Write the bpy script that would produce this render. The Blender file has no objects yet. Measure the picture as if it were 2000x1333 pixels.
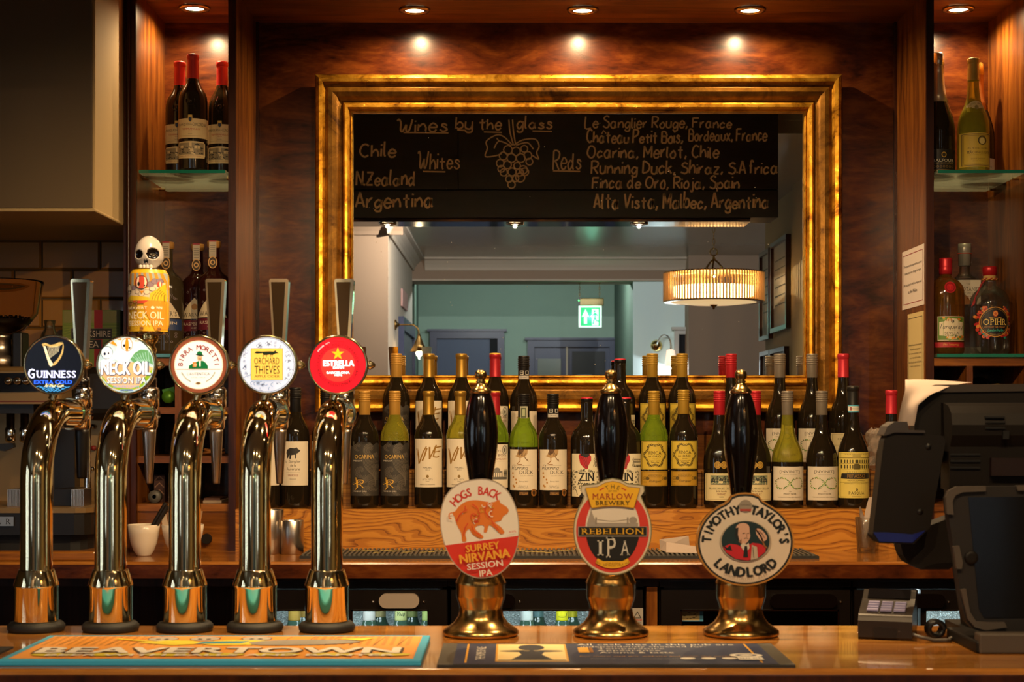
import bpy, bmesh, math, random
from mathutils import Vector, Matrix
random.seed(7)
C = bpy.context.scene.collection
PI = math.pi
# ---------------------------------------------------------------- camera, light and exposure first
H, F, VH = 1.454, 3200.0, 815.0          # eye height, focal length in pixels, horizon row
def X(u, Y): return (u - 1000.0) * Y / F
def Z(v, Y): return H - (v - VH) * Y / F
cam_d = bpy.data.cameras.new('camera'); cam = bpy.data.objects.new('camera', cam_d); C.objects.link(cam)
cam.location = (0, 0, H); cam.rotation_euler = (PI/2, 0, 0)
cam_d.sensor_width = 36; cam_d.lens = F/2000*36; cam_d.shift_y = (VH-666.5)/2000; cam_d.clip_start = .05
cam_d.dof.use_dof = True; cam_d.dof.focus_distance = 4.2; cam_d.dof.aperture_fstop = 11
bpy.context.scene.camera = cam
sc = bpy.context.scene
sc.view_settings.view_transform = 'Standard'; sc.view_settings.look = 'None'
sc.view_settings.gamma = 1; sc.view_settings.use_curve_mapping = False
sc.view_settings.exposure = 0.12
w = bpy.data.worlds.new('World'); sc.world = w; w.use_nodes = True
w.node_tree.nodes['Background'].inputs[0].default_value = (.30, .22, .15, 1)
w.node_tree.nodes['Background'].inputs[1].default_value = .03
WARM = (1.0, .69, .36)
E_BAY, E_NICHE, E_BULK, E_ROOM = 12.0, 12.0, 48.0, 42.0
E_WIN, E_LAMP = 6.5, 9.0

# ---------------------------------------------------------------- materials
def lin(c):
    if isinstance(c, str):
        c = c.lstrip('#'); c = [int(c[i:i+2], 16)/255 for i in (0, 2, 4)]
        c = [(x/12.92 if x <= .04045 else ((x+.055)/1.055)**2.4) for x in c]
    return tuple(c[:3]) + (1,)
MATS = {}
def mat(name, col, rough=.5, metal=0, emit=0, ecol=None, trans=0, ior=1.45, coat=0, spec=None, alpha=1):
    if name in MATS: return MATS[name]
    m = bpy.data.materials.new(name); m.use_nodes = True
    b = m.node_tree.nodes['Principled BSDF']; I = b.inputs
    I['Base Color'].default_value = lin(col); I['Roughness'].default_value = rough
    I['Metallic'].default_value = metal; I['IOR'].default_value = ior
    I['Transmission Weight'].default_value = trans
    if coat: I['Coat Weight'].default_value = coat; I['Coat Roughness'].default_value = .05
    if spec is not None: I['Specular IOR Level'].default_value = spec
    if emit: I['Emission Color'].default_value = lin(ecol or col); I['Emission Strength'].default_value = emit
    MATS[name] = m; return m
def pm(c, rough=.55, emit=0, metal=0):
    return mat('print_%s_%s_%s_%s' % (str(c).strip('#'), rough, emit, metal), c, rough, metal, emit)
def nt(m):
    t = m.node_tree; return t, t.nodes['Principled BSDF'], t.nodes, t.links
def ramp(N, stops):
    r = N.new('ShaderNodeValToRGB'); e = r.color_ramp.elements
    while len(e) < len(stops): e.new(.5)
    for k, (p, c) in enumerate(stops): e[k].position = p; e[k].color = lin(c)
    return r
def coords(N, L, scale, rot=(0, 0, 0), loc=(0, 0, 0)):
    g = N.new('ShaderNodeNewGeometry'); mp = N.new('ShaderNodeMapping')
    mp.inputs['Scale'].default_value = scale; mp.inputs['Rotation'].default_value = rot; mp.inputs['Location'].default_value = loc
    L.new(g.outputs['Position'], mp.inputs['Vector']); return mp
def noise(N, L, mp, sc_, det=4, dist=0, rough=.55):
    n = N.new('ShaderNodeTexNoise'); n.inputs['Scale'].default_value = sc_; n.inputs['Detail'].default_value = det
    n.inputs['Distortion'].default_value = dist; n.inputs['Roughness'].default_value = rough
    L.new(mp.outputs[0], n.inputs['Vector']); return n
def bump(m, N, L, b, src, strength, dist=.001):
    bp = N.new('ShaderNodeBump'); bp.inputs['Strength'].default_value = strength; bp.inputs['Distance'].default_value = dist
    L.new(src, bp.inputs['Height']); L.new(bp.outputs[0], b.inputs['Normal'])
def wood(name, dark, mid, light, scale=(8, 8, .8), sc_=3, dist=1.2, rough=.28, coat=.4, fine=90, bumps=.15):
    if name in MATS: return MATS[name]
    m = mat(name, mid, rough, coat=coat); t, b, N, L = nt(m)
    mp = coords(N, L, scale); n = noise(N, L, mp, sc_, 5, dist)
    n2 = noise(N, L, mp, fine/4, 3, .3)
    mx = N.new('ShaderNodeMath'); mx.operation = 'MULTIPLY_ADD'; mx.inputs[1].default_value = .35
    L.new(n2.outputs['Fac'], mx.inputs[0]); L.new(n.outputs['Fac'], mx.inputs[2])
    r = ramp(N, [(.45, dark), (.66, mid), (.9, light)]); L.new(mx.outputs[0], r.inputs[0]); L.new(r.outputs[0], b.inputs['Base Color'])
    n3 = noise(N, L, coords(N, L, (1, 1, 1)), 300, 2)
    bump(m, N, L, b, n3.outputs['Fac'], bumps, .0006)
    if name.startswith(('mahogany', 'dark_st')): b.inputs['Coat Weight'].default_value = 0; b.inputs['Specular IOR Level'].default_value = .33
    return m
M_mah = wood('mahogany_vertical', '#3c1e08', '#643610', '#824e18', coat=.25)
M_mahp = wood('mahogany_panel', '#280e04', '#481f09', '#643411', scale=(1.6, 1.6, 5), sc_=2.2, dist=2.5, rough=.25, coat=.0)
M_mahp.node_tree.nodes['Principled BSDF'].inputs['Specular IOR Level'].default_value = .38
M_mahh = wood('mahogany_horizontal', '#4a2609', '#6f3f12', '#915a22', scale=(.8, 6, 8))
M_dark = wood('dark_stained_wood', '#250f06', '#371808', '#48220c', rough=.3)
M_top = wood('varnished_bar_top', '#7c4a18', '#a0662a', '#be8642', scale=(.7, 9, 9), sc_=2.5, dist=.6, rough=.16, coat=.6, bumps=.06)
M_cnt = wood('back_counter_wood', '#683a12', '#8c541e', '#a86e2e', scale=(.7, 9, 9), sc_=2.5, rough=.2, coat=.5, bumps=.1)
M_blackboard = wood('blackened_planks', '#0d0b08', '#15120e', '#1d1812', scale=(.8, 6, 9), sc_=4, dist=1.5, rough=.42, coat=0, bumps=.3)
def oak():
    m = mat('oak_cathedral', '#b87a33', .35, coat=.3); t, b, N, L = nt(m)
    mp = coords(N, L, (1.3, 1.3, 4.5)); n = noise(N, L, mp, 2.1, 2, .4)
    sp = N.new('ShaderNodeSeparateXYZ'); L.new(mp.outputs[0], sp.inputs[0])
    a = N.new('ShaderNodeMath'); a.operation = 'MULTIPLY_ADD'; a.inputs[1].default_value = 16; L.new(n.outputs['Fac'], a.inputs[0])
    z = N.new('ShaderNodeMath'); z.operation = 'MULTIPLY'; z.inputs[1].default_value = 17; L.new(sp.outputs['Z'], z.inputs[0]); L.new(z.outputs[0], a.inputs[2])
    s = N.new('ShaderNodeMath'); s.operation = 'FRACT'; L.new(a.outputs[0], s.inputs[0])
    n2 = noise(N, L, coords(N, L, (9, 9, 160)), 3, 4)
    s2 = N.new('ShaderNodeMath'); s2.operation = 'MULTIPLY_ADD'; s2.inputs[1].default_value = .5; L.new(n2.outputs['Fac'], s2.inputs[0]); L.new(s.outputs[0], s2.inputs[2])
    r = ramp(N, [(.16, '#5e300c'), (.34, '#8a5018'), (.50, '#b57628'), (.9, '#bd7d2e'), (1.0, '#a5651f')]); L.new(s2.outputs[0], r.inputs[0])
    L.new(r.outputs[0], b.inputs['Base Color']); bump(m, N, L, b, s2.outputs[0], .12, .001); return m
M_oak = oak()
def gilt():
    m = mat('worn_gilding', '#c88f28', .3, metal=.85); t, b, N, L = nt(m)
    mp = coords(N, L, (1, 1, 1)); n = noise(N, L, mp, 9, 6, 1.5, .65)
    r = ramp(N, [(.34, '#5a3208'), (.46, '#b07a1c'), (.60, '#d6a035'), (.8, '#e0b04a')]); L.new(n.outputs['Fac'], r.inputs[0]); L.new(r.outputs[0], b.inputs['Base Color'])
    n2 = noise(N, L, mp, 55, 5, .5, .7); r2 = ramp(N, [(.3, (.55, .55, .55)), (.7, (.22, .22, .22))]); L.new(n2.outputs['Fac'], r2.inputs[0]); L.new(r2.outputs[0], b.inputs['Roughness'])
    bump(m, N, L, b, n2.outputs['Fac'], .5, .0012); return m
M_gilt = gilt()
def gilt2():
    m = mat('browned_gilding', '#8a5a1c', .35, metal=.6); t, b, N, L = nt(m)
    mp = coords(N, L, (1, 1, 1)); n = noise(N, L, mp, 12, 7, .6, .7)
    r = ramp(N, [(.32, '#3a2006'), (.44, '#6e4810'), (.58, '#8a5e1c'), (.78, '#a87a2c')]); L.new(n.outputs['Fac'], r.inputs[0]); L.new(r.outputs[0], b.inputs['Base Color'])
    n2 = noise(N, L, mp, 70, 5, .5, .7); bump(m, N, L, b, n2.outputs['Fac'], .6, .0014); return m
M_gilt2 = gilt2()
def mirror_mat():
    m = mat('silvered_mirror', (.80, .82, .80), .0, metal=1); t, b, N, L = nt(m)
    v = N.new('ShaderNodeTexVoronoi'); v.inputs['Scale'].default_value = 55; mp = coords(N, L, (1, .001, 1)); L.new(mp.outputs[0], v.inputs['Vector'])
    r = N.new('ShaderNodeMath'); r.operation = 'LESS_THAN'; r.inputs[1].default_value = .055; L.new(v.outputs['Distance'], r.inputs[0])
    n = noise(N, L, mp, 14, 2); q = N.new('ShaderNodeMath'); q.operation = 'GREATER_THAN'; q.inputs[1].default_value = .56; L.new(n.outputs['Fac'], q.inputs[0])
    k = N.new('ShaderNodeMath'); k.operation = 'MULTIPLY'; L.new(r.outputs[0], k.inputs[0]); L.new(q.outputs[0], k.inputs[1])
    d = N.new('ShaderNodeBsdfDiffuse'); d.inputs[0].default_value = (.6, .52, .4, 1); mx = N.new('ShaderNodeMixShader')
    L.new(k.outputs[0], mx.inputs[0]); L.new(b.outputs[0], mx.inputs[1]); L.new(d.outputs[0], mx.inputs[2])
    L.new(mx.outputs[0], N['Material Output'].inputs['Surface']); return m
M_mirror = mirror_mat()
def plaster(name, col, rough=.8, bmp=.15, sc_=60):
    if name in MATS: return MATS[name]
    m = mat(name, col, rough); t, b, N, L = nt(m); n = noise(N, L, coords(N, L, (1, 1, 1)), sc_, 5); bump(m, N, L, b, n.outputs['Fac'], bmp, .002); return m
M_brass = mat('polished_brass', (.83, .64, .27), .07, metal=1)
M_pale = mat('gold_plated_tube', (.95, .82, .52), .05, metal=1)
M_abrass = mat('antique_brass', (.42, .26, .09), .22, metal=1)
M_chrome = mat('chrome', (.93, .91, .87), .07, metal=1)
M_steel = mat('brushed_steel', (.52, .45, .38), .3, metal=1)
M_black = mat('black_plastic', '#151210', .35)
M_rub = mat('black_rubber', '#1b1a19', .6)
M_gloss = mat('black_lacquer', '#0b0605', .12, coat=.6)
M_bdark = mat('dark_bottle_glass', (.012, .008, .004), .06, spec=.6)
M_bgreen = mat('green_bottle_glass', (.30, .46, .03), .04, trans=.75, ior=1.3)
M_byel = mat('olive_bottle_glass', (.46, .42, .04), .04, trans=.75, ior=1.3)
M_wine = mat('red_wine', (.010, .004, .002), .2)
M_clear = mat('clear_glass', (.97, .97, .95), .0, trans=1, ior=1.35)
M_pane = mat('shelf_glass', (.62, .72, .60), .05, trans=.72, ior=1.45)
M_gedge = mat('green_glass_edge', (.01, .14, .09), .1, spec=.8)
def thin_glass(m, col, dust=0.0, dcol=(.6, .6, .5), gl=.10):
    """thin clear glass that lets light through, with edge reflections and a little dust"""
    t, b, N, L = nt(m); tr = N.new('ShaderNodeBsdfTransparent'); tr.inputs[0].default_value = col+(1,)
    g = N.new('ShaderNodeBsdfGlossy'); g.inputs['Roughness'].default_value = .03; lw = N.new('ShaderNodeLayerWeight'); lw.inputs[0].default_value = .35
    k = N.new('ShaderNodeMath'); k.operation = 'MULTIPLY_ADD'; k.inputs[1].default_value = .75; k.inputs[2].default_value = gl*.4; L.new(lw.outputs['Fresnel'], k.inputs[0])
    mx = N.new('ShaderNodeMixShader'); L.new(k.outputs[0], mx.inputs[0]); L.new(tr.outputs[0], mx.inputs[1]); L.new(g.outputs[0], mx.inputs[2])
    d = N.new('ShaderNodeBsdfTranslucent'); d.inputs[0].default_value = dcol+(1,); d2 = N.new('ShaderNodeBsdfDiffuse'); d2.inputs[0].default_value = dcol+(1,)
    dm = N.new('ShaderNodeMixShader'); dm.inputs[0].default_value = .5; L.new(d.outputs[0], dm.inputs[1]); L.new(d2.outputs[0], dm.inputs[2])
    m2 = N.new('ShaderNodeMixShader'); m2.inputs[0].default_value = dust; L.new(mx.outputs[0], m2.inputs[1]); L.new(dm.outputs[0], m2.inputs[2]); L.new(m2.outputs[0], N['Material Output'].inputs['Surface'])
thin_glass(M_pane, (.80, .88, .80), .22, (.62, .66, .54)); thin_glass(M_clear, (.90, .90, .87), .02)
M_white = mat('white_ceramic', '#d8c8b4', .25)
M_paper = mat('receipt_paper', '#ab988c', .7)

# ---------------------------------------------------------------- mesh helpers
class MB:
    def __init__(s): s.v = []; s.f = []; s.m = []; s.sm = []; s.mats = []
    def mi(s, m):
        if m not in s.mats: s.mats.append(m)
        return s.mats.index(m)
    def add(s, vs, fs, m, smooth=False):
        o = len(s.v); s.v += [tuple(v) for v in vs]; k = s.mi(m)
        for f in fs: s.f.append(tuple(i+o for i in f)); s.m.append(k); s.sm.append(smooth)
        return s
    def box(s, x0, x1, y0, y1, z0, z1, m):
        vs = [(x, y, z) for x in (x0, x1) for y in (y0, y1) for z in (z0, z1)]
        return s.add(vs, [(0, 1, 3, 2), (4, 6, 7, 5), (0, 4, 5, 1), (2, 3, 7, 6), (0, 2, 6, 4), (1, 5, 7, 3)], m)
    def lathe(s, prof, m, n=32, c=(0, 0, 0), axis='z', smooth=True, mats=None):
        vs = []; fs = []
        for r, z in prof:
            for k in range(n):
                a = 2*PI*k/n; p = (r*math.cos(a), r*math.sin(a), z)
                if axis == 'y': p = (p[0], p[2], p[1])
                if axis == 'x': p = (p[2], p[0], p[1])
                vs.append((p[0]+c[0], p[1]+c[1], p[2]+c[2]))
        o = len(s.v); s.v += vs
        for j in range(len(prof)-1):
            mm = s.mi(mats[j] if mats else m)
            for k in range(n):
                q = (j*n+k, j*n+(k+1) % n, (j+1)*n+(k+1) % n, (j+1)*n+k)
                if axis == 'y': q = q[::-1]
                s.f.append(tuple(i+o for i in q)); s.m.append(mm); s.sm.append(smooth)
        for j, rev in ((0, True), (len(prof)-1, False)):
            if prof[j][0] > 1e-5:
                q = [j*n+k for k in range(n)]
                if rev != (axis == 'y'): q = q[::-1]
                s.f.append(tuple(i+o for i in q)); s.m.append(s.mi(mats[min(j, len(prof)-2)] if mats else m)); s.sm.append(False)
        return s
    def tube(s, pts, r, m, n=16, cap=True, flat=None):
        pts = [Vector(p) for p in pts]; L_ = len(pts); rs = r if isinstance(r, (list, tuple)) else [r]*L_
        t0 = (pts[1]-pts[0]).normalized(); up = Vector((0, 0, 1)) if abs(t0.z) < .9 else Vector((1, 0, 0))
        a = t0.cross(up).normalized(); vs = []
        for k in range(L_):
            t = (pts[min(k+1, L_-1)]-pts[max(k-1, 0)]).normalized(); a = (a-t*a.dot(t)).normalized(); b = t.cross(a)
            for j in range(n):
                q = 2*PI*j/n; vs.append(pts[k]+(a*math.cos(q)+b*math.sin(q)*(flat or 1))*rs[k])
        fs = [(k*n+j, k*n+(j+1) % n, (k+1)*n+(j+1) % n, (k+1)*n+j) for k in range(L_-1) for j in range(n)]
        s.add(vs, fs, m, True)
        if cap: s.add(vs, [tuple(range(n))[::-1], tuple((L_-1)*n+j for j in range(n))], m)
        return s
    def prism(s, poly, d0, d1, m, plane='xz', smooth=False):
        n = len(poly)
        def P(p, d): return (p[0], d, p[1]) if plane == 'xz' else ((d, p[0], p[1]) if plane == 'yz' else (p[0], p[1], d))
        vs = [P(p, d0) for p in poly]+[P(p, d1) for p in poly]
        s.add(vs, [tuple(range(n)), tuple(range(2*n-1, n-1, -1))], m)
        return s.add(vs, [(k, k+n, (k+1) % n+n, (k+1) % n) for k in range(n)], m, smooth)
    def build(s, name, parent=None, world=True, bevel=0, seg=2, smooth=None):
        me = bpy.data.meshes.new(name); vs = s.v
        if parent is not None and world:
            o = Vector((0, 0, 0)); p = parent
            while p is not None: o += Vector(p.location); p = p.parent
            vs = [(v[0]-o.x, v[1]-o.y, v[2]-o.z) for v in vs]
        me.from_pydata(vs, [], s.f)
        for m in s.mats: me.materials.append(m)
        me.polygons.foreach_set('material_index', s.m); me.polygons.foreach_set('use_smooth', s.sm); me.update()
        ob = bpy.data.objects.new(name, me); C.objects.link(ob)
        if parent is not None: ob.parent = parent
        if bevel:
            md = ob.modifiers.new('bevel', 'BEVEL'); md.width = bevel; md.segments = seg; md.limit_method = 'ANGLE'; md.angle_limit = .7
        return ob
def tag(o, label=None, cat=None, group=None, kind=None):
    if label: o['label'] = label
    if cat: o['category'] = cat
    if group: o['group'] = group
    if kind: o['kind'] = kind
    return o
def thing(name, label, cat, loc=(0, 0, 0), group=None, rz=0):
    o = bpy.data.objects.new(name, None); C.objects.link(o); o.empty_display_size = .05
    o.location = loc; o.rotation_euler = (0, 0, rz); return tag(o, label, cat, group)
def share(data_ob, name, parent, loc=(0, 0, 0)):
    o = bpy.data.objects.new(name, data_ob.data if hasattr(data_ob, 'data') else data_ob); C.objects.link(o); o.parent = parent; o.location = loc; return o
def struct(mb, name, label=None, **k):
    return tag(mb.build(name, **k), label, kind='structure')

# ---------------------------------------------------------------- flat print: canvases of shapes, words and strokes
_tc = {}
def glyphs(s, bold=0):
    k = s
    if k not in _tc:
        cu = bpy.data.curves.new('t', 'FONT'); cu.body = s; cu.size = 1; cu.resolution_u = 2; 
        ob = bpy.data.objects.new('t', cu); C.objects.link(ob); me = bpy.data.meshes.new_from_object(ob)
        V_ = [(v.co.x, v.co.y) for v in me.vertices]; F_ = [tuple(p.vertices) for p in me.polygons]; vv = list(V_); ff = list(F_)
        _tc[k] = (vv, ff)
        bpy.data.objects.remove(ob); bpy.data.meshes.remove(me); bpy.data.curves.remove(cu)
    return _tc[k]
SF = {'A': '0229 2952 1444', 'B': '0209 0939574606 0646544202', 'C': '58391805133253', 'D': '0209 0938564302', 'F': '0209 0959 0646',
 'L': '090252', 'M': '0209 0934 3469 6962', 'N': '0209 0952 5259', 'O': '391805133253665839', 'P': '0209 0939584605', 'R': '0209 0939584605 2552',
 'S': '583918173655533203', 'T': '0959 2922', 'V': '0922 2259', 'W': '08192723324456 5653627489', 'Z': '0959 5902 0252 1545',
 'a': '452604123245 464352', 'b': '0902 042645432203', 'c': '452604122243', 'd': '452604122244 494352', 'e': '0444452604123243',
 'f': '48392822 1636', 'g': '452604122244 4641301001', 'h': '0902 0426364442', 'i': '0602 0807', 'j': '26211001 2827', 'k': '0902 4604 1542',
 'l': '090312', 'm': '0602 04162522 24364542', 'n': '0602 0426364442', 'o': '26041232443626', 'p': '0600 042645432203', 'q': '452604122244 4640',
 'r': '0602 042636', 's': '45261534432203', 't': '282332 0646', 'u': '0603123244 4642', 'v': '0622 2246', 'x': '0642 4602', 'y': '0603123244 4641301001',
 'z': '0646 4602 0242', ',': '1301', '.': '0203', '^': '072938'[:6], "'": '0908', '&': '5218293804134'[:12], 'E': '5909 0902 0252 0646', 'G': '58391805133254 5434',
 'K': '0902 5904 1552', 'U': '0904133255 5952', '4': '4249 4904 0454', '-': '0545', '1': '1819 1912', '9': '4826370544 4842'}
def cat_rom(p, n=4):
    if len(p) < 3: return p
    q = [p[0]]+p+[p[-1]]; o = []
    for k in range(1, len(q)-2):
        a, b, c, d = q[k-1], q[k], q[k+1], q[k+2]
        for j in range(n):
            t = j/n
            o.append(tuple(.5*(2*b[i]+(c[i]-a[i])*t+(2*a[i]-5*b[i]+4*c[i]-d[i])*t*t+(3*b[i]-a[i]-3*c[i]+d[i])*t**3) for i in (0, 1)))
    return o+[p[-1]]
def slices(vs, fs, step):
    """cut wide faces into strips so that they can follow a curved surface"""
    xs = [p[0] for p in vs]
    if not xs or max(xs)-min(xs) < step: return vs, fs
    wide = any(max(vs[i][0] for i in f)-min(vs[i][0] for i in f) > step for f in fs)
    if not wide: return vs, fs
    bm = bmesh.new(); V = [bm.verts.new((p[0], p[1], 0)) for p in vs]
    for f in fs:
        try: bm.faces.new([V[i] for i in f])
        except ValueError: pass
    bmesh.ops.triangulate(bm, faces=bm.faces[:])
    k = math.ceil(min(xs)/step)
    while k*step < max(xs):
        bmesh.ops.bisect_plane(bm, geom=bm.verts[:]+bm.edges[:]+bm.faces[:], plane_co=(k*step, 0, 0), plane_no=(1, 0, 0)); k += 1
    bm.verts.index_update(); o = [(v.co.x, v.co.y) for v in bm.verts], [tuple(v.index for v in f.verts) for f in bm.faces]
    bm.free(); return o
class Cv:
    """shapes on a plane: x right, y up; each shape has a layer so nothing z-fights"""
    def __init__(s): s.it = []; s.l = 0
    def put(s, vs, fs, c, **k):
        s.l += 1; s.it.append((vs, fs, c, s.l)); return s
    def rect(s, x0, y0, x1, y1, c, n=1):
        vs = []; fs = []
        for k in range(n+1): x = x0+(x1-x0)*k/n; vs += [(x, y0), (x, y1)]
        for k in range(n): fs.append((2*k, 2*k+2, 2*k+3, 2*k+1))
        return s.put(vs, fs, c)
    def poly(s, pts, c, smooth=0):
        if smooth: pts = cat_rom(list(pts)+[pts[0]], smooth)[:-1]
        return s.put(list(pts), [tuple(range(len(pts)))], c)
    def ell(s, cx, cy, rx, ry, c, n=28, rot=0):
        cs, sn = math.cos(rot), math.sin(rot); P = []
        for k in range(n):
            a, b = rx*math.cos(2*PI*k/n), ry*math.sin(2*PI*k/n); P.append((cx+a*cs-b*sn, cy+a*sn+b*cs))
        return s.poly(P, c)
    def ring(s, cx, cy, r0, r1, c, n=40, ar=1, a0=0, a1=2*PI):
        vs = []; fs = []
        for k in range(n+1):
            a = a0+(a1-a0)*k/n
            for r in (r0, r1): vs.append((cx+r*math.cos(a), cy+r*ar*math.sin(a)))
        for k in range(n): fs.append((2*k, 2*k+1, 2*k+3, 2*k+2))
        return s.put(vs, fs, c)
    def frame(s, x0, y0, x1, y1, t, c, n=6):
        s.rect(x0, y0, x1, y0+t, c, n); s.rect(x0, y1-t, x1, y1, c, n); s.rect(x0, y0, x0+t, y1, c); return s.rect(x1-t, y0, x1, y1, c)
    def text(s, t, cx, cy, w_, h_, c, bold=0, serif=False, slant=0):
        if serif:
            parts = []; x = 0; vs = []; fs = []
            for ch in t:
                if ch == ' ': x += .35; continue
                gv, gf = glyphs(ch, 0)
                if not gv: continue
                a = min(p[0] for p in gv); b = max(p[0] for p in gv); y0 = min(p[1] for p in gv); y1 = max(p[1] for p in gv)
                ev = [(p[0]-a+x, p[1]) for p in gv]; o = len(vs); vs += ev; fs += [tuple(i+o for i in f) for f in gf]
                for yy, sg in ((y0, 1), (y1, -1)):
                    xs = sorted(p[0] for p in ev if abs(p[1]-yy) < .004)
                    if len(xs) < 2: continue
                    run = [xs[0]]; runs = []
                    for q in xs[1:]:
                        if q-run[-1] > .22 and ch not in 'ELTDZ': runs.append(run); run = [q]
                        else: run.append(q)
                    runs.append(run)
                    for rn in runs:
                        if len(rn) > 1 and ch not in 'OGCSJQU' or (ch in 'UJ' and sg < 0 and len(rn) > 1):
                            o = len(vs); A, B = rn[0]-.055, rn[-1]+.055
                            vs += [(A, yy), (B, yy), (B, yy+sg*.055), (A, yy+sg*.055)]; fs.append((o, o+1, o+2, o+3))
                x += b-a+.15
        else: vs, fs = glyphs(t, bold)
        if not vs: return s
        x0 = min(p[0] for p in vs); x1 = max(p[0] for p in vs); y0 = min(p[1] for p in vs); y1 = max(p[1] for p in vs)
        sy = h_/(y1-y0); sx = w_/(x1-x0) if w_ else sy
        o = [(cx+(p[0]-(x0+x1)/2)*sx+(p[1]-y0)*sy*slant, cy+(p[1]-(y0+y1)/2)*sy) for p in vs]; B = bold*sy*.8
        if bold < .025: return s.put(o, fs, c)
        for dx, dy in ((-B, 0), (B, 0), (0, -B*.5), (0, B*.5)): s.put([(x_+dx, y_+dy) for x_, y_ in o], fs, c)   # thicker strokes
        return s
    def arc(s, t, cx, cy, R, mid, span, h_, c, bold=0, up=True, sx=1, ar=1):
        """letters round an arc; mid and span in degrees, up=True reads over the top"""
        n = len(t); ref = glyphs('H', bold)[0]; ch = max(p[1] for p in ref); s.l += 1
        for k, q in enumerate(t):
            if q == ' ': continue
            gv, gf = glyphs(q, bold)
            a = math.radians(mid+(span/2-span*k/(n-1))*(1 if up else -1)) if n > 1 else math.radians(mid)
            mx = (min(p[0] for p in gv)+max(p[0] for p in gv))/2; k_ = h_/ch
            th = a-PI/2 if up else a+PI/2; vs = []
            for p in gv:
                x, y = (p[0]-mx)*k_*sx, (p[1]-ch/2)*k_
                vs.append((cx+R*math.cos(a)+x*math.cos(th)-y*math.sin(th), cy+R*ar*math.sin(a)+x*math.sin(th)+y*math.cos(th)))
            if bold < .025: s.it.append((vs, gf, c, s.l))
            else:
                B = bold*k_*.8
                for q_, (dx, dy) in enumerate(((-B, 0), (B, 0), (0, -B*.6), (0, B*.6))): s.it.append(([(x_+dx, y_+dy) for x_, y_ in vs], gf, c, s.l+q_))
        s.l += 3
        return s
    def stroke(s, pts, wd, c, smooth=0):
        if smooth: pts = cat_rom(list(pts), smooth)
        vs = []; fs = []; n = len(pts)
        for k, p in enumerate(pts):
            a = pts[max(k-1, 0)]; b = pts[min(k+1, n-1)]; dx, dy = b[0]-a[0], b[1]-a[1]; d = math.hypot(dx, dy) or 1
            vs += [(p[0]-dy/d*wd/2, p[1]+dx/d*wd/2), (p[0]+dy/d*wd/2, p[1]-dx/d*wd/2)]
        for k in range(n-1): fs.append((2*k, 2*k+1, 2*k+3, 2*k+2))
        s.it.append((vs, fs, c, s.l)); return s
    def hand(s, t, x, y, h_, c, lw, w_=None, jit=0, slant=0, gap=1.7):
        """handwriting; h_ = capital height, y = baseline"""
        s.l += 1; cur = 0; pl = []
        for ch in t:
            if ch == ' ': cur += 3; continue
            g = SF.get(ch) or SF.get(ch.lower()) or SF['o']; mxx = 0; jy = random.uniform(-jit, jit); js = 1+random.uniform(-jit, jit)*.3
            for st in g.split():
                P = [(int(st[i]), int(st[i+1])) for i in range(0, len(st)-1, 2)]; mxx = max(mxx, max(p[0] for p in P))
                if st in ('0807', '2827'): P = [(P[0][0], 8.2), (P[0][0]+.1, 7.5)]
                pl.append(cat_rom([(cur+p[0]+random.uniform(-jit, jit)*.25, (p[1]-2)*js+jy*.5) for p in P], 3))
            cur += mxx+gap if ch != '^' else -1.5
        tot = cur-gap; k = h_/7; kx = (w_/tot) if w_ else k
        for P in pl: s.stroke([(x+p[0]*kx+p[1]*k*slant, y+p[1]*k) for p in P], lw, c)
        s.l += 1; return s
    def emit(s, mb, fn, cut=0):
        for vs, fs, c, l in s.it:
            if cut: vs, fs = slices(vs, fs, cut)
            m = c if isinstance(c, bpy.types.Material) else pm(c)
            mb.add([fn(p[0], p[1], l) for p in vs], fs, m)
        return mb
def flat(o, sx=1.0, eps=.00008, ax=(1, 0, 0), ay=(0, 0, 1), an=(0, -1, 0)):
    o = Vector(o); ax = Vector(ax); ay = Vector(ay); an = Vector(an)
    return lambda x, y, l: o+ax*x*sx+ay*y*sx+an*eps*(l+1)
def wrap(R, z0=0, eps=.00008, rot=0):
    return lambda x, y, l: ((R+.0003+eps*l)*math.sin(x/R+rot), -(R+.0003+eps*l)*math.cos(x/R+rot), z0+y)
# ---------------------------------------------------------------- lights that belong to fittings
def spot(name, loc, energy, parent=None, size=2.2, blend=.6, rad=.02, col=WARM, target=None):
    d = bpy.data.lights.new(name, 'SPOT'); d.energy = energy; d.spot_size = size; d.spot_blend = blend; d.shadow_soft_size = rad; d.color = col
    o = bpy.data.objects.new(name, d); C.objects.link(o)
    if parent is not None: o.parent = parent; o.location = Vector(loc)-Vector(parent.location)
    else: o.location = loc
    if target is not None: o.rotation_euler = (Vector(target)-Vector(loc)).to_track_quat('-Z', 'Y').to_euler()
    return o
def point(name, loc, energy, parent=None, rad=.004, col=WARM):
    d = bpy.data.lights.new(name, 'POINT'); d.energy = energy; d.shadow_soft_size = rad; d.color = col
    o = bpy.data.objects.new(name, d); C.objects.link(o); o.parent = parent
    o.location = Vector(loc)-Vector(parent.location) if parent else loc; return o
M_lamp = mat('lamp_face', (1, .86, .6), .3, emit=14, ecol=(1, .80, .48))
M_bez = mat('downlight_bezel', (.55, .42, .28), .25, metal=1)
def downlight(x, y, z, label, group, energy, r=.042, tgt=None, size=2.3, col=WARM):
    t = thing('downlight', label, 'ceiling light', (x, y, z), group)
    MB().lathe([(r*.62, z-.001), (r*.66, z-.007), (r*.95, z-.006), (r, z-.001)], M_bez, 32, (x, y, 0)).build('bezel', t)
    MB().lathe([(.0001, z-.0035), (r*.6, z-.003), (r*.6, z-.001)], M_lamp, 24, (x, y, 0)).build('lamp', t)
    spot('light', (x, y, z-.012), energy, t, size, target=tgt, rad=.006, col=col)
    return t
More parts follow.
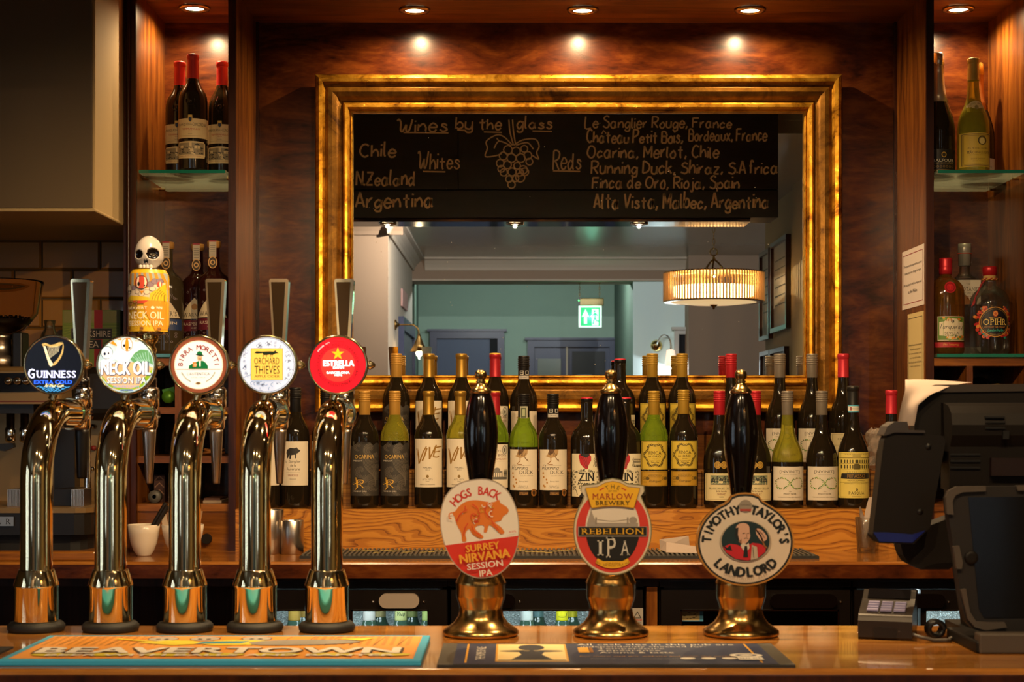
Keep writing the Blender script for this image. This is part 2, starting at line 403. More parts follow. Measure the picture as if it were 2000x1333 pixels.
BY, BZ = 4.47, 2.53       # back of the joinery, underside of its canopy
CZ, SZ, UZ = 1.116, 1.221, 1.314   # back counter, lower bottle shelf, upper bottle shelf
# ---------------------------------------------------------------- room shell
M_cream = plaster('cream_paint', '#b89c6c')
M_olive = plaster('olive_paint', '#8a7a55')
M_teal = plaster('teal_paint', '#8aa396'); M_taupe = plaster('taupe_paint', '#84705e'); M_pale_b = plaster('pale_blue_paint', '#cfe6e8')
M_lgrey = plaster('pale_grey_paint', '#a89c8c'); M_dgreen = plaster('dark_green_paint', '#4c6054')
M_ceil = plaster('satin_ceiling_paint', '#8f887b', .22, .05, 8); M_navy = mat('navy_door_paint', '#2b3350', .35)
M_floor = wood('floor_boards', '#3a2010', '#5a3418', '#6a4020', rough=.45, coat=0)
M_tile = mat('glazed_tile', '#9a6a2c', .2, coat=.2); M_grout = mat('tile_grout', '#4a3a24', .9)
M_day = mat('daylit_pane', (.55, .78, .95), .2, emit=E_WIN, ecol=(.74, .88, 1))
struct(MB().box(-3.3, 2.9, -4.7, 4.7, -.05, 0, M_floor), 'floor')
struct(MB().box(-3.3, 2.9, -4.7, 2.55, 2.55, 2.62, M_ceil).box(-3.3, 2.9, 2.55, 4.7, 2.66, 2.72, M_ceil).box(-3.3, 2.9, 2.53, 2.56, 2.6, 2.7, M_ceil), 'ceiling')
wb = struct(MB().box(-3.3, 2.9, 4.52, 4.62, 0, 2.7, M_grout), 'wall_back')
struct(MB().box(-3.3, -3.2, -4.7, 4.7, 0, 2.7, M_olive), 'wall_left')
struct(MB().box(2.8, 2.9, -4.7, 4.7, 0, 2.7, M_olive), 'wall_right')
struct(MB().box(-3.3, 2.9, -4.63, -4.52, 0, 2.7, M_teal), 'wall_rear')
struct(MB().box(-1.45, -.688, -2.42, -.22, 0, 2.55, M_lgrey), 'wall_pier')
struct(MB().box(-1.45, -.688, -.22, -.215, 0, 2.55, M_taupe), 'wall_pier_face')
struct(MB().box(-3.2, -1.45, -2.5, -2.42, 0, 2.55, M_olive), 'wall_window_bay')
struct(MB().add([(-.688, -2.7, 0), (-.766, -4.52, 0), (-.766, -4.52, 2.55), (-.688, -2.7, 2.55), (-.85, -2.7, 0), (-.93, -4.52, 0), (-.93, -4.52, 2.55), (-.85, -2.7, 2.55)],
       [(0, 1, 2, 3), (4, 7, 6, 5), (0, 3, 7, 4), (1, 5, 6, 2)], M_dgreen), 'wall_passage_left')
struct(MB().box(.837, 1.196, -4.52, -2.46, 0, 2.55, M_dgreen).box(.8371, 1.2, -2.461, -2.455, 0, 2.55, M_pale_b), 'wall_passage_right')
struct(MB().box(1.196, 2.8, -2.46, -2.22, 0, 2.55, M_taupe), 'wall_far_right')
struct(MB().box(1.35, 1.5, .15, 1.9, 0, 2.55, M_olive).box(1.33, 1.35, 1.1, 1.9, 0, 2.55, M_olive), 'wall_beside_bar')
struct(MB().box(-.72, 2.8, -2.72, -2.42, 2.405, 2.55, M_taupe).box(-.72, 2.8, -2.73, -2.405, 2.393, 2.405, M_lgrey), 'beam')
cor = [(0, 0), (.085, 0), (.085, -.012), (.06, -.02), (.035, -.045), (.02, -.065), (.012, -.085), (0, -.085)]
mb = MB(); mb.prism([(-2.42+a, 2.55+b) for a, b in cor], -.6, 2.8, M_lgrey, 'yz')
mb.prism([(-.688+a, 2.55+b) for a, b in cor], -2.42, -.14, M_lgrey, 'xz'); mb.prism([(-.215+a, 2.55+b) for a, b in cor], -1.45, -.605, M_taupe, 'yz')
struct(mb, 'trim_1')
def window(name, x0, x1, y0, y1, z0, z1, axis):
    mb = MB(); fr = .04
    w = tag(MB().box(x0, x1, y0, y1, z0-fr, z0, M_lgrey).box(x0, x1, y0, y1, z1, z1+fr, M_lgrey).build(name), None, kind='structure')
    n = 3; gap = .18
    for k in range(n):
        if axis == 'y':
            a, b = y0+(y1-y0)*k/n, y0+(y1-y0)*(k+1)/n
            m_ = (a+b)/2; h_ = (b-a)*gap/2; MB().box(x0+.02, x1-.02, m_-h_, m_+h_, z0, z1, M_day).build('pane', w); MB().box(x0, x1, a-.04, m_-h_, z0, z1, M_lgrey).build('shutter', w); MB().box(x0, x1, m_+h_,  b, z0, z1, M_lgrey).build('shutter', w)
        else:
            a, b = x0+(x1-x0)*k/n, x0+(x1-x0)*(k+1)/n
            m_ = (a+b)/2; h_ = (b-a)*gap/2; MB().box(m_-h_, m_+h_, y0+.02, y1-.02, z0, z1, M_day).build('pane', w); MB().box(a-.04, m_-h_, y0, y1, z0, z1, M_lgrey).build('shutter', w); MB().box(m_+h_, b, y0, y1, z0, z1, M_lgrey).build('shutter', w)
window('window_1', -3.22, -3.14, -.1, 1.5, .9, 2.2, 'y')
window('window_2', -2.9, -1.7, -2.44, -2.36, .9, 2.2, 'x')
window('window_3', 1.8, 2.6, -2.24, -2.16, .8, 2.2, 'x')
# doors seen in the mirror
def door(name, x0, x1, y, z1, fr=.055, col=M_navy, leaf=None):
    d = tag(MB().box(x0, x0+fr, y, y+.05, 0, z1, col).box(x1-fr, x1, y, y+.05, 0, z1, col).box(x0+fr, x1-fr, y, y+.05, z1-fr, z1, col).box(x0-.02, x1+.02, y, y+.07, z1+.0005, z1+.02, col).build(name), None, kind='structure')
    MB().box(x0+fr, x1-fr, y-.0, y+.015, 0, z1-fr, leaf or col).build('door_leaf', d); return d
yd = -4.515
d = door('door_1', -.669, -.063, yd, 2.15, leaf=mat('blue_grey_door', '#3c4a66', .5)); MB().box(-.18, -.118, yd+.015, yd+.03, 0, 2.09, mat('dark_gap', '#0a0c12', .8)).build('door_edge', d)
d = door('door_2', .126, .849, yd, 2.08); MB().box(.21, .40, yd+.015, yd+.03, 1.2, 1.93, mat('dim_pane', '#5a6258', .2)).build('pane', d)
MB().box(.49, .76, yd+.015, yd+.03, 1.2, 1.99, mat('dark_gap2', '#0c0e14', .5)).build('pane', d); MB().box(.53, .65, yd+.03, yd+.034, 1.62, 1.80, mat('door_notice', '#8b97a0', .6)).build('door_notice', d)
MB().box(.44, .455, yd+.015, yd+.05, 0, 2.03, M_lgrey).build('door_edge', d)
d = tag(MB().box(-.688, -.655, -2.24, -2.16, 0, 2.065, M_navy).box(-.688, -.655, -1.12, -1.04, 0, 2.065, M_navy).box(-.688, -.655, -2.16, -1.12, 1.985, 2.065, M_navy).build('door_3'), None, kind='structure')
MB().box(-.688, -.672, -2.16, -1.12, 0, 1.985, mat('grey_door', '#4b4f58', .4)).build('door_leaf', d)
door('door_4', 1.12, 1.3, -2.455, 2.054, .03, mat('white_gloss', '#b9b9b4', .3), mat('dark_gap', '#0a0c12', .8))
# tiles of the back wall, left of the joinery
tile = MB(); TL, TH = .1616, .0800
x0, x1 = -TL/2+.0015, TL/2-.0015; z0, z1 = -TH/2+.0015, TH/2-.0015; b_ = .004
tile.add([(x0, .004, z0), (x1, .004, z0), (x1, .004, z1), (x0, .004, z1), (x0+b_, -.004, z0+b_), (x1-b_, -.004, z0+b_), (x1-b_, -.004, z1-b_), (x0+b_, -.004, z1-b_)],
         [(4, 5, 6, 7), (0, 1, 5, 4), (1, 2, 6, 5), (2, 3, 7, 6), (3, 0, 4, 7)], M_tile)
td = None
ztop = Z(470, 4.51)
for r in range(9):
    for k in range(5):
        cx = X(80 if r % 2 == 0 else 26, 4.51)+TL*(1.5-k)+(0 if True else 0)
        if td is None: td = tile.build('tile', wb, world=False); o = td
        else: o = share(td, 'tile', wb)
        if cx+TL/2 > -.965: cx = cx
        o.location = (cx-.0, 4.515, ztop-.04+.0-TH*r)
        if cx > -.90: bpy.data.objects.remove(o) if o is not td else None
# boxed-in duct over the coffee machine
struct(MB().box(-2.6, -.9785, 3.844, 4.52, 1.9405, 2.66, M_cream).box(-2.6, -.977, 3.840, 4.12, 1.936, 1.944, M_cream), 'trim_2', bevel=.003)
struct(MB().box(-2.6, -.984, 3.838, 3.844, 1.9445, 2.66, plaster('taupe_front', '#64523a')), 'trim_3')  # separate front face, darker in tone than the cream box

# ---------------------------------------------------------------- back bar joinery
t = thing('back_bar_canopy', 'dark wooden canopy over the mirror bay with round lights set in it', 'wood panel', (.16, 4.25, BZ))
MB().box(-.977, 1.335, 4.0, BY+.05, BZ, BZ+.08, M_mahh).build('canopy_board', t); MB().box(-.977, 1.335, 3.98, 4.0, BZ-.0+.03, BZ+.12, M_dark).build('front_moulding', t)
t = thing('mirror_bay_panelling', 'polished mahogany panelling behind the gilt mirror with tall side boards', 'wood panel', (.17, BY, CZ))
MB().box(-.697, 1.048, BY, BY+.02, CZ, BZ, M_mahp).build('back_panel', t)
MB().box(-.697, 1.048, BY-.006, BY, UZ, 1.405, M_mahh).build('rail', t)
for s, x0 in (('l', -.697), ('r', 1.04)):
    MB().box(x0, x0+.008, BY-.012, BY, 1.3, BZ, M_dark).build('corner_bead', t)
MB().box(-.715, -.697, 4.14, BY+.02, CZ, BZ, M_mah).build('side_board', t); MB().box(1.048, 1.066, 4.15, BY+.02, CZ, BZ, M_mah).build('side_board', t)
MB().box(-.7155, -.6965, 4.132, 4.14, CZ, BZ, M_dark).build('edge_strip', t); MB().box(1.0475, 1.0665, 4.142, 4.15, CZ, BZ, M_dark).build('edge_strip', t)
def niche(name, x0, x1, label, side, shelf_lab):
    t = thing(name, label, 'alcove', ((x0+x1)/2, BY, CZ))
    MB().box(x0, x1, BY, BY+.02, CZ, BZ, M_mahp).build('back_panel', t)
    if side < 0:
        MB().box(x0-.03, x0, 4.14, BY+.02, CZ, BZ, M_mah).build('side_panel', t); MB().box(x0-.031, x0-.0, 4.125, 4.14, CZ, BZ, M_dark).build('edge_strip', t)
        MB().tube([(x0-.018, 4.12, CZ), (x0-.018, 4.12, BZ)], .005, M_dark, 8).build('bead', t)
    else:
        MB().box(x1, x1+.03, 4.16, BY+.02, CZ, BZ, M_mah).build('side_panel', t); MB().box(x1-.0, x1+.03, 4.145, 4.16, CZ, BZ, M_dark).build('edge_strip', t)
    # wooden pigeonholes below the lower glass shelf
    zt = Z(700, 4.14)
    zs = [zt] + [Z(v, 4.14) for v in (796, 892, 985)] if True else []
    hs = [Z(700, 4.14)-Z(715, 4.14), .017, .017, .019]
    for z, h in zip(zs, hs): MB().box(x0, x1, 4.145, BY, z-h, z, M_mahh).build('shelf_board', t)
    for k in range(3):
        xd = x0+(x1-x0)*(.44 if side < 0 else .395); MB().box(xd-.008, xd+.008, 4.146, BY, zs[k+1], zs[k]-hs[k], M_mah).build('divider', t)
    dr = MB().box(x0, x1, 4.15, 4.18, CZ, zs[3]-hs[3], M_mahh).build('drawer_front', t)
    MB().lathe([(.012, 4.13), (.014, 4.138), (.006, 4.142), (.005, 4.15)][::-1], M_black, 16, ((x0+x1)/2+.06, 0, CZ+.03), 'y').build('knob', dr)
    for zz, yf, g in ((Z(332, 4.126), 4.126, 'upper'), (Z(691.5, 4.135), 4.135, 'lower')):
        if True:
            s = thing('glass_shelf', shelf_lab % g, 'shelf', ((x0+x1)/2, yf, zz-.008))
            MB().box(x0+(.007), x1-.007, yf+.0015, BY-.003, zz-.008, zz, M_pane).build('shelf_pane', s); MB().box(x0+.007, x1-.007, yf, yf+.0015, zz-.008, zz, M_gedge).build('polished_edge', s)
            if g == 'upper':
                for yy in (4.2, 4.40):
                    for xx, sg in ((x0, 1), (x1, -1)): MB().tube([(xx, yy, zz-.012), (xx+sg*.016, yy, zz-.012)], .0035, M_abrass, 8).build('shelf_pin', s)
    return t
niche('drinks_niche', -.947, -.715, 'tall mahogany niche left of the mirror with pigeonholes below', -1, '%s glass shelf with a green edge in the niche left of the mirror')
niche('drinks_niche', 1.066, 1.299, 'tall mahogany niche right of the mirror behind the till', 1, '%s glass shelf with a green edge in the niche right of the mirror')
for u, v, Y, l, e in ((380, 14, 4.30, 'round recessed ceiling light in the left niche', E_NICHE), (810, 18, 4.32, 'leftmost recessed ceiling light above the mirror', E_BAY),
                      (1138, 18, 4.32, 'middle recessed ceiling light above the mirror', E_BAY), (1465, 18, 4.32, 'rightmost recessed ceiling light above the mirror', E_BAY),
                      (1872, 20, 4.31, 'round recessed ceiling light in the right niche', E_NICHE)):
    downlight(X(u, Y), Y, BZ, l, 'recessed lights of the back bar canopy', e, size=2.95)
# back counter with its raised bottle steps
t = thing('back_counter', 'long varnished wooden back counter below the wine bottles', 'counter', (0, 4.0, CZ-.039))
MB().box(-1.9, 2.0, 3.82, 4.52, CZ-.039, CZ, M_cnt).build('counter_top', t, bevel=.006)
struct(MB().box(-1.9, 2.0, 4.42, 4.5, 0, CZ-.06, M_dark), 'counter_carcase')  # back of the counter carcase, behind the fridges
MB().box(-1.9, 2.0, 3.813, 3.8205, CZ-.038, CZ-.006, M_mahp).build('edge_moulding', t)
MB().box(-1.9, 2.0, 3.87, 3.90, CZ-.062, CZ-.039, M_dark).build('front_rail', t)
t = thing('bottle_step', 'stepped oak shelf carrying two rows of wine bottles', 'shelf', (.175, 4.2, CZ))
MB().box(-.697, 1.048, 4.13, 4.15, CZ, SZ-.006, M_oak).build('riser_board', t); MB().box(-.697, 1.048, 4.128, 4.275, SZ-.006, SZ, M_oak).build('step_board', t)
M_reed = wood('ridged_wood', '#54300f', '#8a5a22', '#b07c36', scale=(.5, .5, 90), sc_=2, dist=.2, rough=.4, coat=0)
MB().box(-.697, 1.048, 4.265, 4.275, SZ, UZ-.006, M_reed).build('riser_board', t); MB().box(-.697, 1.048, 4.262, BY-.012, UZ-.006, UZ, M_oak).build('step_board', t)
MB().box(-.697, 1.048, 4.15, 4.26, CZ, CZ+.02, M_dark).build('hidden_batten', t)
t = thing('side_plinth', 'low dark wooden plinth under the coffee machine', 'shelf', (-1.25, 3.9, CZ)); MB().box(-1.9, X(191, 3.86), 3.84, 4.5, CZ+.0, CZ+.022, M_cnt).build('plinth_board', t, bevel=.004)
# gilt mirror
t = thing('gilt_mirror', 'large wall mirror in a worn gold frame above the wine bottles', 'mirror', (.18, 4.44, 1.4664))
fx0, fx1, fz0, fz1 = -.5306, .8889, 1.4664, 2.3773
MB().box(fx0+.09, fx1-.09, 4.440, 4.446, fz0+.09, fz1-.09, M_mirror).build('mirror_glass', t)
prof = [(0, 0), (0, .036), (.004, .044), (.012, .049), (.021, .047), (.026, .038), (.028, .036), (.036, .040), (.047, .041), (.058, .036), (.066, .028), (.070, .026), (.072, .022), (.075, .029), (.080, .034), (.087, .033), (.092, .026), (.0935, .021), (.096, .024), (.099, .022), (.101, .010), (.101, .0)]
cs = [(fx0, fz0, 1, 1), (fx1, fz0, -1, 1), (fx1, fz1, -1, -1), (fx0, fz1, 1, -1)]
for k in range(4):
    a, b = cs[k], cs[(k+1) % 4]; vs = []; n = 40
    for j in range(n+1):
        f = j/n
        for dd, yy in prof:
            ax, az, bx, bz = a[0]+a[2]*dd, a[1]+a[3]*dd, b[0]+b[2]*dd, b[1]+b[3]*dd
            vs.append((ax+(bx-ax)*f, 4.449-yy, az+(bz-az)*f))
    P = len(prof); fs = [(j*P+i, (j+1)*P+i, (j+1)*P+i+1, j*P+i+1) for j in range(n) for i in range(P-1)]
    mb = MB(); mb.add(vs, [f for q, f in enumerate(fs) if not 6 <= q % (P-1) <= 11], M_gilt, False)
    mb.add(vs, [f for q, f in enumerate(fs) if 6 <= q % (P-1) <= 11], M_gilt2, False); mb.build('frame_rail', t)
# ---------------------------------------------------------------- bulkhead with the wine list, seen in the mirror
PY = 2.73; K = (8.88-PY)/3200
def bx(u): return (u-1000)*K
def bz(v): return H+(815-v)*K
bh = thing('chalkboard_bulkhead', 'black planked bulkhead over the bar with a chalked wine list, seen in mirror', 'chalkboard', (-.3, 2.63, bz(425)))
MB().box(-2.6, bx(1520), 2.54, 2.712, bz(425)+.002, 2.6, M_blackboard).build('core', bh)
M_soff = mat('navy_gloss_soffit', '#20242e', .12, coat=.5)
MB().box(-2.6, bx(1468), 2.53, 2.70, bz(425)-.012, bz(425)+.002, M_soff).build('soffit_board', bh)
zj = bz(371)
for a, b, c_, d_ in ((-2.6, bx(895)-.0012, zj+.0012, 2.6), (bx(895)+.0012, bx(1520), zj+.0012, 2.6), (-2.6, bx(1520), bz(425), zj-.0012)):
    MB().box(a, b, 2.715, PY, c_, d_, M_blackboard).build('plank', bh, bevel=.0015)
ch = mat('chalk_writing', '#e6c79a', .9); cv = Cv()
def wr(t, x, y, h_, w_, lw=3.0, jit=.5, sl=.05): cv.hand(t, x, -y, h_, ch, lw, w_, jit, sl)
wr('Wines', 775, 257, 27, 98, 3.4); wr('by', 890, 252, 24, 32, 3.2); wr('the', 936, 253, 23, 42, 3.2); wr('glass', 1010, 251, 22, 68, 3.2)
for a, b, y in ((788, 876, 259), (893, 910, 254), (945, 980, 258), (1040, 1078, 256), (1080, 1133, 334), (826, 870, 335)): cv.stroke([(a, -y), (b, -y-1)], 2.6, ch)
wr(', Chile', 684, 306, 26, 88, 3.6); wr('Whites', 815, 330, 29, 82, 3.0); wr(', N.Zealand', 682, 362, 27, 128, 3.6); wr('Argentina', 695, 405, 29, 150, 3.9)
wr('Reds', 1080, 331, 34, 54, 3.0)
wr('Le Sanglier Rouge, France', 1143, 250, 21, 285); wr('Ch\u00e2teau Petit Bois,'.replace('\u00e2', 'a'), 1146, 279, 23, 187, 3.4); cv.stroke([(1175, -262), (1179, -255), (1184, -261)], 2.4, ch)
wr('Bordeaux, France', 1345, 275, 23, 152); wr('Ocarina, Merlot, Chile', 1147, 308, 23, 256, 3.3); wr('Running Duck, Shiraz, S.Africa', 1155, 339, 24, 363, 3.3)
wr('Finca de Oro, Rioja, Spain', 1157, 368, 23, 286, 3.2); wr('Alta Vista, Malbec, Argentina', 1160, 407, 28, 340, 3.7)
for g in ((992, 293), (1008, 296), (1024, 291), (983, 305), (999, 309), (1017, 309), (1031, 304), (977, 319), (991, 322), (1010, 324), (1034, 316), (979, 330), (1022, 332), (984, 337), (1000, 336), (1015, 337), (1025, 336), (994, 350), (1007, 349), (1016, 347), (999, 361)):
    r = random.uniform(6, 9); cv.ring(g[0], -g[1], r-1.2, r+1.2, ch, 16)
for P in ([(994, -234), (996, -258), (1003, -284)], [(1001, -234), (1003, -258), (1007, -282)], [(1001, -284), (985, -268), (970, -264), (950, -276), (952, -290), (948, -306), (970, -304), (980, -300)],
          [(1004, -284), (1020, -274), (1045, -272), (1053, -286), (1048, -298), (1052, -311), (1040, -304)], [(998, -285), (975, -276), (965, -290)], [(975, -276), (970, -270)], [(1008, -284), (1030, -279), (1042, -292)]):
    cv.stroke(P, 2.6, ch, 4)
cv.emit(MB(), flat((-1000*K, PY, H+815*K), K, eps=.00002, an=(0, 1, 0))).build('chalk_writing', bh)
for u in (757, 1006, 1248, 1440):
    x = (u-1000)*.0019469 if u != 1440 else .88
    if u == 1440: continue
    downlight(x, 2.65, bz(425)-.012, {512: 'downlight under the bulkhead nearest the coffee machine end', 757: 'downlight under the bulkhead over the taps, mirrored left', 1006: 'downlight under the bulkhead, middle one in the mirror', 1248: 'downlight under the bulkhead, rightmost in the mirror'}[u],
              'recessed lights under the bulkhead', E_BULK*(.6 if u == 757 else 1), .035, tgt=(x*1.05, 3.6, 1.1), size=2.15)
# lights of the customer side, in the ceiling; the rear ones are added
for x, lab in ((-.55, 'recessed ceiling light over the stools in front of the taps'), (.05, 'recessed ceiling light over the middle of the drinking side'), (.7, 'recessed ceiling light over the stools by the till')): downlight(x, 1.35, 2.55, lab, 'customer side ceiling lights', E_ROOM*(.5 if x < -.3 else 1), .04, tgt=(x, 2.0, 1.0), size=2.0)
for x, lab in ((-.35, 'added unseen fill light behind the drinkers, towards the mirrored pale wall'), (.55, 'added unseen fill light behind the drinkers, towards the pendant')):
    downlight(x, .25, 2.55, lab, 'customer side ceiling lights', 75, .04, tgt=(x*.6, -2.6, 1.5), size=2.7, col=(.82, .88, .95) if x > 0 else (1, .85, .7))  # downlights added out of view to brighten the mirrored walls
for x, lab in ((-.25, 'added unseen fill light in the passage beyond the beam, left'), (.45, 'added unseen fill light in the passage beyond the beam, right')):
    t = thing('added_fill_lamp', lab, 'ceiling light', (x, -2.95, 2.55)); MB().lathe([(.0001, 2.50), (.10, 2.505), (.12, 2.53), (.12, 2.55)], mat('fill_lamp_glow', (.9, .95, .9), .4, emit=3, ecol=(.8, .95, .9)), 32, (x, -2.95, 0)).build('lamp_shade', t)  # lamps added behind the beam to brighten the mirrored passage
    point('light', (x, -2.95, 2.45), 20, t, .01, (.88, .95, .92))
# pendant
t = thing('pendant_lamp', 'brass and ribbed glass drum pendant glowing in the mirror', 'lamp', (.985, .88, 2.0))
cx, cy = .985, .88; zb, zt = 2.014, 2.159; R = .2425
MB().lathe([(R, zb), (R+.003, zb), (R+.003, zb+.006), (R, zb+.006)], M_abrass, 64, (cx, cy, 0)).build('lower_ring', t); MB().lathe([(R, zt-.006), (R+.003, zt-.006), (R+.003, zt), (R, zt)], M_abrass, 64, (cx, cy, 0)).build('upper_ring', t)
rod = MB().lathe([(.0052, zb+.004), (.0052, zt-.002)], M_clear, 6); 
mb = MB()
for k in range(96):
    a = 2*PI*k/96; mb.lathe([(.0040, zb+.004), (.0040, zt-.002)], mat('ribbed_glass', (.55, .34, .14), .1, emit=.20, ecol=(1, .42, .10)), 6, (cx+R*math.cos(a), cy+R*math.sin(a), 0))
o = mb.build('glass_rods', t); tag(o, kind='stuff')
M_glow = mat('pendant_glow', (1, .8, .5), .5, emit=E_LAMP, ecol=(1, .62, .25)); M_dif = mat('pendant_diffuser', (1, .85, .6), .5, emit=.75, ecol=(1, .66, .32))
MB().lathe([(R*.8, zb+.03), (R*.82, zb+.036), (R*.82, zb+.072), (R*.8, zb+.078)], M_glow, 40, (cx, cy, 0)).build('lamp_band', t)
MB().lathe([(.0001, zb-.012), (R*.5, zb-.010), (R*.86, zb-.0), (R*.86, zb+.004), (.0001, zb+.004)], M_dif, 48, (cx, cy, 0)).build('diffuser', t)
MB().lathe([(.0001, zb-.036), (.006, zb-.03), (.008, zb-.022), (.02, zb-.014), (.02, zb-.01)], M_abrass, 16, (cx, cy, 0)).build('finial', t)
for k in range(3):
    a = 2*PI*k/3+.5; MB().tube(cat_rom3 if False else [(cx+.005*math.cos(a), cy+.005*math.sin(a), 2.222), (cx+.025*math.cos(a), cy+.025*math.sin(a), 2.205), (cx+.06*math.cos(a), cy+.06*math.sin(a), 2.16), (cx+.2*math.cos(a), cy+.2*math.sin(a), 2.145), (cx+R*math.cos(a), cy+R*math.sin(a), 2.155)], .005, M_brass, 8).build('arm', t)
mb = MB(); mb.lathe([(.0001, 2.22), (.009, 2.225), (.005, 2.24), (.0001, 2.243)], M_brass, 12, (cx, cy, 0))
mb.tube([(cx+.018*math.cos(q), cy, 2.26+.018*math.sin(q)) for q in [2*PI*k/20 for k in range(21)]], .003, M_brass, 8)
mb.build('hanging_loop', t); mb = MB(); zz = 2.28; k = 0
while zz < 2.54:
    c0, s0 = (1, 0) if k % 2 else (0, 1)
    mb.tube([(cx+c0*.006*math.cos(q), cy+s0*.006*math.cos(q), zz+.018*math.sin(q)) for q in [2*PI*j/12 for j in range(13)]], .0018, M_brass, 6); zz += .030; k += 1
mb.build('chain', t); point('light', (cx, cy, 2.0), 22, t, .004); point('light', (cx, cy, 2.14), 16, t, .004)
# wall lights
t = thing('wall_lamp', 'brass arm wall light with a cone shade beside the mirrored doorway', 'lamp', (-.688, -.73, 1.995))
MB().lathe([(.03, -.688), (.03, -.68), (.012, -.672), (.010, -.66)], M_abrass, 20, (0, -.73, 1.995), 'x').build('wall_plate', t)
MB().tube(cat_rom([(-.68, 1.995), (-.60, 1.995), (-.570, 1.99), (-.548, 1.965), (-.545, 1.935)], 5) and [(p[0], -.73, p[1]) for p in cat_rom([(-.68, 1.995), (-.60, 1.995), (-.570, 1.99), (-.548, 1.965), (-.545, 1.935)], 5)], .005, M_abrass, 8).build('arm', t)
MB().lathe([(.008, 1.94), (.012, 1.925), (.03, 1.88), (.054, 1.838), (.051, 1.838), (.027, 1.882), (.006, 1.92)], M_abrass, 28, (-.545, -.73, 0)).build('lamp_shade', t)
MB().lathe([(.0001, 1.806), (.013, 1.811), (.019, 1.826), (.014, 1.846), (.008, 1.885), (.0001, 1.89)], mat('bulb_glow', (1, .85, .6), .4, emit=22, ecol=(1, .72, .4)), 16, (-.545, -.73, 0)).build('bulb', t)
point('light', (-.545, -.73, 1.80), 1.5, t)
t = thing('wall_lamp', 'nickel wall light with a small glass shade by the white mirrored door', 'lamp', (.9986, -2.45, 1.948))
MB().lathe([(.04, -2.455), (.04, -2.44), (.02, -2.43), (.0001, -2.428)], M_brass, 24, (.9986, 0, 1.948), 'y').build('wall_plate', t)
pp = cat_rom([(.9986, 1.948), (1.01, 1.99), (1.04, 2.018), (1.075, 2.005), (1.09, 1.96), (1.09, 1.92)], 5)
MB().tube([(p[0], -2.38 if k > 3 else -2.43+.012*k, p[1]) for k, p in enumerate(pp)], .005, M_chrome, 8).build('arm', t)
MB().lathe([(.012, 1.92), (.028, 1.91), (.036, 1.84), (.042, 1.80), (.040, 1.80), (.034, 1.84), (.026, 1.905)], mat('frosted_shade', (1, .85, .75), .4, emit=1.1, ecol=(1, .68, .5)), 24, (1.09, -2.38, 0)).build('lamp_shade', t)
MB().lathe([(.0001, 1.815), (.016, 1.83), (.02, 1.85), (.01, 1.89), (.0001, 1.9)], mat('bulb_glow', (1, .85, .6)), 12, (1.09, -2.38, 0)).build('bulb', t); point('light', (1.09, -2.385, 1.785), 4.5, t, .003, (.9, .94, 1))
# exit sign
t = thing('exit_sign', 'green lit running man exit sign hung on chains, seen in mirror', 'sign', (.544, -2.5, 2.077))
kx = 11.38/3200; 
def ex(u): return (u-1000)*kx
def ez(v): return H+(815-v)*kx
MB().box(ex(1131), ex(1179), -2.53, -2.47, ez(598), ez(583), M_brass).build('housing', t, bevel=.006)
MB().box(ex(1129), ex(1133), -2.53, -2.47, ez(598), ez(582), M_black).build('end_cap', t); MB().lathe([(.0001, -2.455), (.004, -2.457), (.004, -2.47)], mat('green_led', (.1, 1, .2), .4, emit=6), 10, (ex(1130), 0, ez(588)), 'y').build('led', t)
g = mat('exit_green', (0, .3, .1), .4, emit=.6, ecol=(.0, .62, .22)); wh = mat('exit_white', (.5, .6, .55), .4, emit=.9, ecol=(.85, 1, .95))
MB().box(ex(1130), ex(1175), -2.505, -2.497, ez(640), ez(597), wh).build('sign_panel', t)
cv = Cv(); cv.rect(1134, -637, 1172, -601, g); cv.poly([(1143.5, -604), (1151, -620), (1146.5, -618), (1146.5, -633), (1140.5, -633), (1140.5, -618), (1136, -620)], wh)
cv.rect(1156, -636, 1169, -604, wh); cv.ell(1161.5, -608.5, 1.8, 2.2, g, 12)
for P in ([(1162, -612), (1162, -621), (1159, -628), (1158, -634)], [(1162, -621), (1165, -627), (1170, -628)], [(1162, -612), (1157, -617)], [(1162, -612), (1167, -617)]): cv.stroke(P, 2.4, g)
cv.emit(MB(), flat((-1000*kx, -2.497, H+815*kx), kx, eps=.0003, an=(0, 1, 0))).build('pictogram', t)
for u in (1132, 1171):
    mb = MB(); zz = ez(583)+.01; k = 0
    while zz < 2.40:
        c0, s0 = (1, 0) if k % 2 else (0, 1)
        mb.tube([(ex(u)+c0*.005*math.cos(q), -2.5+s0*.005*math.cos(q), zz+.012*math.sin(q)) for q in [2*PI*j/8 for j in range(9)]], .0016, M_abrass, 5); zz += .02; k += 1
    mb.build('chain', t)
point('light', (.55, -2.44, 2.15), .8, t, .002, (.3, 1, .65))
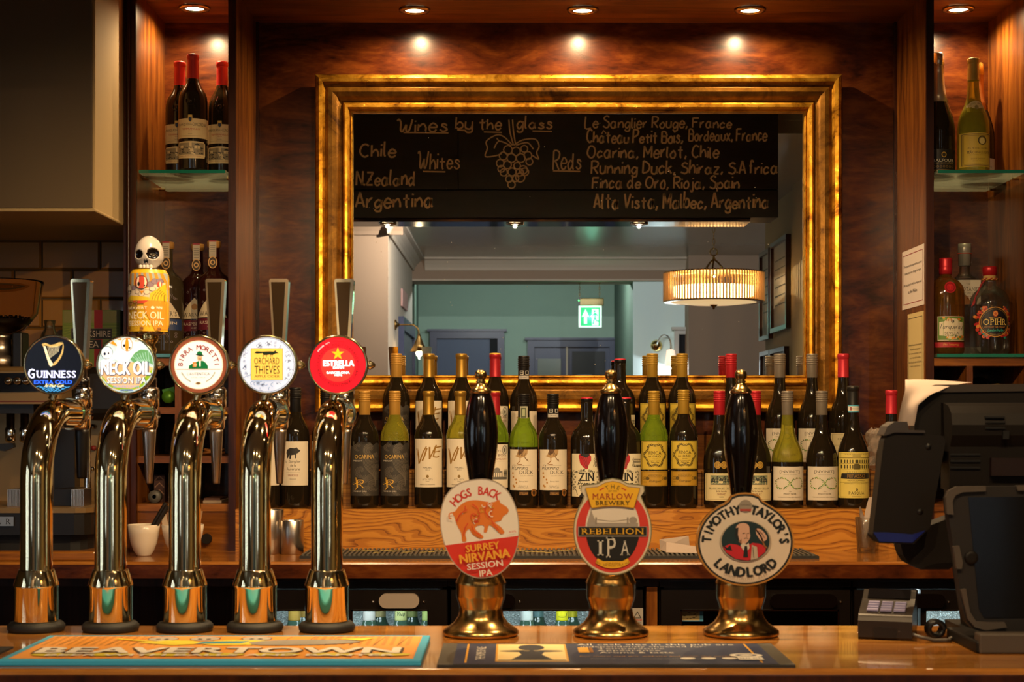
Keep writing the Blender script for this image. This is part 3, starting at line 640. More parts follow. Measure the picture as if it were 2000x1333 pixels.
# framed notices on the wall beside the bar
M_ply = mat('notice_paper', '#8d8a80', .6); M_frm = wood('dark_frame_wood', '#1d0c05', '#30150a', '#43200f')
for (ya, yb, za, zb_, lab) in ((.46, .95, 1.883, 2.341, 'dark framed notice with ruled lines, upper right in the mirror'), (.08, .41, 1.86, 2.33, 'dark framed notice, upper and further of the mirrored frames'),
                              (.44, .90, 1.35, 1.80, 'dark framed notice, lower right in the mirror'), (.10, .42, 1.35, 1.80, 'dark framed notice, lower and further of the mirrored frames')):
    t = thing('framed_notice', lab, 'picture frame', (1.35, (ya+yb)/2, za), 'framed notices on the wall beside the bar')
    f_ = .022; x1 = 1.35; x0 = 1.325
    MB().box(x0, x1, ya, ya+f_, za, zb_, M_frm).box(x0, x1, yb-f_, yb, za, zb_, M_frm).box(x0, x1, ya+f_, yb-f_, za, za+f_, M_frm).box(x0, x1, ya+f_, yb-f_, zb_-f_, zb_, M_frm).build('frame', t)
    MB().box(x1-.008, x1, ya+f_, yb-f_, za+f_, zb_-f_, M_ply).build('notice', t)
    cv = Cv()
    for k in range(6): cv.rect(ya+.06, zb_-.10-k*.045, yb-.06, zb_-.094-k*.045, '#33332f')
    cv.emit(MB(), lambda x, y, l: (x1-.0083-.0002*l, x, y)).build('ruled_lines', t)
MBp = MB().box(-.688, -.680, -.60, -.45, 0, 0, M_lgrey)
t = thing('fuse_cover', 'small pink square cover high on the mirrored pale wall', 'cover plate', (-.688, -1.45, 2.2)); MB().box(-.688, -.676, -1.75, -1.25, 2.14, 2.25, mat('pink_plastic', '#b98f88', .5)).build('cover', t, bevel=.003)
# ---------------------------------------------------------------- bottles
S = .001316      # one photo pixel at the front row of bottles, in metres
PROF = {
 'bordeaux': [(.030, .0), (.0355, .003), (.0368, .010), (.0370, .165), (.0366, .180), (.0345, .194), (.0300, .206), (.0240, .216), (.0185, .226), (.0155, .236), (.0140, .246), (.0138, .298)],
 'broad': [(.033, .0), (.0395, .003), (.0415, .012), (.0418, .170), (.0410, .185), (.0380, .200), (.0320, .212), (.0240, .222), (.0180, .232), (.0155, .245), (.0150, .298)],
 'burgundy': [(.034, .0), (.0390, .003), (.0405, .010), (.0405, .112), (.0398, .127), (.0370, .144), (.0315, .160), (.0250, .174), (.0198, .188), (.0168, .203), (.0150, .222), (.0140, .250), (.0138, .298)],
 'champagne': [(.036, .0), (.0425, .004), (.044, .012), (.044, .115), (.0430, .130), (.0395, .150), (.0330, .172), (.0255, .195), (.0200, .215), (.0168, .238), (.0150, .262), (.0148, .312)],
 'gin_round': [(.038, .0), (.0455, .004), (.047, .012), (.047, .150), (.0455, .168), (.0400, .180), (.0300, .190), (.0180, .198), (.0140, .206), (.0135, .236)],
 'gin_fat': [(.040, .0), (.0475, .006), (.050, .018), (.050, .125), (.0475, .145), (.0390, .160), (.0260, .170), (.0165, .180), (.0150, .192), (.0150, .205)],
 'gin_tall': [(.038, .0), (.0415, .004), (.0425, .012), (.0425, .170), (.0410, .186), (.0350, .200), (.0240, .210), (.0160, .220), (.0145, .232), (.0140, .275)],
}
for k_ in PROF: PROF[k_] = PROF[k_][:3]+cat_rom(PROF[k_][3:], 3)
_mc = {}
def cached(key, make):
    if key not in _mc: _mc[key] = make()
    return _mc[key]
def mesh_of(mb, name):
    me = bpy.data.meshes.new(name); me.from_pydata(mb.v, [], mb.f)
    for m in mb.mats: me.materials.append(m)
    me.polygons.foreach_set('material_index', mb.m); me.polygons.foreach_set('use_smooth', mb.sm); me.update(); return me
def body(kind, m): return cached(('b', kind, m.name), lambda: mesh_of(MB().lathe([(.0001, .004), (.02, .003)]+PROF[kind]+[(.0001, PROF[kind][-1][1])], m, 40), 'glass_body'))
def fill(kind, z1, m=None):
    def mk():
        p = [(r-.0022, max(z, .006)) for r, z in PROF[kind] if z <= z1]
        return mesh_of(MB().lathe([(.0001, .006)]+p+[(p[-1][0], z1), (.0001, z1)], m or M_wine, 32), 'wine')
    return cached(('f', kind, z1, (m or M_wine).name), mk)
def body2(kind, m, zf):
    """clear green above the wine, dark below its level"""
    def mk():
        P = [(.0001, .004), (.02, .003)]+PROF[kind]; out = []; ms = []
        for a, b in zip(P, P[1:]):
            if a[1] < zf < b[1]:
                f = (zf-a[1])/(b[1]-a[1]); q = (a[0]+(b[0]-a[0])*f, zf); out += [a, q]; ms += [M_bdark, m]
            else: out.append(a); ms.append(M_bdark if b[1] <= zf else m)
        out += [P[-1], (.0001, P[-1][1])]; ms.append(m)
        return mesh_of(MB().lathe(out, None, 40, mats=ms), 'glass_body')
    return cached(('b2', kind, m.name, zf), mk)
def capm(c, rough=.38, metal=.35): return mat('cap_%s' % str(c), c, rough, metal)
def screw(c, top=.3, L_=.062):
    def mk():
        z0 = top-L_; r = .0147
        p = [(r-.0004, z0), (r, z0+.001), (r, top-.029)]
        for k in range(4):
            zz = top-.028+k*.0055; p += [(r+.0002, zz), (r+.0011, zz+.0012), (r+.0011, zz+.0028), (r-.0005, zz+.0036), (r-.0003, zz+.0046)]
        p += [(r+.0006, top-.0055), (r+.0006, top-.002), (r-.001, top), (.0001, top)]
        return mesh_of(MB().lathe(p, capm(c), 32), 'screw_cap')
    return cached(('s', c, top, L_), mk)
def foil(c, ctop=None, top=.3, L_=.062, r=.0150, metal=.35, rough=.38):
    def mk():
        z0 = top-L_; m1 = capm(c, rough, metal); m2 = capm(ctop, rough, metal) if ctop else m1
        p = [(r+.0003, z0), (r, z0+.002), (r-.0008, top-.016), (r-.0006, top-.013), (r+.0006, top-.012), (r+.0007, top-.004), (r, top-.001), (r-.003, top), (.0001, top)]
        ms = [m1]*4+[m2 if ctop and ctop[0] == 'G' else m1]*0+[m1, m2, m2, m2]
        return mesh_of(MB().lathe(p, m1, 32, mats=ms), 'foil_capsule')
    return cached(('c', c, ctop, top, L_, r), mk)
def label_mesh(key, draw, R, s=S, eps=.00012):
    def mk():
        cv = Cv(); draw(cv)
        def fn(x, y, l):
            a = math.asin(max(-1, min(1, x*s/R))); q = R+.0003+(.0001+.00002*l if l > 1 else 0)
            return (q*math.sin(a), -q*math.cos(a), y*s)
        return mesh_of(cv.emit(MB(), fn, 3), 'label')
    return cached(('l', key), mk)
CREAM = '#d3c6b0'
def L_boar(c):
    c.rect(-26, 43, 26, 126, CREAM, 12)
    c.poly([(-14, 104), (-13, 110), (-6, 114), (2, 113), (6, 115), (8, 112), (13, 109), (10, 105), (6, 103), (5, 94), (3, 94), (3, 101), (-4, 100), (-5, 93), (-8, 93), (-8, 101), (-11, 94), (-13, 94), (-13, 101)], '#2a2622')
    c.hand('la Sanglier', -17, 86, 5, '#3a3531', .5, 30, 0, .2); c.hand('de la', -6, 79, 4, '#3a3531', .5, 11); c.hand('Auvergne', -13, 72, 5, '#3a3531', .5, 25)
    c.rect(-14, 67.3, 12, 67.7, '#8a7f70', 3); c.text('VIN ROUGE', -1, 62, 20, 4, '#7d2320', .02); c.text('FRANCE', -1, 55, 12, 2, '#6a6055')
def L_ocarina(c):
    D = '#332e29'; W = '#5f564b'
    c.poly([(x, 24) for x in range(-27, 28, 3)]+[(27, 124), (24, 127), (20, 126), (16, 122), (10, 128), (3, 125), (-3, 122), (-8, 125), (-13, 129), (-18, 124), (-24, 120), (-27, 123)], D)
    for cx, cy, n in ((10, 112, 6), (-14, 118, 3), (4, 82, 0), (-8, 70, 5), (22, 76, 4), (16, 44, 5), (20, 98, 4), (4, 34, 4)):
        for k in range(n): c.ring(cx, cy, 2+k*2.1, 2.9+k*2.1, W, 16, 1, .3*k, 4.6+.3*k)
    for k in range(9): c.stroke([(-4+k*1.9, 100-k), (-2+k*2.6, 84), (8+k*1.6, 70-k), (22-k*.4, 58-2*k)], .8, W, 3)
    for k in range(7): c.stroke([(-24, 30+k*3), (-10+k, 44+k*2.2), (6, 52+k*2), (25, 56+k*2.4)], .8, W, 3)
    c.text('OCARINA', -1, 100, 36, 7.5, '#c9a24c', .01); c.text('MERLOT', -13, 92, 16, 3, '#cfc5b5', .02)
    c.hand('R', -14, 40, 15, '#d8a83a', 1.3, 11); c.stroke([(-22, 46), (-10, 52), (-8, 50)], 1.2, '#d8a83a'); c.stroke([(-17, 60), (-15, 40), (-18, 36)], 1.2, '#d8a83a')
    c.text('WINE OF CHILE', -9, 33, 24, 2.8, '#cfc5b5', .02)
def L_vive(c):
    G = '#8a6420'; c.rect(-26, 41, 26, 135, CREAM, 12)
    for P, wd in (([(-22, 116), (-19, 100), (-18, 86)], 2), ([(-18, 87), (-11, 107), (-4, 120)], 1.6), ([(-3, 117), (-8, 101), (-12, 92)], 2), ([(2, 119), (2, 106), (2, 95)], 2.2), ([(2, 96), (9, 111), (15, 123)], 1.7),
                  ([(13, 118), (9, 100)], 1.8), ([(9, 100), (16, 99), (20, 101)], 1.5), ([(12, 109), (18, 110), (22, 111)], 1.4), ([(13, 118), (20, 119), (25, 120)], 1.7)):
        c.stroke(P, wd*1.5, G, 4); c.l += 1
    c.text('MALBEC', -2, 79, 17, 3.2, '#4a4238'); c.text('2021', -2, 74.5, 8, 2.2, '#4a4238'); c.ell(-2, 62, 3, 3, '#9a7a38', 12); c.ring(-2, 62, 1, 2, '#5a4420', 12)
    c.text('ALTA VISTA', -2, 56, 20, 3.2, '#3f3830', 0, True); c.text('WINES', -2, 52.5, 7, 1.6, '#3f3830'); c.text('PRODUCT OF ARGENTINA', -2, 46, 28, 2, '#4a4238')
def L_petit(c):
    c.rect(-25, 40, 26, 124, CREAM, 12); c.text('CHATEAU', 8, 111, 30, 4, '#4a4238', 0, True); c.text('PETIT BOIS', 4, 103, 38, 5, '#5a3026', 0, True)
    c.text('SAINT-EMILION', 6, 95.5, 34, 3, '#8a3a2c', 0, True); c.rect(-14, 91, 20, 91.4, '#7a6a58', 4)
    c.rect(-6, 60, 16, 72, '#6b665e', 3); c.ell(6, 74, 6, 5, '#77726a', 14); c.rect(-20, 56, 24, 61, '#55514a', 6)
    for k in range(5): c.rect(-4+k*4, 61, -2+k*4, 69, CREAM)
    for k in range(3): c.ell(19+k*2, 68, 1, 8, '#4a4740', 8)
    c.ell(20, 113, 5, 10, '#b9b3a5', 16); c.ring(20, 113, 3.6, 4.2, '#5a564c', 16, 2.1); c.ell(20, 113, 1.6, 4, '#5a564c', 8)
def L_duck(c):
    B = '#6b4a26'; c.rect(-26, 36, 26, 117, CREAM, 12)
    c.poly([(-10, 117), (9, 117), (8, 108), (3, 102), (-6, 100), (-12, 102), (-16, 104), (-10, 108)], '#a8865a', 0); c.poly([(-9, 117), (2, 117), (-1, 110), (-7, 106), (-12, 107)], '#5b3d1f')
    c.stroke([(-6, 101), (-6, 94), (-12, 88), (-8, 87), (-2, 87)], 1.6, '#8a5a20'); c.stroke([(2, 103), (6, 97), (10, 93), (8, 98)], 1.5, B); c.stroke([(-18, 86), (0, 85.4), (14, 85)], .5, '#6a6055')
    for k in range(5): c.stroke([(-8+k*3, 114-k), (-6+k*3, 104)], .7, '#3b2712')
    c.hand('Running', -22, 77, 9, '#2c2823', .75, 30, 0, .25); c.text('DUCK', 6, 71.5, 26, 7.5, '#24211d', .015); c.text('SOUTH AFRICA', 7, 64.5, 24, 1.8, '#6a6055')
    c.text('Shiraz 2021', 1, 53.5, 17, 2.4, '#4a4238'); c.text('ORGANIC &', 0, 44.5, 18, 2.3, '#38332c'); c.text('FAIR TRADE', 0, 41, 20, 2.3, '#38332c')
    for x, y in ((-20, 70), (-19, 62), (-14, 57), (-13, 51), (-19, 45), (-17, 43)): c.ell(x, y, 1.5, 2.2, '#a8742c', 8)
    c.rect(-8, 26, 10, 33, '#4a2f12', 3); c.text('STELLAR', 1, 29.5, 16, 4, '#b08030', .02); c.ell(20, 31, 5, 7.5, '#8a5a24', 14); c.ell(20, 31, 2.4, 4.5, '#3a240e', 10)
def L_zin(c):
    K = '#171412'; c.rect(-29, 24, 29, 112, '#d3c8a8', 14)
    c.poly([(-17, 108), (-14, 112), (4, 112), (7, 106), (7, 98), (2, 88), (1, 82), (-2, 80), (-8, 84), (-14, 92)], '#a81624', 0); c.poly([(-15, 109), (-12, 112), (3, 112), (4, 108), (-2, 104), (-10, 107)], K)
    for k in range(4): c.stroke([(-12+k*4, 105), (-6+k*2.5, 94), (-3+k, 84)], .8, '#5a0c14', 3)
    c.stroke([(-4, 82), (-8, 76), (-3, 76)], .8, K); c.arc('RICHE IDRO', -4, 40, 38, 90, 48, 4.5, K, .03)
    c.text('ZIN', -2, 65, 30, 17, K, .03, True)
    for x in (-1, 1):
        P = [(x*23-2, 78), (x*27-2, 70), (x*25-2, 58), (x*27-2, 48), (x*20-2, 38), (x*17-2, 27)]; c.stroke(P, 1, K, 4)
        for k in range(8): c.ring(x*(21+(k % 2)*3)-2, 74-k*5, .8, 1.7, K, 8)
    c.hand('Premium', -18, 48, 7, K, 1.1, 30, 0, .2); c.hand('Drinking', -16, 40, 7, K, 1.1, 28, 0, .2)
    c.poly([(-16, 24), (-11, 33), (-3, 37), (6, 34), (12, 24)], K, 0)
    c.hand('Edizione', 12, 99, 4, K, .5, 15, 0, .2); c.hand('Speciale', 12, 94, 4, K, .5, 15, 0, .2); c.hand('Pasqua', 11, 86, 6, K, .7, 17, 0, .3)
def L_finca(c):
    Y_, Dk = '#c3a83c', '#3b3212'; c.rect(-25, 75, 25, 130, Y_, 12); c.frame(-24, 76, 24, 129, .6, Dk)
    for k in range(36):
        a = 2*PI*k/36; e = 1+.10*math.cos(6*a); c.ring(20*math.cos(a)*e*.93, 103+20.5*math.sin(a)*e, .9, 2.1, Dk if k % 2 else '#5c4e1c', 8)
    for a in (45, 135, 225, 315): c.stroke([(17*math.cos(math.radians(a)), 103+19*math.sin(math.radians(a))), (21*math.cos(math.radians(a)), 103+24*math.sin(math.radians(a)))], 1.3, Dk)
    c.text('FINCA', 0, 107.5, 24, 6, Dk, 0, True); c.text('DE', -10, 100.5, 5, 2.6, Dk, .01); c.text('ORO', 3, 100.8, 15, 4, Dk, 0, True)
    c.text('RIOJA', 0, 95.5, 9, 1.8, '#6a5a24'); c.text('DENOMINACION DE ORIGEN', 0, 92, 20, 1.2, '#6a5a24'); c.hand('Product of Spain', -7, 88, 2.2, '#5a4a1c', .3, 14)
def L_finca2(c):
    Dk = '#3b3212'
    c.rect(-25, 43, 25, 72, '#ad8424', 12); c.frame(-24, 44, 24, 71, .5, Dk); c.text('EMBOTELLADO POR', 0, 66, 20, 1.4, Dk); c.text('BODEGAS LACRIMUS', 0, 63.6, 26, 2, Dk, .02); c.text('EN SAN ASENSIO, ESPAGNE', 0, 61, 22, 1.3, Dk)
    c.ring(-19, 58, 2.8, 3.4, Dk, 14); c.ell(-14, 58, 3.4, 3.4, '#5b4715', 14); c.text('A', -19, 58, 3, 3.4, Dk); c.ring(16, 58, 2.8, 3.4, Dk, 14); c.ell(20.5, 58, 3.2, 3.2, '#5b4715', 14); c.text('A', 16, 58, 3, 3.4, Dk)
    c.hand('Rodriguez', -11, 51, 4.5, Dk, .4, 22, 0, .3); c.text('2021', -19, 51, 6, 1.8, Dk)
def L_fransch(c):
    B = '#c8b98c'; D = '#26312c'; c.poly([(-28, 15), (-14, 15), (0, 15), (14, 15), (28, 15), (29, 17), (29, 66), (28, 68), (14, 68), (0, 68), (-14, 68), (-28, 68), (-29, 66), (-29, 17)], B); c.frame(-27.5, 17, 27.5, 66.5, .4, '#7a6a3a')
    c.rect(-20, 46, 20, 64, '#6f7a62', 8); c.poly([(-20, 54), (-16, 61), (-12, 58), (-6, 64), (0, 58), (6, 62), (12, 63), (20, 55), (20, 50), (-20, 50)], D)
    for k in range(13): c.stroke([(-19+k*3, 61-(k % 3)), (-17+k*3, 53)], .5, B)
    for k in range(7): c.stroke([(-20+k*6, 46), (-14+k*5, 51)], .8, B)
    c.rect(-5, 49, 3, 53, B); c.rect(-20, 46, 20, 47.5, D, 6)
    c.text('FRANSCHHOEK CELLAR', 0, 38.5, 46, 4, D, .0, True); c.hand('Bottler Australia', -10, 32, 3, '#5a3a2a', .4, 20); c.text('SHIRAZ', 0, 27.5, 16, 4, '#6e2a1e', 0, True); c.text('2020', 0, 22, 8, 2.2, D)
    for x in (-7, 5): c.ell(x, 84, 6.3, 7, '#a8822c', 18); c.ring(x, 84, 4, 5, '#5c4310', 18); c.text('F', x, 84, 3, 5, '#6a4d14')
def L_inviniti(c):
    W = '#c9bfae'; c.rect(-29, 16, 29, 81, W, 14); c.text('[NVINIT]', 0, 70.5, 38, 6.5, '#4a463e'); c.text('CERTIFIED SUSTAINABLE', 0, 65.5, 26, 1.4, '#6a655a')
    for k in range(110):
        t = 2*PI*k/110; d = 1+math.sin(t)**2; x = 25*math.cos(t)/d*1.0; y = 48.5+30*math.sin(t)*math.cos(t)/d
        c.ell(x+random.uniform(-1.3, 1.3), y+random.uniform(-1.3, 1.3), random.uniform(.8, 1.5), random.uniform(.6, 1.1), random.choice(['#3f7a24', '#2c4f1c', '#6f9a34', '#7a5a30', '#1f5a34', '#8fb35a']), 7, random.uniform(0, 3))
        c.l -= 1 if k % 4 else 0
    c.text('2021', 0, 33, 5, 1.6, '#4a463e'); c.text('PINOT NOIR', 0, 28, 24, 3.3, '#5a554a'); c.text('MARLBOROUGH, NEW ZEALAND', 0, 21.5, 44, 2.2, '#5a554a')
    for k in range(28): c.rect(-28.5+k*2.04, 15.2, -27.6+k*2.04, 16.2, W); c.l -= 1
def L_ripasso(c):
    Y_, D = '#cdb95c', '#3a3416'; c.rect(-30, 19, 29, 104, Y_, 14); c.frame(-28, 21, 27, 102, .4, '#7a6c30'); c.text('VERONA 1925', 0, 100, 44, 1.8, '#6a5c28')
    c.rect(-29, 93, 28, 94.5, '#7a6c30', 8); c.rect(-8, 94, 8, 101, '#a8964a', 3)
    for r, (y, h_) in enumerate(((84, 6), (74, 7))):
        for k in range(12):
            if 4 < k < 7: continue
            c.rect(-27+k*4.6, y, -25+k*4.6, y+h_, D); c.l -= 1
        c.l += 1; c.rect(-29, y-1.6, 28, y-.8, '#8a7b3a', 8)
    c.rect(-6, 72, 6, 80, '#55491c', 3); c.ell(0, 80, 6, 3.4, '#55491c', 14); c.rect(-3, 84, 3, 90, D)
    c.text('S U P E R I O R E', 0, 67.5, 36, 1.8, '#6a5c28'); c.poly([(-27, 55), (-26, 65), (-13, 65.4), (0, 65.5), (13, 65.4), (26, 65), (27, 60), (26, 55), (13, 54.6), (0, 54.5), (-13, 54.6)], '#1b1812'); c.text('RIPASSO', 0, 60, 34, 7, '#8f6c24', .02)
    c.text('VALPOLICELLA RIPASSO', 0, 51.5, 34, 2, D); c.rect(-28, 48, 26, 48.5, D, 8); c.text('DENOMINAZIONE DI ORIGINE CONTROLLATA', 0, 46, 44, 1.4, D)
    c.ring(0, 35, 1, 2.2, D, 12); c.text('PASQUA', 0, 28, 30, 6, '#2a2410', 0, True); c.text('FAMIGLIA PASQUA', 0, 22.5, 18, 1.5, D)
def L_pasq(c):
    c.rect(-28, 16, 28, 72, '#c7b98f', 14); c.frame(-26, 18, 26, 70, .4, '#7a6a3a'); c.text('PASQUETTI', 0, 60, 34, 4, '#3a352a', 0, True); c.rect(-24, 48, 24, 48.5, '#8a7a4a', 6)
    c.text('ROSSO', 0, 38, 18, 4, '#5a2a20')
def L_marq(c):
    B = '#cbb384'; c.rect(-29, 65, 29, 103, B, 14); c.poly([(-4, 110), (4, 110), (4.5, 100), (0, 95), (-4.5, 100)], '#b99a4c'); c.poly([(-3, 105), (3, 105), (3, 100), (0, 96.5), (-3, 100)], '#1d2b4a'); c.text('W', 0, 108, 5, 3, '#d0a838')
    c.text('MARQU\u00c9S', -13, 91.5, 22, 6.5, '#2a2520', .01); c.text('DE LA', 1.5, 91, 5.5, 3, '#2a2520'); c.text('CONCORDIA', 16, 91.5, 22, 6.5, '#2a2520', .01)
    c.text('TEMPRANILLO', 0, 82.5, 36, 3.4, '#a03024', .01); c.text('2019', 0, 78.5, 8, 1.8, '#a03024'); c.text('RIOJA', 0, 73, 8, 2, '#5a5040'); c.rect(-22, 69.5, 22, 69.9, '#7a6a48', 6)
def L_marq2(c):
    B = '#cbb384'
    c.poly([(-25, 27), (-12, 26), (0, 25.6), (12, 26), (25, 27), (26, 31), (26, 54), (24, 58), (12, 58.6), (0, 59), (-12, 58.6), (-24, 58), (-26, 54), (-26, 31)], B)
    c.rect(-24, 33, 24, 56, '#8a7a5c', 10); D = '#2f2a22'
    for k in range(40): x, y = random.uniform(-23, 22), random.uniform(35, 49); c.ell(x, y, random.uniform(1, 2.6), random.uniform(.6, 1.4), D, 7); c.l -= 1
    c.l += 1; c.poly([(-4, 46), (3, 34), (10, 33), (4, 46)], B); c.rect(8, 45, 18, 51, B, 3); c.poly([(7, 51), (13, 55), (19, 51)], D); c.rect(-20, 46, -14, 51, B); c.rect(-2, 48, 3, 57, B); c.text('MARQUES DE LA CONCORDIA', 0, 30, 40, 1.8, '#8a3a2c')
def put(t, me, name, loc=(0, 0, 0)): return share(me, name, t, loc)
def bottle(kind, u, base, Y, glass, cap, lab, labR, label, group, zs=1.0, fillz=None, capname='screw_cap', rz=None, ls=S, extra=None):
    t = thing('wine_bottle', label, 'bottle', (X(u, Y), Y, base), group, random.uniform(-.05, .05) if rz is None else rz)
    t.scale = (1, 1, zs)
    b = put(t, body2(kind, glass, fillz) if fillz else body(kind, glass), 'glass_body')
    put(t, cap, capname)
    if lab: put(t, label_mesh(lab.__name__+kind, lab, labR, ls), 'label')
    lo = {'L_finca': L_finca2, 'L_marq': L_marq2}.get(lab.__name__ if lab else '')
    if lo: put(t, label_mesh(lo.__name__+kind, lo, labR, ls), 'lower_label')
    if extra: extra(t)
    return t
GOLD, GOLD2, REDC, GREY = '#b98a3c', '#a9842e', '#b3202a', '#7c7266'
low, up = 'front row of wine bottles on the stepped shelf', 'back row of wine bottles on the stepped shelf'
YL, YU = 4.21, 4.365
R1, R2, R3 = .0372, .0408, .0420
def duck_neck(t):
    def mk():
        c = Cv(); c.rect(-10, 181, 10, 188, '#b9b1a6', 8); c.text('ORGANIC', 0, 184.5, 12, 2.4, '#2a2622'); c.rect(-8, 190, -1, 198, '#cfc8bd', 3); c.rect(-7, 191, -2, 197, '#15120f', 3); c.text('W', -4.5, 194, 4, 3, '#cfc8bd'); c.rect(3, 190, 9, 198, '#cfc8bd', 3); c.rect(4, 191, 8, 197, '#15120f', 3)
        R = .0153
        return mesh_of(c.emit(MB(), lambda x, y, l: ((R+.0001*l)*math.sin(math.asin(max(-1, min(1, x*S/R)))), -(R+.0001*l)*math.cos(math.asin(max(-1, min(1, x*S/R)))), y*S+.0), 4), 'neck_label')
    put(t, cached('duckneck', mk), 'neck_label')
def green_neck(t):
    def mk():
        c = Cv(); c.rect(-7, 177, 8, 203, '#a8a48c', 6); c.rect(-5, 180, 5, 200, '#4a5238', 4); c.rect(-3, 183, 3, 197, '#9aa07a', 3); R = .0155
        return mesh_of(c.emit(MB(), lambda x, y, l: ((R+.0001*l)*math.sin(math.asin(x*S/R)), -(R+.0001*l)*math.cos(math.asin(x*S/R)), y*S), 4), 'neck_label')
    put(t, cached('greenneck', mk), 'neck_label')
def strip_neck(t):
    def mk():
        c = Cv(); c.rect(-11, 184, 11, 198, '#3f9ab8', 8); c.rect(-11, 186.5, 11, 195.5, '#cfc9bb', 8); c.text('DOCG 2019', 2, 191, 14, 3, '#5a5650'); c.rect(-8, 188, -5, 194, '#8a4a44'); R = .0160
        return mesh_of(c.emit(MB(), lambda x, y, l: ((R+.0001*l)*math.sin(math.asin(x*S/R)), -(R+.0001*l)*math.cos(math.asin(x*S/R)), y*S-.008), 4), 'neck_label')
    put(t, cached('stripneck', mk), 'neck_label')
blk_s = screw('#1c1917'); gold_s = screw(GOLD); finc_s = screw(GOLD2); vive_f = foil('#a67f32', metal=.7); red_s = screw(REDC); grey_s = screw(GREY)
pet_f = foil('#a8202a', 'G' and '#c49a3a'); zin_f = foil('#171413', '#b81f33'); rip_f = foil('#242220', '#3a3632'); pas_f = foil('#c02a38')
W = 'dark wine bottle'
bottle('bordeaux', 521, SZ, YL, M_bdark, blk_s, L_boar, R1, 'boar label wine bottle half hidden behind the cider tap, left end of front row', low, 1.03)
bottle('bordeaux', 577, SZ, YL, M_bdark, blk_s, L_boar, R1, 'black capped wine bottle with boar label, clear between the cider and red taps', low, 1.03, rz=0)
bottle('bordeaux', 637, SZ, YL, M_bdark, blk_s, L_boar, R1, 'boar label wine bottle mostly hidden behind the red badge tap', low, 1.03)
bottle('bordeaux', 712, SZ, YL, M_bdark, gold_s, L_ocarina, R1, 'dark front wine bottle with gold cap and swirling charcoal label, right of red tap', low, rz=.12)
bottle('bordeaux', 771, SZ, YL, M_byel, gold_s, L_ocarina, R1, 'green tinted wine bottle with gold cap and swirling charcoal label, front row', low, fillz=.172, rz=.08)
bottle('bordeaux', 837, SZ, YL, M_bdark, vive_f, L_vive, R1, 'dark front wine bottle, speckled gold capsule, cream label with brushed gold word', low, capname='foil_capsule', rz=.05)
bottle('bordeaux', 899, SZ, YL, M_byel, vive_f, L_vive, R1, 'green tinted front wine bottle, gold capsule, brushed gold word, beside the left pump', low, fillz=.178, capname='foil_capsule')
bottle('bordeaux', 966, SZ, YL, M_bgreen, pet_f, L_petit, R1, 'green front wine bottle with red capsule, half hidden behind the left pump', low, fillz=.168, capname='foil_capsule')
bottle('bordeaux', 1023, SZ, YL, M_bgreen, blk_s, L_duck, R1, 'bright green front wine bottle with duck label and printed strip on its neck', low, .975, fillz=.160, extra=green_neck)
bottle('bordeaux', 1080, SZ, YL, M_bdark, blk_s, L_duck, R1, 'dark front wine bottle with duck label and white banded black cap', low, .975, extra=duck_neck)
bottle('broad', 1146, SZ, YL, M_bdark, zin_f, L_zin, R3, 'broad front wine bottle with red balloon label, left of the middle pump', low, .945, capname='foil_capsule', rz=0)
bottle('broad', 1221, SZ, YL, M_bdark, zin_f, L_zin, R3, 'broad front wine bottle with red balloon label, behind the middle pump', low, .945, capname='foil_capsule', rz=0)
bottle('bordeaux', 1277, SZ, YL, M_bgreen, finc_s, L_finca, R1, 'green front wine bottle with yellow scroll bordered label and gold cap', low, fillz=.172, rz=0)
bottle('bordeaux', 1335, SZ, YL, M_bdark, finc_s, L_finca, R1, 'dark front wine bottle with yellow scroll bordered label and gold cap', low, 1.01, rz=0)
bottle('burgundy', 1405, SZ, YL, M_bdark, red_s, L_fransch, R2, 'red capped front wine bottle with vineyard engraving, left of the right pump', low, rz=0)
bottle('burgundy', 1475, SZ, YL, M_bdark, red_s, L_fransch, R2, 'red capped front wine bottle with vineyard engraving, behind the right pump', low, rz=0)
bottle('burgundy', 1538, SZ, YL, M_byel, grey_s, L_inviniti, R2, 'olive green front wine bottle with leafy infinity label and grey cap', low, fillz=.118, rz=0)
bottle('burgundy', 1605, SZ, YL, M_bdark, grey_s, L_inviniti, R2, 'dark front wine bottle with leafy infinity label and grey cap', low, rz=0)
bottle('burgundy', 1666, SZ, YL, M_bdark, rip_f, L_ripasso, R2, 'tall dark wine bottle with yellow palace label and blue striped neck band', low, 1.045, capname='foil_capsule', rz=.03, extra=strip_neck)
bottle('burgundy', 1741, SZ, YL+.03, M_bdark, pas_f, L_pasq, R2, 'red capsule wine bottle standing alone beside the till', low, 1.01, capname='foil_capsule')
bottle('bordeaux', 774, UZ, YU, M_bdark, gold_s, L_ocarina, R1, 'gold capped wine bottle with swirling charcoal label, leftmost of back row', up, 1.03)
bottle('bordeaux', 838, UZ, YU, M_bdark, vive_f, L_vive, R1, 'back row wine bottle with brushed gold word label, left one of two', up, 1.03, capname='foil_capsule')
bottle('bordeaux', 901, UZ, YU, M_bdark, vive_f, L_vive, R1, 'back row wine bottle with brushed gold word label, right one of two', up, 1.03, capname='foil_capsule')
bottle('bordeaux', 967, UZ, YU, M_bdark, pet_f, L_petit, R1, 'back row wine bottle with gold and red capsule above the left pump', up, 1.035, capname='foil_capsule')
bottle('bordeaux', 1023, UZ, YU, M_bdark, blk_s, L_duck, R1, 'back row wine bottle with duck label and white banded black cap', up, 1.01, extra=duck_neck)
bottle('broad', 1211, UZ, YU, M_bdark, zin_f, L_zin, R3, 'back row broad wine bottle with red topped black capsule', up, .985, capname='foil_capsule', rz=0)
bottle('bordeaux', 1274, UZ, YU, M_bdark, finc_s, L_finca, R1, 'back row wine bottle with yellow scroll label, left one of two', up, 1.03, rz=0)
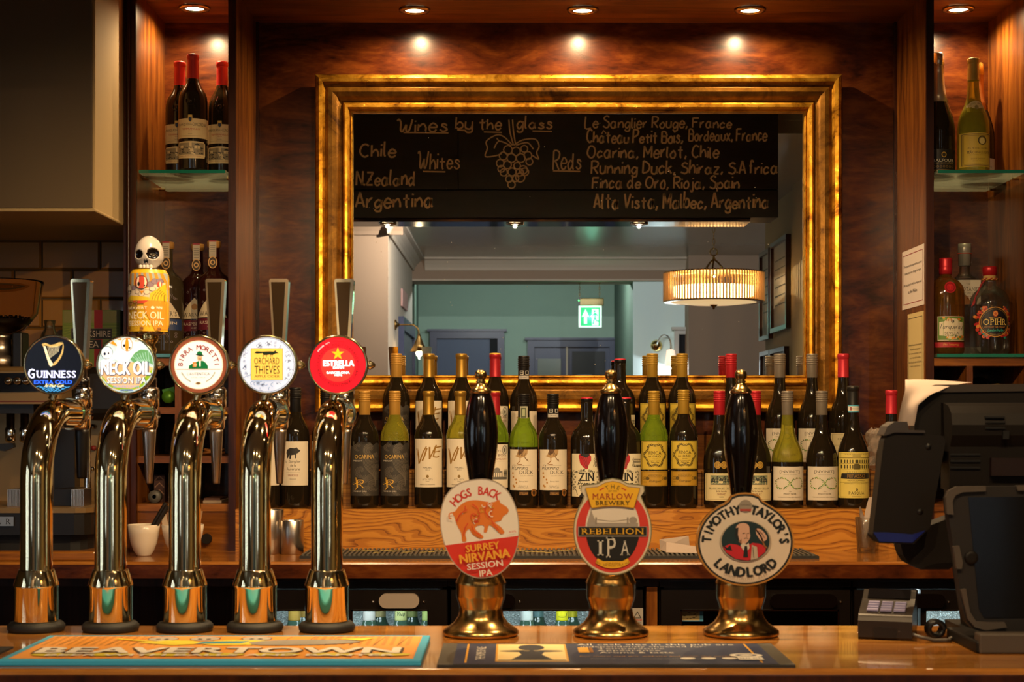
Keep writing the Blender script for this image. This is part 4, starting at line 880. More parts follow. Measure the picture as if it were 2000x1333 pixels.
bottle('bordeaux', 1332, UZ, YU, M_bdark, finc_s, L_finca, R1, 'back row wine bottle with yellow scroll label, right one of two', up, 1.03, rz=0)
bottle('burgundy', 1428, UZ, YU, M_bdark, red_s, L_fransch, R2, 'back row wine bottle with red screw cap behind the right pump', up, 1.028)
bottle('burgundy', 1523, UZ, YU, M_bdark, grey_s, L_inviniti, R2, 'back row wine bottle with leafy infinity label, left one of two', up, 1.028, rz=0)
bottle('burgundy', 1586, UZ, YU, M_bdark, grey_s, L_inviniti, R2, 'back row wine bottle with leafy infinity label, right one of two', up, 1.028, rz=0)
def emboss(t):
    mb = MB(); cyc = [(.0085*math.cos(2*PI*k/24), .152+.0085*math.sin(2*PI*k/24)) for k in range(25)]
    mb.tube([(x, -.0335-.0*z+(.152-z)*-.35, z) for x, z in cyc], .0012, M_bdark, 6); mb.build('embossed_seal', t, world=False)
bottle('burgundy', 1647, UZ, YU, M_bdark, pas_f, L_pasq, R2, 'back row wine bottle with bright red capsule at the right mirror edge', up, 1.03, capname='foil_capsule', extra=emboss)
# three red topped bottles on the upper left glass shelf
GZ, GL = Z(332, 4.126), Z(691.5, 4.135)
mq = foil('#c23432', top=.300, L_=.066)
def marq(u, Y, lab):
    def seal(t):
        mb = MB(); mb.tube([(.011*math.cos(2*PI*k/24), -.0362+abs(math.sin(2*PI*k/24)-1)*.0+(.0035 if math.sin(2*PI*k/24) > .3 else 0), .178+.011*math.sin(2*PI*k/24)) for k in range(25)], .0014, M_bdark, 6)
        mb.lathe([(.0001, -.0372), (.006, -.037), (.0065, -.0355)], M_bdark, 16, (0, 0, .178), 'y').build('embossed_seal', t, world=False)
    bottle('bordeaux', u, GZ, Y, M_bdark, mq, L_marq, .0372, lab, 'red topped wine bottles on the upper left shelf', 1.015, capname='foil_capsule', rz=.0, ls=.001306*.99, extra=seal)
marq(377, 4.19, 'red capsule wine bottle standing in front of two others on left shelf')
marq(351, 4.275, 'red capsule wine bottle behind on the left, upper left shelf')
marq(434, 4.275, 'red capsule wine bottle behind on the right, partly hidden by the upright')
# sparkling and white wine on the upper right shelf
def L_balf(c):
    c.rect(-32, 3, 32, 49, '#14110e', 12); c.ell(4, 38, 5, 5.5, '#b08a34', 16); c.ell(4, 38, 3.4, 3.8, '#2a2210', 14); c.text('BALFOUR', 4, 27, 42, 6, '#d6cdb4', .02); c.text('HUSH HEATH ESTATE', 4, 21.5, 40, 2.4, '#a08a58')
    for k in range(7): c.ring(-14+k*6, 15, 1.5, 2.4, '#7a6230', 10)
    c.rect(-30, 6, 30, 9, '#8a6a2c', 8)
def neck_balf(t):
    def mk():
        c = Cv(); c.rect(-17, 108, 17, 120, '#1a1610', 8); c.poly([(-16, 112), (0, 98), (16, 112)], '#1a1610'); c.stroke([(-16, 110), (0, 97), (16, 110)], 1.2, '#b08a34'); c.ell(0, 113, 8, 8.5, '#b8923a', 18); c.ell(0, 113, 6, 6.4, '#3a2c10', 16); c.ring(0, 113, 2.6, 4, '#c8a24a', 14)
        return mesh_of(c.emit(MB(), lambda x, y, l: (x*S, -math.sqrt(max(1e-6, (.0335-(y-100)*.00035)**2-(x*S)**2))-.0004-.0001*l, y*S), 4), 'neck_label')
    put(t, cached('balfneck', mk), 'neck_label')
def champ_foil(c1, c2):
    def mk():
        return mesh_of(MB().lathe([(.0275, .190), (.0215, .212), (.0180, .238), (.0160, .262), (.0158, .285), (.0172, .286), (.0174, .300), (.0160, .316), (.012, .320), (.0001, .321)], None, 32, mats=[capm(c1, .3, .6)]*5+[capm(c2, .22, .8)]*4), 'foil_capsule')
    return cached(('ch', c1), mk)
bottle('champagne', 1831, GZ, 4.24, M_bdark, champ_foil('#c8b49a', '#d8d0c0'), L_balf, .0443, 'sparkling wine bottle with pale foil and black label, upper right shelf', 'bottles on the upper right shelf', 1.0, capname='foil_capsule', extra=neck_balf, rz=.0)
def L_macon(c):
    Y_, D = '#c9a83a', '#4a3a16'; c.rect(-30, 12, 30, 78, Y_, 14); c.frame(-28, 14, 28, 76, 1.6, '#7a6430', 10); c.frame(-25, 17, 25, 73, .5, D, 10)
    c.ell(8, 63, 9, 9, '#8a7436', 18); c.ell(8, 62, 5.5, 6.5, '#e0c878', 16); c.ring(8, 63, 7, 9, D, 18); c.text('LES PETITES FLEURS', 0, 48, 40, 3.2, D, 0, True); c.text('M\u00c2CON-LUGNY', 2, 40.5, 44, 6.5, '#2a2212', 0, True)
    c.text('APPELLATION M\u00c2CON-LUGNY CONTROLEE', 0, 35, 34, 1.6, D); c.text('LOUIS JADOT', 0, 27, 26, 3.4, D, 0, True); c.text('BEAUNE - FRANCE', 0, 23, 20, 1.6, D)
def neck_macon(t):
    def mk():
        c = Cv(); c.poly([(-17, 120), (-17, 132), (-10, 140), (0, 143), (10, 140), (17, 132), (17, 120), (8, 119), (-8, 119)], '#c8b684'); c.arc('LOUIS JADOT', 0, 122, 16, 90, 90, 3, '#6a5a2a'); c.ell(0, 129, 4, 4.5, '#8a7a48', 12)
        return mesh_of(c.emit(MB(), lambda x, y, l: (x*S, -math.sqrt(max(1e-6, (.0262-(y-130)*.00045)**2-(x*S)**2))-.0006-.0001*l, y*S), 4), 'neck_label')
    put(t, cached('macneck', mk), 'neck_label')
bottle('burgundy', 1901, GZ, 4.215, M_byel, foil('#b79a45', L_=.058), L_macon, .0408, 'white wine bottle with cream yellow crest label, upper right shelf', 'bottles on the upper right shelf', 1.0, capname='foil_capsule', extra=neck_macon, rz=.03)
def L_rose(c): c.rect(-28, 4, 28, 44, '#c9b6a4', 12); c.text('& FILS', 14, 26, 18, 4, '#3a342e', 0, True); c.rect(-20, 18, 20, 18.5, '#7a6a5a', 4)
bottle('champagne', 1909, GZ, 4.34, M_bdark, champ_foil('#c98a50', '#c8a24a'), L_rose, .0443, 'copper foil sparkling bottle hidden behind the yellow label one', 'bottles on the upper right shelf', .985, capname='foil_capsule', rz=.1)
# gins on the lower right shelf
M_amber = mat('amber_gin', (.95, .62, .16), .02, trans=1, ior=1.25)
thin_glass(M_amber, (.90, .55, .14), .10, (.7, .35, .05)); M_red = pm('#a8141c', .35)
def L_tanq(c):
    c.rect(-23, 26, 30, 73, '#b9ad93', 14); c.rect(-22, 27.5, 29, 71.5, '#5a7a2c', 12)
    for k in range(26): c.ell(random.uniform(-21, 28), random.choice([random.uniform(28, 36), random.uniform(64, 71)]), 2.6, 2, random.choice(['#c8641c', '#7a9a34', '#d08a24', '#3a5a1c']), 8); c.l -= 1
    c.l += 1; c.poly([(-20, 62), (-12, 63), (-6, 68), (4, 69), (13, 68), (18, 63), (26, 62), (26, 36), (16, 35), (12, 30), (4, 28), (-4, 30), (-8, 35), (-20, 36)], '#cdbfa2')
    c.ell(4, 63, 3, 3.4, '#26262a', 12); c.hand('Tanqueray', -20, 49, 9, '#2a2a30', .8, 44, 0, .25); c.text('FLOR DE', 4, 46.5, 12, 1.8, '#3a3a30'); c.text('SEVILLA', 3, 40.5, 28, 5.5, '#22261c', .01); c.text('DISTILLED GIN', 3, 35.5, 24, 1.8, '#3a3a30'); c.ell(4, 30.5, 2.6, 2.6, '#d8941c', 10)
def L_band(c):
    c.rect(-34, 13, 30, 23, '#9c1622', 14); c.hand('Chas Tanqueray', -14, 17, 4, '#c08a3a', .5, 30, 0, .3)
t = thing('gin_bottle', 'amber gin bottle with red cap and red wax seal beside the upright', 'bottle', (X(1847, 4.2), 4.2, GL), 'gin bottles on the lower right shelf', .0)
put(t, body('gin_round', M_amber), 'glass_body'); put(t, mesh_of(MB().lathe([(.0165, .206), (.0168, .222), (.0160, .224)]+[(.0168-.0008*(k % 2), .225+k*.0022) for k in range(9)]+[(.0160, .2475), (.0001, .2478)], capm('#b3202a'), 28), 'screw_cap'), 'screw_cap')
put(t, label_mesh('tanq', L_tanq, .0472), 'label'); put(t, label_mesh('tanqb', L_band, .0472), 'lower_label')
t_s = Cv(); t_s.ell(-.5, 129, 11, 11, M_red, 24); t_s.ring(-.5, 129, 7, 9, pm('#7a0c14', .3), 24); t_s.text('T', -.5, 129, 6, 7, pm('#c83a34', .3))
put(t, mesh_of(t_s.emit(MB(), lambda x, y, l: (x*S, -.0478-.0002*l+max(0, y-120)*.00022, y*S)), 'wax_seal'), 'wax_seal')
t = thing('gin_bottle', 'tall clear square gin bottle with silver cap, behind the other gins', 'bottle', (X(1884, 4.33), 4.33, GL), 'gin bottles on the lower right shelf', 0)
def rbox(w_, d_, z0, z1, m, r=.008):
    P = []
    for cx, cy, a0 in ((w_-r, -d_+r, -90), (w_-r, d_-r, 0), (-w_+r, d_-r, 90), (-w_+r, -d_+r, 180)):
        for k in range(5): a = math.radians(a0+22.5*k); P.append((cx+r*math.cos(a), cy+r*math.sin(a)))
    return MB().prism(P, z0, z1, m, 'xy')
b1 = rbox(.034, .034, 0, .205, M_clear); b1.lathe([(.030, .205), (.020, .214), (.014, .222), (.0135, .25)], M_clear, 28); b1.build('glass_body', t, world=False)
MB().lathe([(.016, .240), (.0165, .270), (.0175, .271), (.0175, .286), (.0168, .298), (.0001, .299)], capm('#8f8a80'), 28).build('cap', t, world=False)
cv = Cv(); cv.rect(-25, 103, 25, 152, '#bdb4a4'); cv.text('THE', 0, 144, 8, 3, '#5a5248'); cv.text('BOTANIST', 4, 134, 40, 8, '#3a362e', 0, True); cv.text('ISLAY DRY GIN', 0, 126, 30, 3, '#6a6258'); cv.text('22', 2, 117, 10, 6, '#8a4a40'); cv.rect(-25, 0, 25, 18, '#b3aba0')
cv.emit(MB(), flat((0, -.0342, 0), S)).build('label', t, world=False); MB().tube([(.0178*math.cos(2*PI*k/20), .0178*math.sin(2*PI*k/20), .272) for k in range(21)], .0012, pm('#b0402c'), 6).build('cap_band', t, world=False)
t = thing('gin_bottle', 'clear gin bottle with round black label and red twisted cord', 'bottle', (X(1933, 4.2), 4.2, GL), 'gin bottles on the lower right shelf', 0)
put(t, body('gin_fat', M_clear), 'glass_body')
def L_opihr(c):
    for x in (-1, 1):
        for k in range(60):
            a = random.uniform(-1.2, 1.1); r = random.uniform(26, 36); c.ell(x*min(36.5, r*math.cos(a)), 62+r*math.sin(a)*1.0, random.uniform(2, 4), random.uniform(1.5, 3), random.choice(['#b5301c', '#c85a24', '#a01c1c', '#c9803a', '#1f8a7a', '#8a1420']), 8, random.uniform(0, 3)); c.l -= 1
        c.l += 2
    c.ell(0, 62, 28, 29, '#b9802c', 36); c.ell(0, 62, 26.5, 27.5, '#120d12', 36); c.ring(0, 62, 24.6, 25.2, '#8a6a2c', 36); c.ell(0, 78, 5, 6, '#b5502c', 14); c.ring(0, 78, 3, 4, '#d8a84c', 12); c.stroke([(-12, 71), (0, 69), (12, 71)], 1, '#b98a3c', 3)
    c.text('OPIHR', 0, 62, 44, 12, '#d3b25a', .005, True); c.text('SPICES OF THE ORIENT', 0, 52, 40, 2.4, '#b9823c'); c.hand('London Dry Gin', -14, 44, 4.5, '#2fa08a', .6, 29, 0, .3); c.text('43% VOL  70CL', 0, 38, 20, 2.2, '#8a6a3c')
put(t, label_mesh('opihr', L_opihr, .0502), 'label')
MB().lathe([(.016, .190), (.0165, .204), (.0001, .205)], mat('cork_stopper', '#a8824c', .8), 24).build('cork', t, world=False); MB().lathe([(.0180, .203), (.0182, .222), (.017, .226), (.0001, .227)], capm('#a81c20'), 24).build('cap', t, world=False)
M_cord = mat('red_gold_cord', '#8a1c1c', .7)
for r in range(2):
    mb = MB(); P = [((.018+.0012*math.cos(9*q+r*PI))*math.cos(q), (.018+.0012*math.cos(9*q+r*PI))*math.sin(q), .193+.0014*math.sin(9*q+r*PI)-.0*r) for q in [2*PI*k/72 for k in range(73)]]
    mb.tube(P, .0018, M_cord if r else pm('#b9923c'), 6); mb.build('cord', t, world=False)
mb = MB()
mb.tube([(-.014, -.012, .193), (-.028, -.02, .178), (-.036, -.022, .160), (-.043, -.024, .148)], .0022, M_cord, 8)
for k in range(7): mb.tube([(-.043, -.024, .150), (-.046-.001*k, -.026+.0012*k, .128-.001*k)], .0010, M_cord, 5)
mb.build('tassel', t, world=False)
# fruit gins on the lower left shelf
def warner(u, Y, red, lab, seed):
    t = thing('gin_bottle', lab, 'bottle', (X(u, Y), Y, GL), 'gin bottles on the lower left shelf')
    m = mat('berry_gin_glass', '#2a0f0c', .08) if red else mat('smoky_gin_glass', '#3a3020', .08)
    put(t, body('gin_tall', m), 'glass_body')
    put(t, cached('wcork', lambda: mesh_of(MB().lathe([(.013, .268), (.0135, .276), (.0175, .277), (.0178, .290), (.0165, .293), (.0001, .2932)], mat('wooden_stopper', '#a9783a', .6), 28), 'stopper')), 'stopper')
    def strip():
        c = Cv(); c.rect(-7, 190, 7, 222, '#a89a86', 3); c.rect(-7, 220, 7, 223, '#8a1c28', 3)
        for k in range(6): c.rect(-5, 194+k*3.6, 5, 195+k*3.6, '#5a5248', 2)
        c.ell(0, 180, 9, 12, '#b98a4c', 18); c.ell(0, 180, 7, 10, '#3a2a18', 18); c.ring(0, 180, 3, 5, '#c89a5c', 14)
        return mesh_of(c.emit(MB(), lambda x, y, l: (x*S, -.0182-.0001*l, y*S), 4), 'paper_seal')
    put(t, cached('wstrip', strip), 'paper_seal')
    def mk():
        c = Cv(); b = '#5a1420' if red else '#22325a'
        for k in range(24):
            x, y = random.uniform(-24, 24), random.choice([random.uniform(20, 55), random.uniform(100, 125)]); c.ring(x, y, 1.5, 2.4, '#6a5a5a', 8); c.l -= 1
        c.l += 1; P = [(-27, 62)]+[(27*math.cos(math.radians(a)), 74+36*math.sin(math.radians(a))) for a in range(170, 5, -15)][0:0]
        c.poly([(-28, 72), (-24, 84), (-14, 100), (0, 114), (14, 100), (24, 84), (28, 72)], '#cbb897'); c.stroke([(-28, 72), (-24, 84), (-14, 100), (0, 114), (14, 100), (24, 84), (28, 72)], 1.2, '#2a2018')
        c.ell(0, 96, 6, 6, '#a8743a', 12); c.text("WARNER'S", 0, 80, 46, 9, '#2a1c16', .01, True); c.rect(-30, 48, 30, 70, b, 14); c.text('RASPBERRY' if red else 'DRY GIN', 0, 62, 46, 6, '#c8b8a0', .01); c.text('GIN' if red else 'RHUBARB', 0, 54, 14, 3, '#c8b8a0')
        return c
    put(t, label_mesh('warn%d' % red, lambda c: c.it.extend(mk().it), .0427), 'label')
warner(386, 4.29, 1, 'dark berry gin bottle with wooden stopper, taller middle one on lower left shelf', 1)
warner(418, 4.215, 1, 'dark berry gin bottle with wooden stopper, in front beside the upright', 2)
warner(327, 4.24, 0, 'smoky gin bottle with blue banded label behind the skull tap handle', 3)
# ---------------------------------------------------------------- bar counter and beer fonts
BARZ = 1.10
t = thing('bar_counter', 'long varnished wooden bar top in the foreground', 'counter', (0, 2.54, 1.06))
MB().box(-1.9, 2.0, 2.298, 2.783, 1.06, BARZ, M_top).build('bar_top', t, bevel=.007, seg=3)
MB().box(-1.9, 2.0, 2.34, 2.37, 0, 1.06, M_mahh).box(-1.9, 2.0, 2.37, 2.70, .96, 1.06, M_dark).build('front_panel', t)
MB().box(-1.9, 2.0, 2.291, 2.2985, 1.055, 1.092, M_dark).build('edge_moulding', t)
MB().tube([(-1.9, 2.325, 1.045), (2.0, 2.325, 1.045)], .014, M_dark, 12).build('moulding', t)
def E(c, k=.8): return pm(c, .25, k)
def font_tap(u, face, lab, top='paddle', name='beer_tap', nozzle='steel'):
    Y = 2.71; x0 = X(u, Y); t = thing(name, lab, 'beer tap', (x0, Y, BARZ), 'beer taps along the left of the bar')
    MB().lathe([(.0001, 0), (.044, 0), (.0465, .004), (.0465, .010), (.042, .015), (.034, .016), (.034, .017)], M_rub, 48).build('base_ring', t, world=False)
    MB().lathe([(.0355, .016), (.0358, .018), (.0358, .072), (.0368, .074), (.0366, .077), (.0300, .098), (.0292, .1), (.0285, .102), (.0262, .102)], M_pale, 48).build('collar', t, world=False)
    P = [(0, 0, .10), (0, 0, .2), (0, 0, .245)]
    R_ = .118; zc = .245
    for k in range(1, 15): a = PI/2*k/14; P.append((0, R_-R_*math.cos(a), zc+R_*math.sin(a)*.97))
    P += [(0, R_+.05, zc+R_*.97), (0, R_+.085, zc+R_*.97)]
    MB().tube(P, [.0262]*len(P), M_pale, 40).build('swan_neck', t, world=False)
    zt = zc+R_*.97; ye = R_+.085
    MB().lathe([(.028, ye), (.029, ye+.002), (.029, ye+.008), (.026, ye+.012), (.017, ye+.016), (.015, ye+.05), (.018, ye+.052), (.018, ye+.06), (.0001, ye+.06)], M_pale, 32, (0, 0, zt), 'y').build('end_flange', t, world=False)
    yv = ye+.085; v = MB()
    v.lathe([(.0001, yv-.03), (.016, yv-.028), (.0175, yv-.02), (.0175, yv+.016), (.014, yv+.022), (.0001, yv+.023)], M_chrome, 28, (0, 0, zt), 'y')
    v.lathe([(.012, zt-.03), (.0155, zt-.024), (.0165, zt), (.0165, zt+.012), (.0185, zt+.014), (.0185, zt+.044), (.0165, zt+.048), (.012, zt+.05)], M_chrome, 28, (0, yv, 0))
    v.lathe([(.0001, yv-.024), (.011, yv-.0235), (.0115, yv-.018)], M_chrome, 20, (0, 0, zt+.029), 'y')
    v.build('tap_valve', t, world=False)
    if nozzle == 'steel': MB().lathe([(.0001, zt-.128), (.0055, zt-.128), (.0062, zt-.126), (.0125, zt-.034), (.0125, zt-.028)], M_steel, 24, (0, yv, 0)).build('nozzle', t, world=False)
    else: MB().lathe([(.0001, zt-.118), (.0085, zt-.118), (.0092, zt-.115), (.0125, zt-.034), (.0125, zt-.028)], M_black, 24, (0, yv, 0)).build('nozzle', t, world=False)
    zh = zt+.05
    MB().lathe([(.0135, zh), (.0140, zh+.006), (.0140, zh+.016), (.0095, zh+.018), (.0095, zh+.05)], M_gloss, 20, (0, yv, 0)).build('lever_socket', t, world=False)
    if top == 'paddle':
        z0, z1 = zh+.03, 1.706-BARZ; w0, w1, dpt = .0085, .0178, .012
        P = [(-w0, z0), (w0, z0), (w1, z1-.003), (w1-.003, z1), (-w1+.003, z1), (-w1, z1-.003)]
        h_ = MB().prism([(a, b) for a, b in P], yv-dpt, yv+dpt, M_pale).build('tap_handle', t, world=False, bevel=.0022)
        q = .0038; Pi = [(-w0+q, z0+.01), (w0-q-.001, z0+.01), (w1-q-.002, z1-.006), (-w1+q, z1-.006)]
        MB().prism(Pi, yv-dpt-.0012, yv-dpt+.001, mat('smoked_insert', '#3a2c1c', .06, metal=.7)).build('handle_insert', h_, world=False)
    # badge
    yb, zb_, xb = .062, 1.542-BARZ, .012; Rb = .0510
    bd = MB().lathe([(.030, yb+.045), (.046, yb+.030), (Rb-.001, yb+.012), (Rb, yb-.003), (Rb-.001, yb-.0055), (Rb-.0035, yb-.0055), (Rb-.0045, yb-.002)], mat('badge_rim', (.46, .38, .22), .12, metal=1), 56, (xb, 0, zb_), 'y').build('badge', t, world=False)
    MB().lathe([(.007, Rb-.002), (.0085, Rb+.002), (.006, Rb+.006), (.0035, Rb+.010), (.0001, Rb+.0115)], M_pale, 14, (xb, yb+.012, zb_), 'x').build('side_screw', bd, world=False)
    MB().tube([(0, yb+.03, zt+.024), (xb*.8, yb+.032, zb_-.03)], .007, M_pale, 12).build('badge_stem', t, world=False)
    cv = Cv(); face(cv); r = Rb-.0042
    def dome(x, y, l): return (xb+x*r, yb-.0045-.00010*l, zb_+y*r)
    lens = cv.emit(MB(), dome).build('badge_face', t, world=False)
    return t, yv, zh
def disc(c, col, r=1, n=64):
    for a, b in ((0, .3), (.3, .6), (.6, .85), (.85, 1)):
        c.ring(0, 0, a*r, b*r, col, n)
    c.l = 3
def F_harp(c):
    K = E('#080a1c', .25); disc(c, K); G = E('#c9a860', .8); G2 = E('#f0e2b8', .9); D = E('#6a4a18', .6)
    c.poly([(-.42, .74), (-.36, .80), (-.26, .79), (-.1, .72), (.06, .75), (.2, .82), (.34, .83), (.35, .76), (.26, .70), (.12, .66), (-.06, .63), (-.2, .68), (-.3, .71), (-.36, .67)], G, 0)
    c.poly([(-.36, .68), (-.28, .68), (-.2, .45), (-.1, .18), (.02, .0), (-.07, -.06), (-.14, -.03), (-.22, .2), (-.3, .46)], G2, 0)
    c.poly([(.36, .80), (.33, .60), (.28, .42), (.16, .22), (.02, .08), (-.04, -.03), (.04, -.02), (.14, .06), (.28, .26), (.36, .46), (.38, .66)], G, 0)
    for k in range(9): c.stroke([(-.2+k*.052, .66+.004*k), (-.1+k*.036, .25+.028*k)], .012, G2)
    for k in range(4): c.stroke([(-.24+.02*k, .42-k*.12), (-.17+.02*k, .42-k*.12)], .012, D)
    Wt = E('#dfe2ff', 1.15); c.text('G', -.79, -.31, .22, .34, Wt, .03); c.text('UINNESS', .10, -.335, 1.42, .25, Wt, .03, True)
    B = E('#2f6cff', 1.1); c.text('EXTRA COLD', 0, -.62, 1.36, .13, B, .05)
    Cb = E('#3f9ae0', .9)
    for k in range(4):
        y = -.79-k*.05; hw = .6-k*.11
        c.stroke([(x/10*hw, y+.025*math.sin(x*1.3+k)) for x in range(-10, 11)], .024, Cb); c.l += 1
    c.hand('Arthur Gun', -.3, -.80, .13, E('#e8e0b0', .8), .02, .66, 0, .4)
def F_neck(c):
    disc(c, E('#bcd0cf', .85)); L_ = E('#e6e6e2', .95); O = E('#dd8a1c', .85); G = E('#8fb322', .75); P_ = E('#e2b27a', .8)
    def inside(P): return [(x, y) if x*x+y*y < .985**2 else (x/math.hypot(x, y)*.985, y/math.hypot(x, y)*.985) for x, y in P]
    for a in (60, 80, 100, 118): c.poly(inside([(math.cos(math.radians(a)), math.sin(math.radians(a))), (math.cos(math.radians(a+9)), math.sin(math.radians(a+9))), (.4*math.cos(math.radians(a+5)), .62)]), O)
    c.poly(inside([(-.95, .1), (-.6, .35), (-.42, .25), (-.2, .1), (.0, .12), (.2, .28), (.45, .55), (.75, .62), (.6, .9), (-.3, .9), (-.35, .5), (-.6, .3), (-.95, -.1)]), L_)
    c.poly(inside([(-.98, -.18), (-.6, .1), (-.3, .12), (0, .08), (.3, .1), (.6, .05), (1, -.1), (.9, -.42), (.5, -.86), (0, -1), (-.5, -.86), (-.86, -.5)]), P_)
    c.poly(inside([(-.86, -.4), (-.6, -.7), (-.3, -.82), (.2, -.86), (.5, -.74), (.62, -.52), (.9, -.2), (1, -.1), (.95, -.4), (.6, -.8), (0, -1), (-.6, -.8), (-.9, -.45)]), G)
    c.poly(inside([(.16, .2), (.3, .42), (.52, .55), (.8, .52), (.95, .3), (1, .0), (.8, .1), (.55, .08), (.3, .06)]), E('#5f9a62', .75))
    for k in range(7): c.stroke([(.2+.1*k, .36+.02*k), (.34+.08*k, .22), (.5+.06*k, .12)], .03, E('#c9cfc4', .8), 3)
    c.ell(.04, .73, .2, .24, L_, 24); c.ell(.04, .73, .07, .24, O, 20); c.ring(.04, .73, .19, .215, E('#b9762a', .7), 28, 1.15); c.ell(-.06, .70, .04, .055, E('#101018', .1), 12); c.ell(.14, .62, .03, .04, E('#101018', .1), 12); c.poly([(-.02, .46), (.1, .46), (.08, .34), (0, .34)], L_)
    c.ell(-.68, .44, .2, .23, L_, 24, -.3); c.ring(-.68, .44, .2, .22, E('#25304a', .4), 28, 1.1); c.ell(-.76, .40, .045, .06, E('#14204a', .3), 12); c.ell(-.62, .42, .03, .04, E('#14204a', .3), 12)
    sh = E('#5a6478', .5); Wt = E('#f2f2f2', .95)
    c.text('NECK OIL', .02, -.13, 1.80, .50, sh, .075); c.text('NECK OIL', .0, -.11, 1.76, .48, Wt, .03); c.text('SESSION IPA', .04, -.57, 1.42, .24, sh, .06); c.text('SESSION IPA', .03, -.555, 1.40, .225, Wt, .015)
    c.text('BEAVERTOWN', .02, -.78, .92, .09, E('#8aa0c8', .8), .03); c.rect(-.2, -.95, .28, -.88, E('#7a9ac0', .7)); c.text('ALC 4.3% VOL', .04, -.915, .38, .05, E('#1a2440', .3), .03)
def F_moretti(c):
    disc(c, E('#8a4a30', .45)); c.ell(0, 0, .86, .86, E('#d8d6ce', .92), 56); c.ring(0, 0, .86, .88, E('#e8d8b8', .7), 56)
    R_ = E('#8a2418', .6); c.arc('BIRRA MORETTI', 0, -.02, .66, 90, 172, .17, R_, .035)
    Gn = E('#0f6a36', .5); K = E('#20302a', .2); Sk = E('#c89a70', .8)
    c.poly([(-.36, -.14), (-.34, -.02), (-.2, .06), (-.05, .12), (.02, .16), (.16, .15), (.28, .06), (.34, -.05), (.34, -.14)], Gn, 0); c.ell(.04, .25, .09, .12, Sk, 18); c.ell(.04, .36, .15, .035, K, 18, -.12); c.poly([(-.07, .37), (-.05, .47), (.03, .50), (.12, .47), (.15, .35)], Gn); c.rect(-.05, .37, .13, .39, K)
    c.stroke([(.0, .22), (.1, .21)], .02, E('#4a3020', .3)); c.poly([(.02, .15), (.08, .15), (.07, -.05), (.03, -.05)], E('#e8e0d0', .8)); c.rect(-.21, -.08, -.09, .14, E('#b9701c', .8)); c.rect(-.21, .10, -.09, .15, E('#efe8d8', .9)); c.ell(-.12, .0, .06, .06, Sk, 12)
    c.rect(-.80, -.17, .80, -.145, E('#a8804c', .7)); c.text("L'AUTENTICA", 0, -.32, .82, .11, E('#6a6258', .6)); c.text('DAL 1859', 0, -.45, .5, .035, E('#8a8070', .6))
    for s in (-1, 1):
        for k in range(7):
            a = math.radians(-90+s*(28+k*6)); c.ell(.66*math.cos(a), .66*math.sin(a)+.0, .045, .018, E('#8a8468', .6), 8, a+PI/2+s*.5); c.l += 1
    c.ell(0, -.67, .1, .05, E('#a88a58', .6), 14); c.ell(0, -.66, .06, .03, E('#6a5030', .5), 12)
def F_orchard(c):
    disc(c, E('#c3cbdc', .92)); D = E('#2a3450', .25); rnd = random.Random(3)
    for k in range(60):
        a = rnd.uniform(0, 2*PI); r = rnd.uniform(.68, .9); x, y = r*math.cos(a), r*math.sin(a)
        if abs(x) < .66 and abs(y) < .62: continue
        q = rnd.random()
        if q < .4: c.ring(x, y, .055, .068, D, 14, 1, rnd.uniform(0, 3), rnd.uniform(4, 6.2))
        elif q < .7: c.stroke([(x-.07, y-.03), (x, y+.05), (x+.07, y-.01)], .014, D, 3)
        else:
            for j in range(3): c.stroke([(x-.05+j*.03, y-.05), (x-.03+j*.03, y+.05)], .010, D)
        c.l += 1 if k % 3 == 0 else 0
    c.ring(0, 0, .965, .98, D, 56)
    Y_ = E('#dfb04a', .88); c.rect(-.585, -.55, .575, .60, E('#6a5a20', .3)); c.rect(-.57, -.54, .56, .59, Y_); K = E('#22301f', .12)
    c.poly([(-.46, .43), (-.38, .49), (-.18, .475), (.1, .49), (.24, .48), (.30, .53), (.325, .48), (.42, .42), (.3, .405), (.24, .37), (.2, .35), (.1, .37), (-.06, .35), (-.12, .35), (-.16, .42), (-.36, .40)], K, 0)
    for x in (-.12, .0, .14, .2): c.stroke([(x, .37), (x-.03, .31), (x+.0, .285)], .022, K)
    c.text('ORCHARD', -.01, .14, .90, .25, K, .012); c.text('THIEVES', 0, -.18, .90, .29, K, .012); c.text('APPLE CIDER', 0, -.41, .90, .085, K, .02)
def F_star(c):
    disc(c, E('#cf1020', .9)); c.ring(0, 0, 0, .62, E('#e03028', .85), 56); Y_ = E('#f2a818', .9); c.l = 6
    c.poly([(.0+(.24 if k % 2 == 0 else .095)*math.cos(math.radians(90+36*k)), .40+(.24 if k % 2 == 0 else .095)*math.sin(math.radians(90+36*k))) for k in range(10)], Y_)
    D = E('#6a0c18', .3); c.arc('CERVEZA MEDITERRANEA', 0, 0, .73, 90, 158, .095, D, .02); c.arc('AUGUST KUENTZMANN DAMM', 0, 0, .73, 270, 150, .095, D, .02, False)
    c.arc('1876', 0, 0, .73, 180, 14, .07, D, 0); c.arc('1876', 0, 0, .73, 0, 14, .07, D, 0)
    Wt = E('#ffffff', 1.2); c.text('ESTRELLA', .03, .06, 1.10, .20, Wt, .06); c.text('DAMM', .03, -.10, .38, .09, Wt, .06); c.text('BARCELONA', .02, -.28, .82, .08, Wt, .06); c.text('1876', .03, -.37, .26, .065, Wt, .05)
    c.arc('CERVEZA 1876', 0, 0, .86, 128, 34, .04, Wt, .02); c.arc('FREDERIC DAMM', 0, 0, .86, 88, 26, .035, D, .01)
font_tap(71, F_harp, 'leftmost gold swan neck tap with a black harp badge', nozzle='black')
tk, yv, zh = font_tap(216, F_neck, 'gold swan neck tap topped by a yellow can and skull handle', top='can')
font_tap(361, F_moretti, 'gold swan neck tap with white badge of a man in green hat')
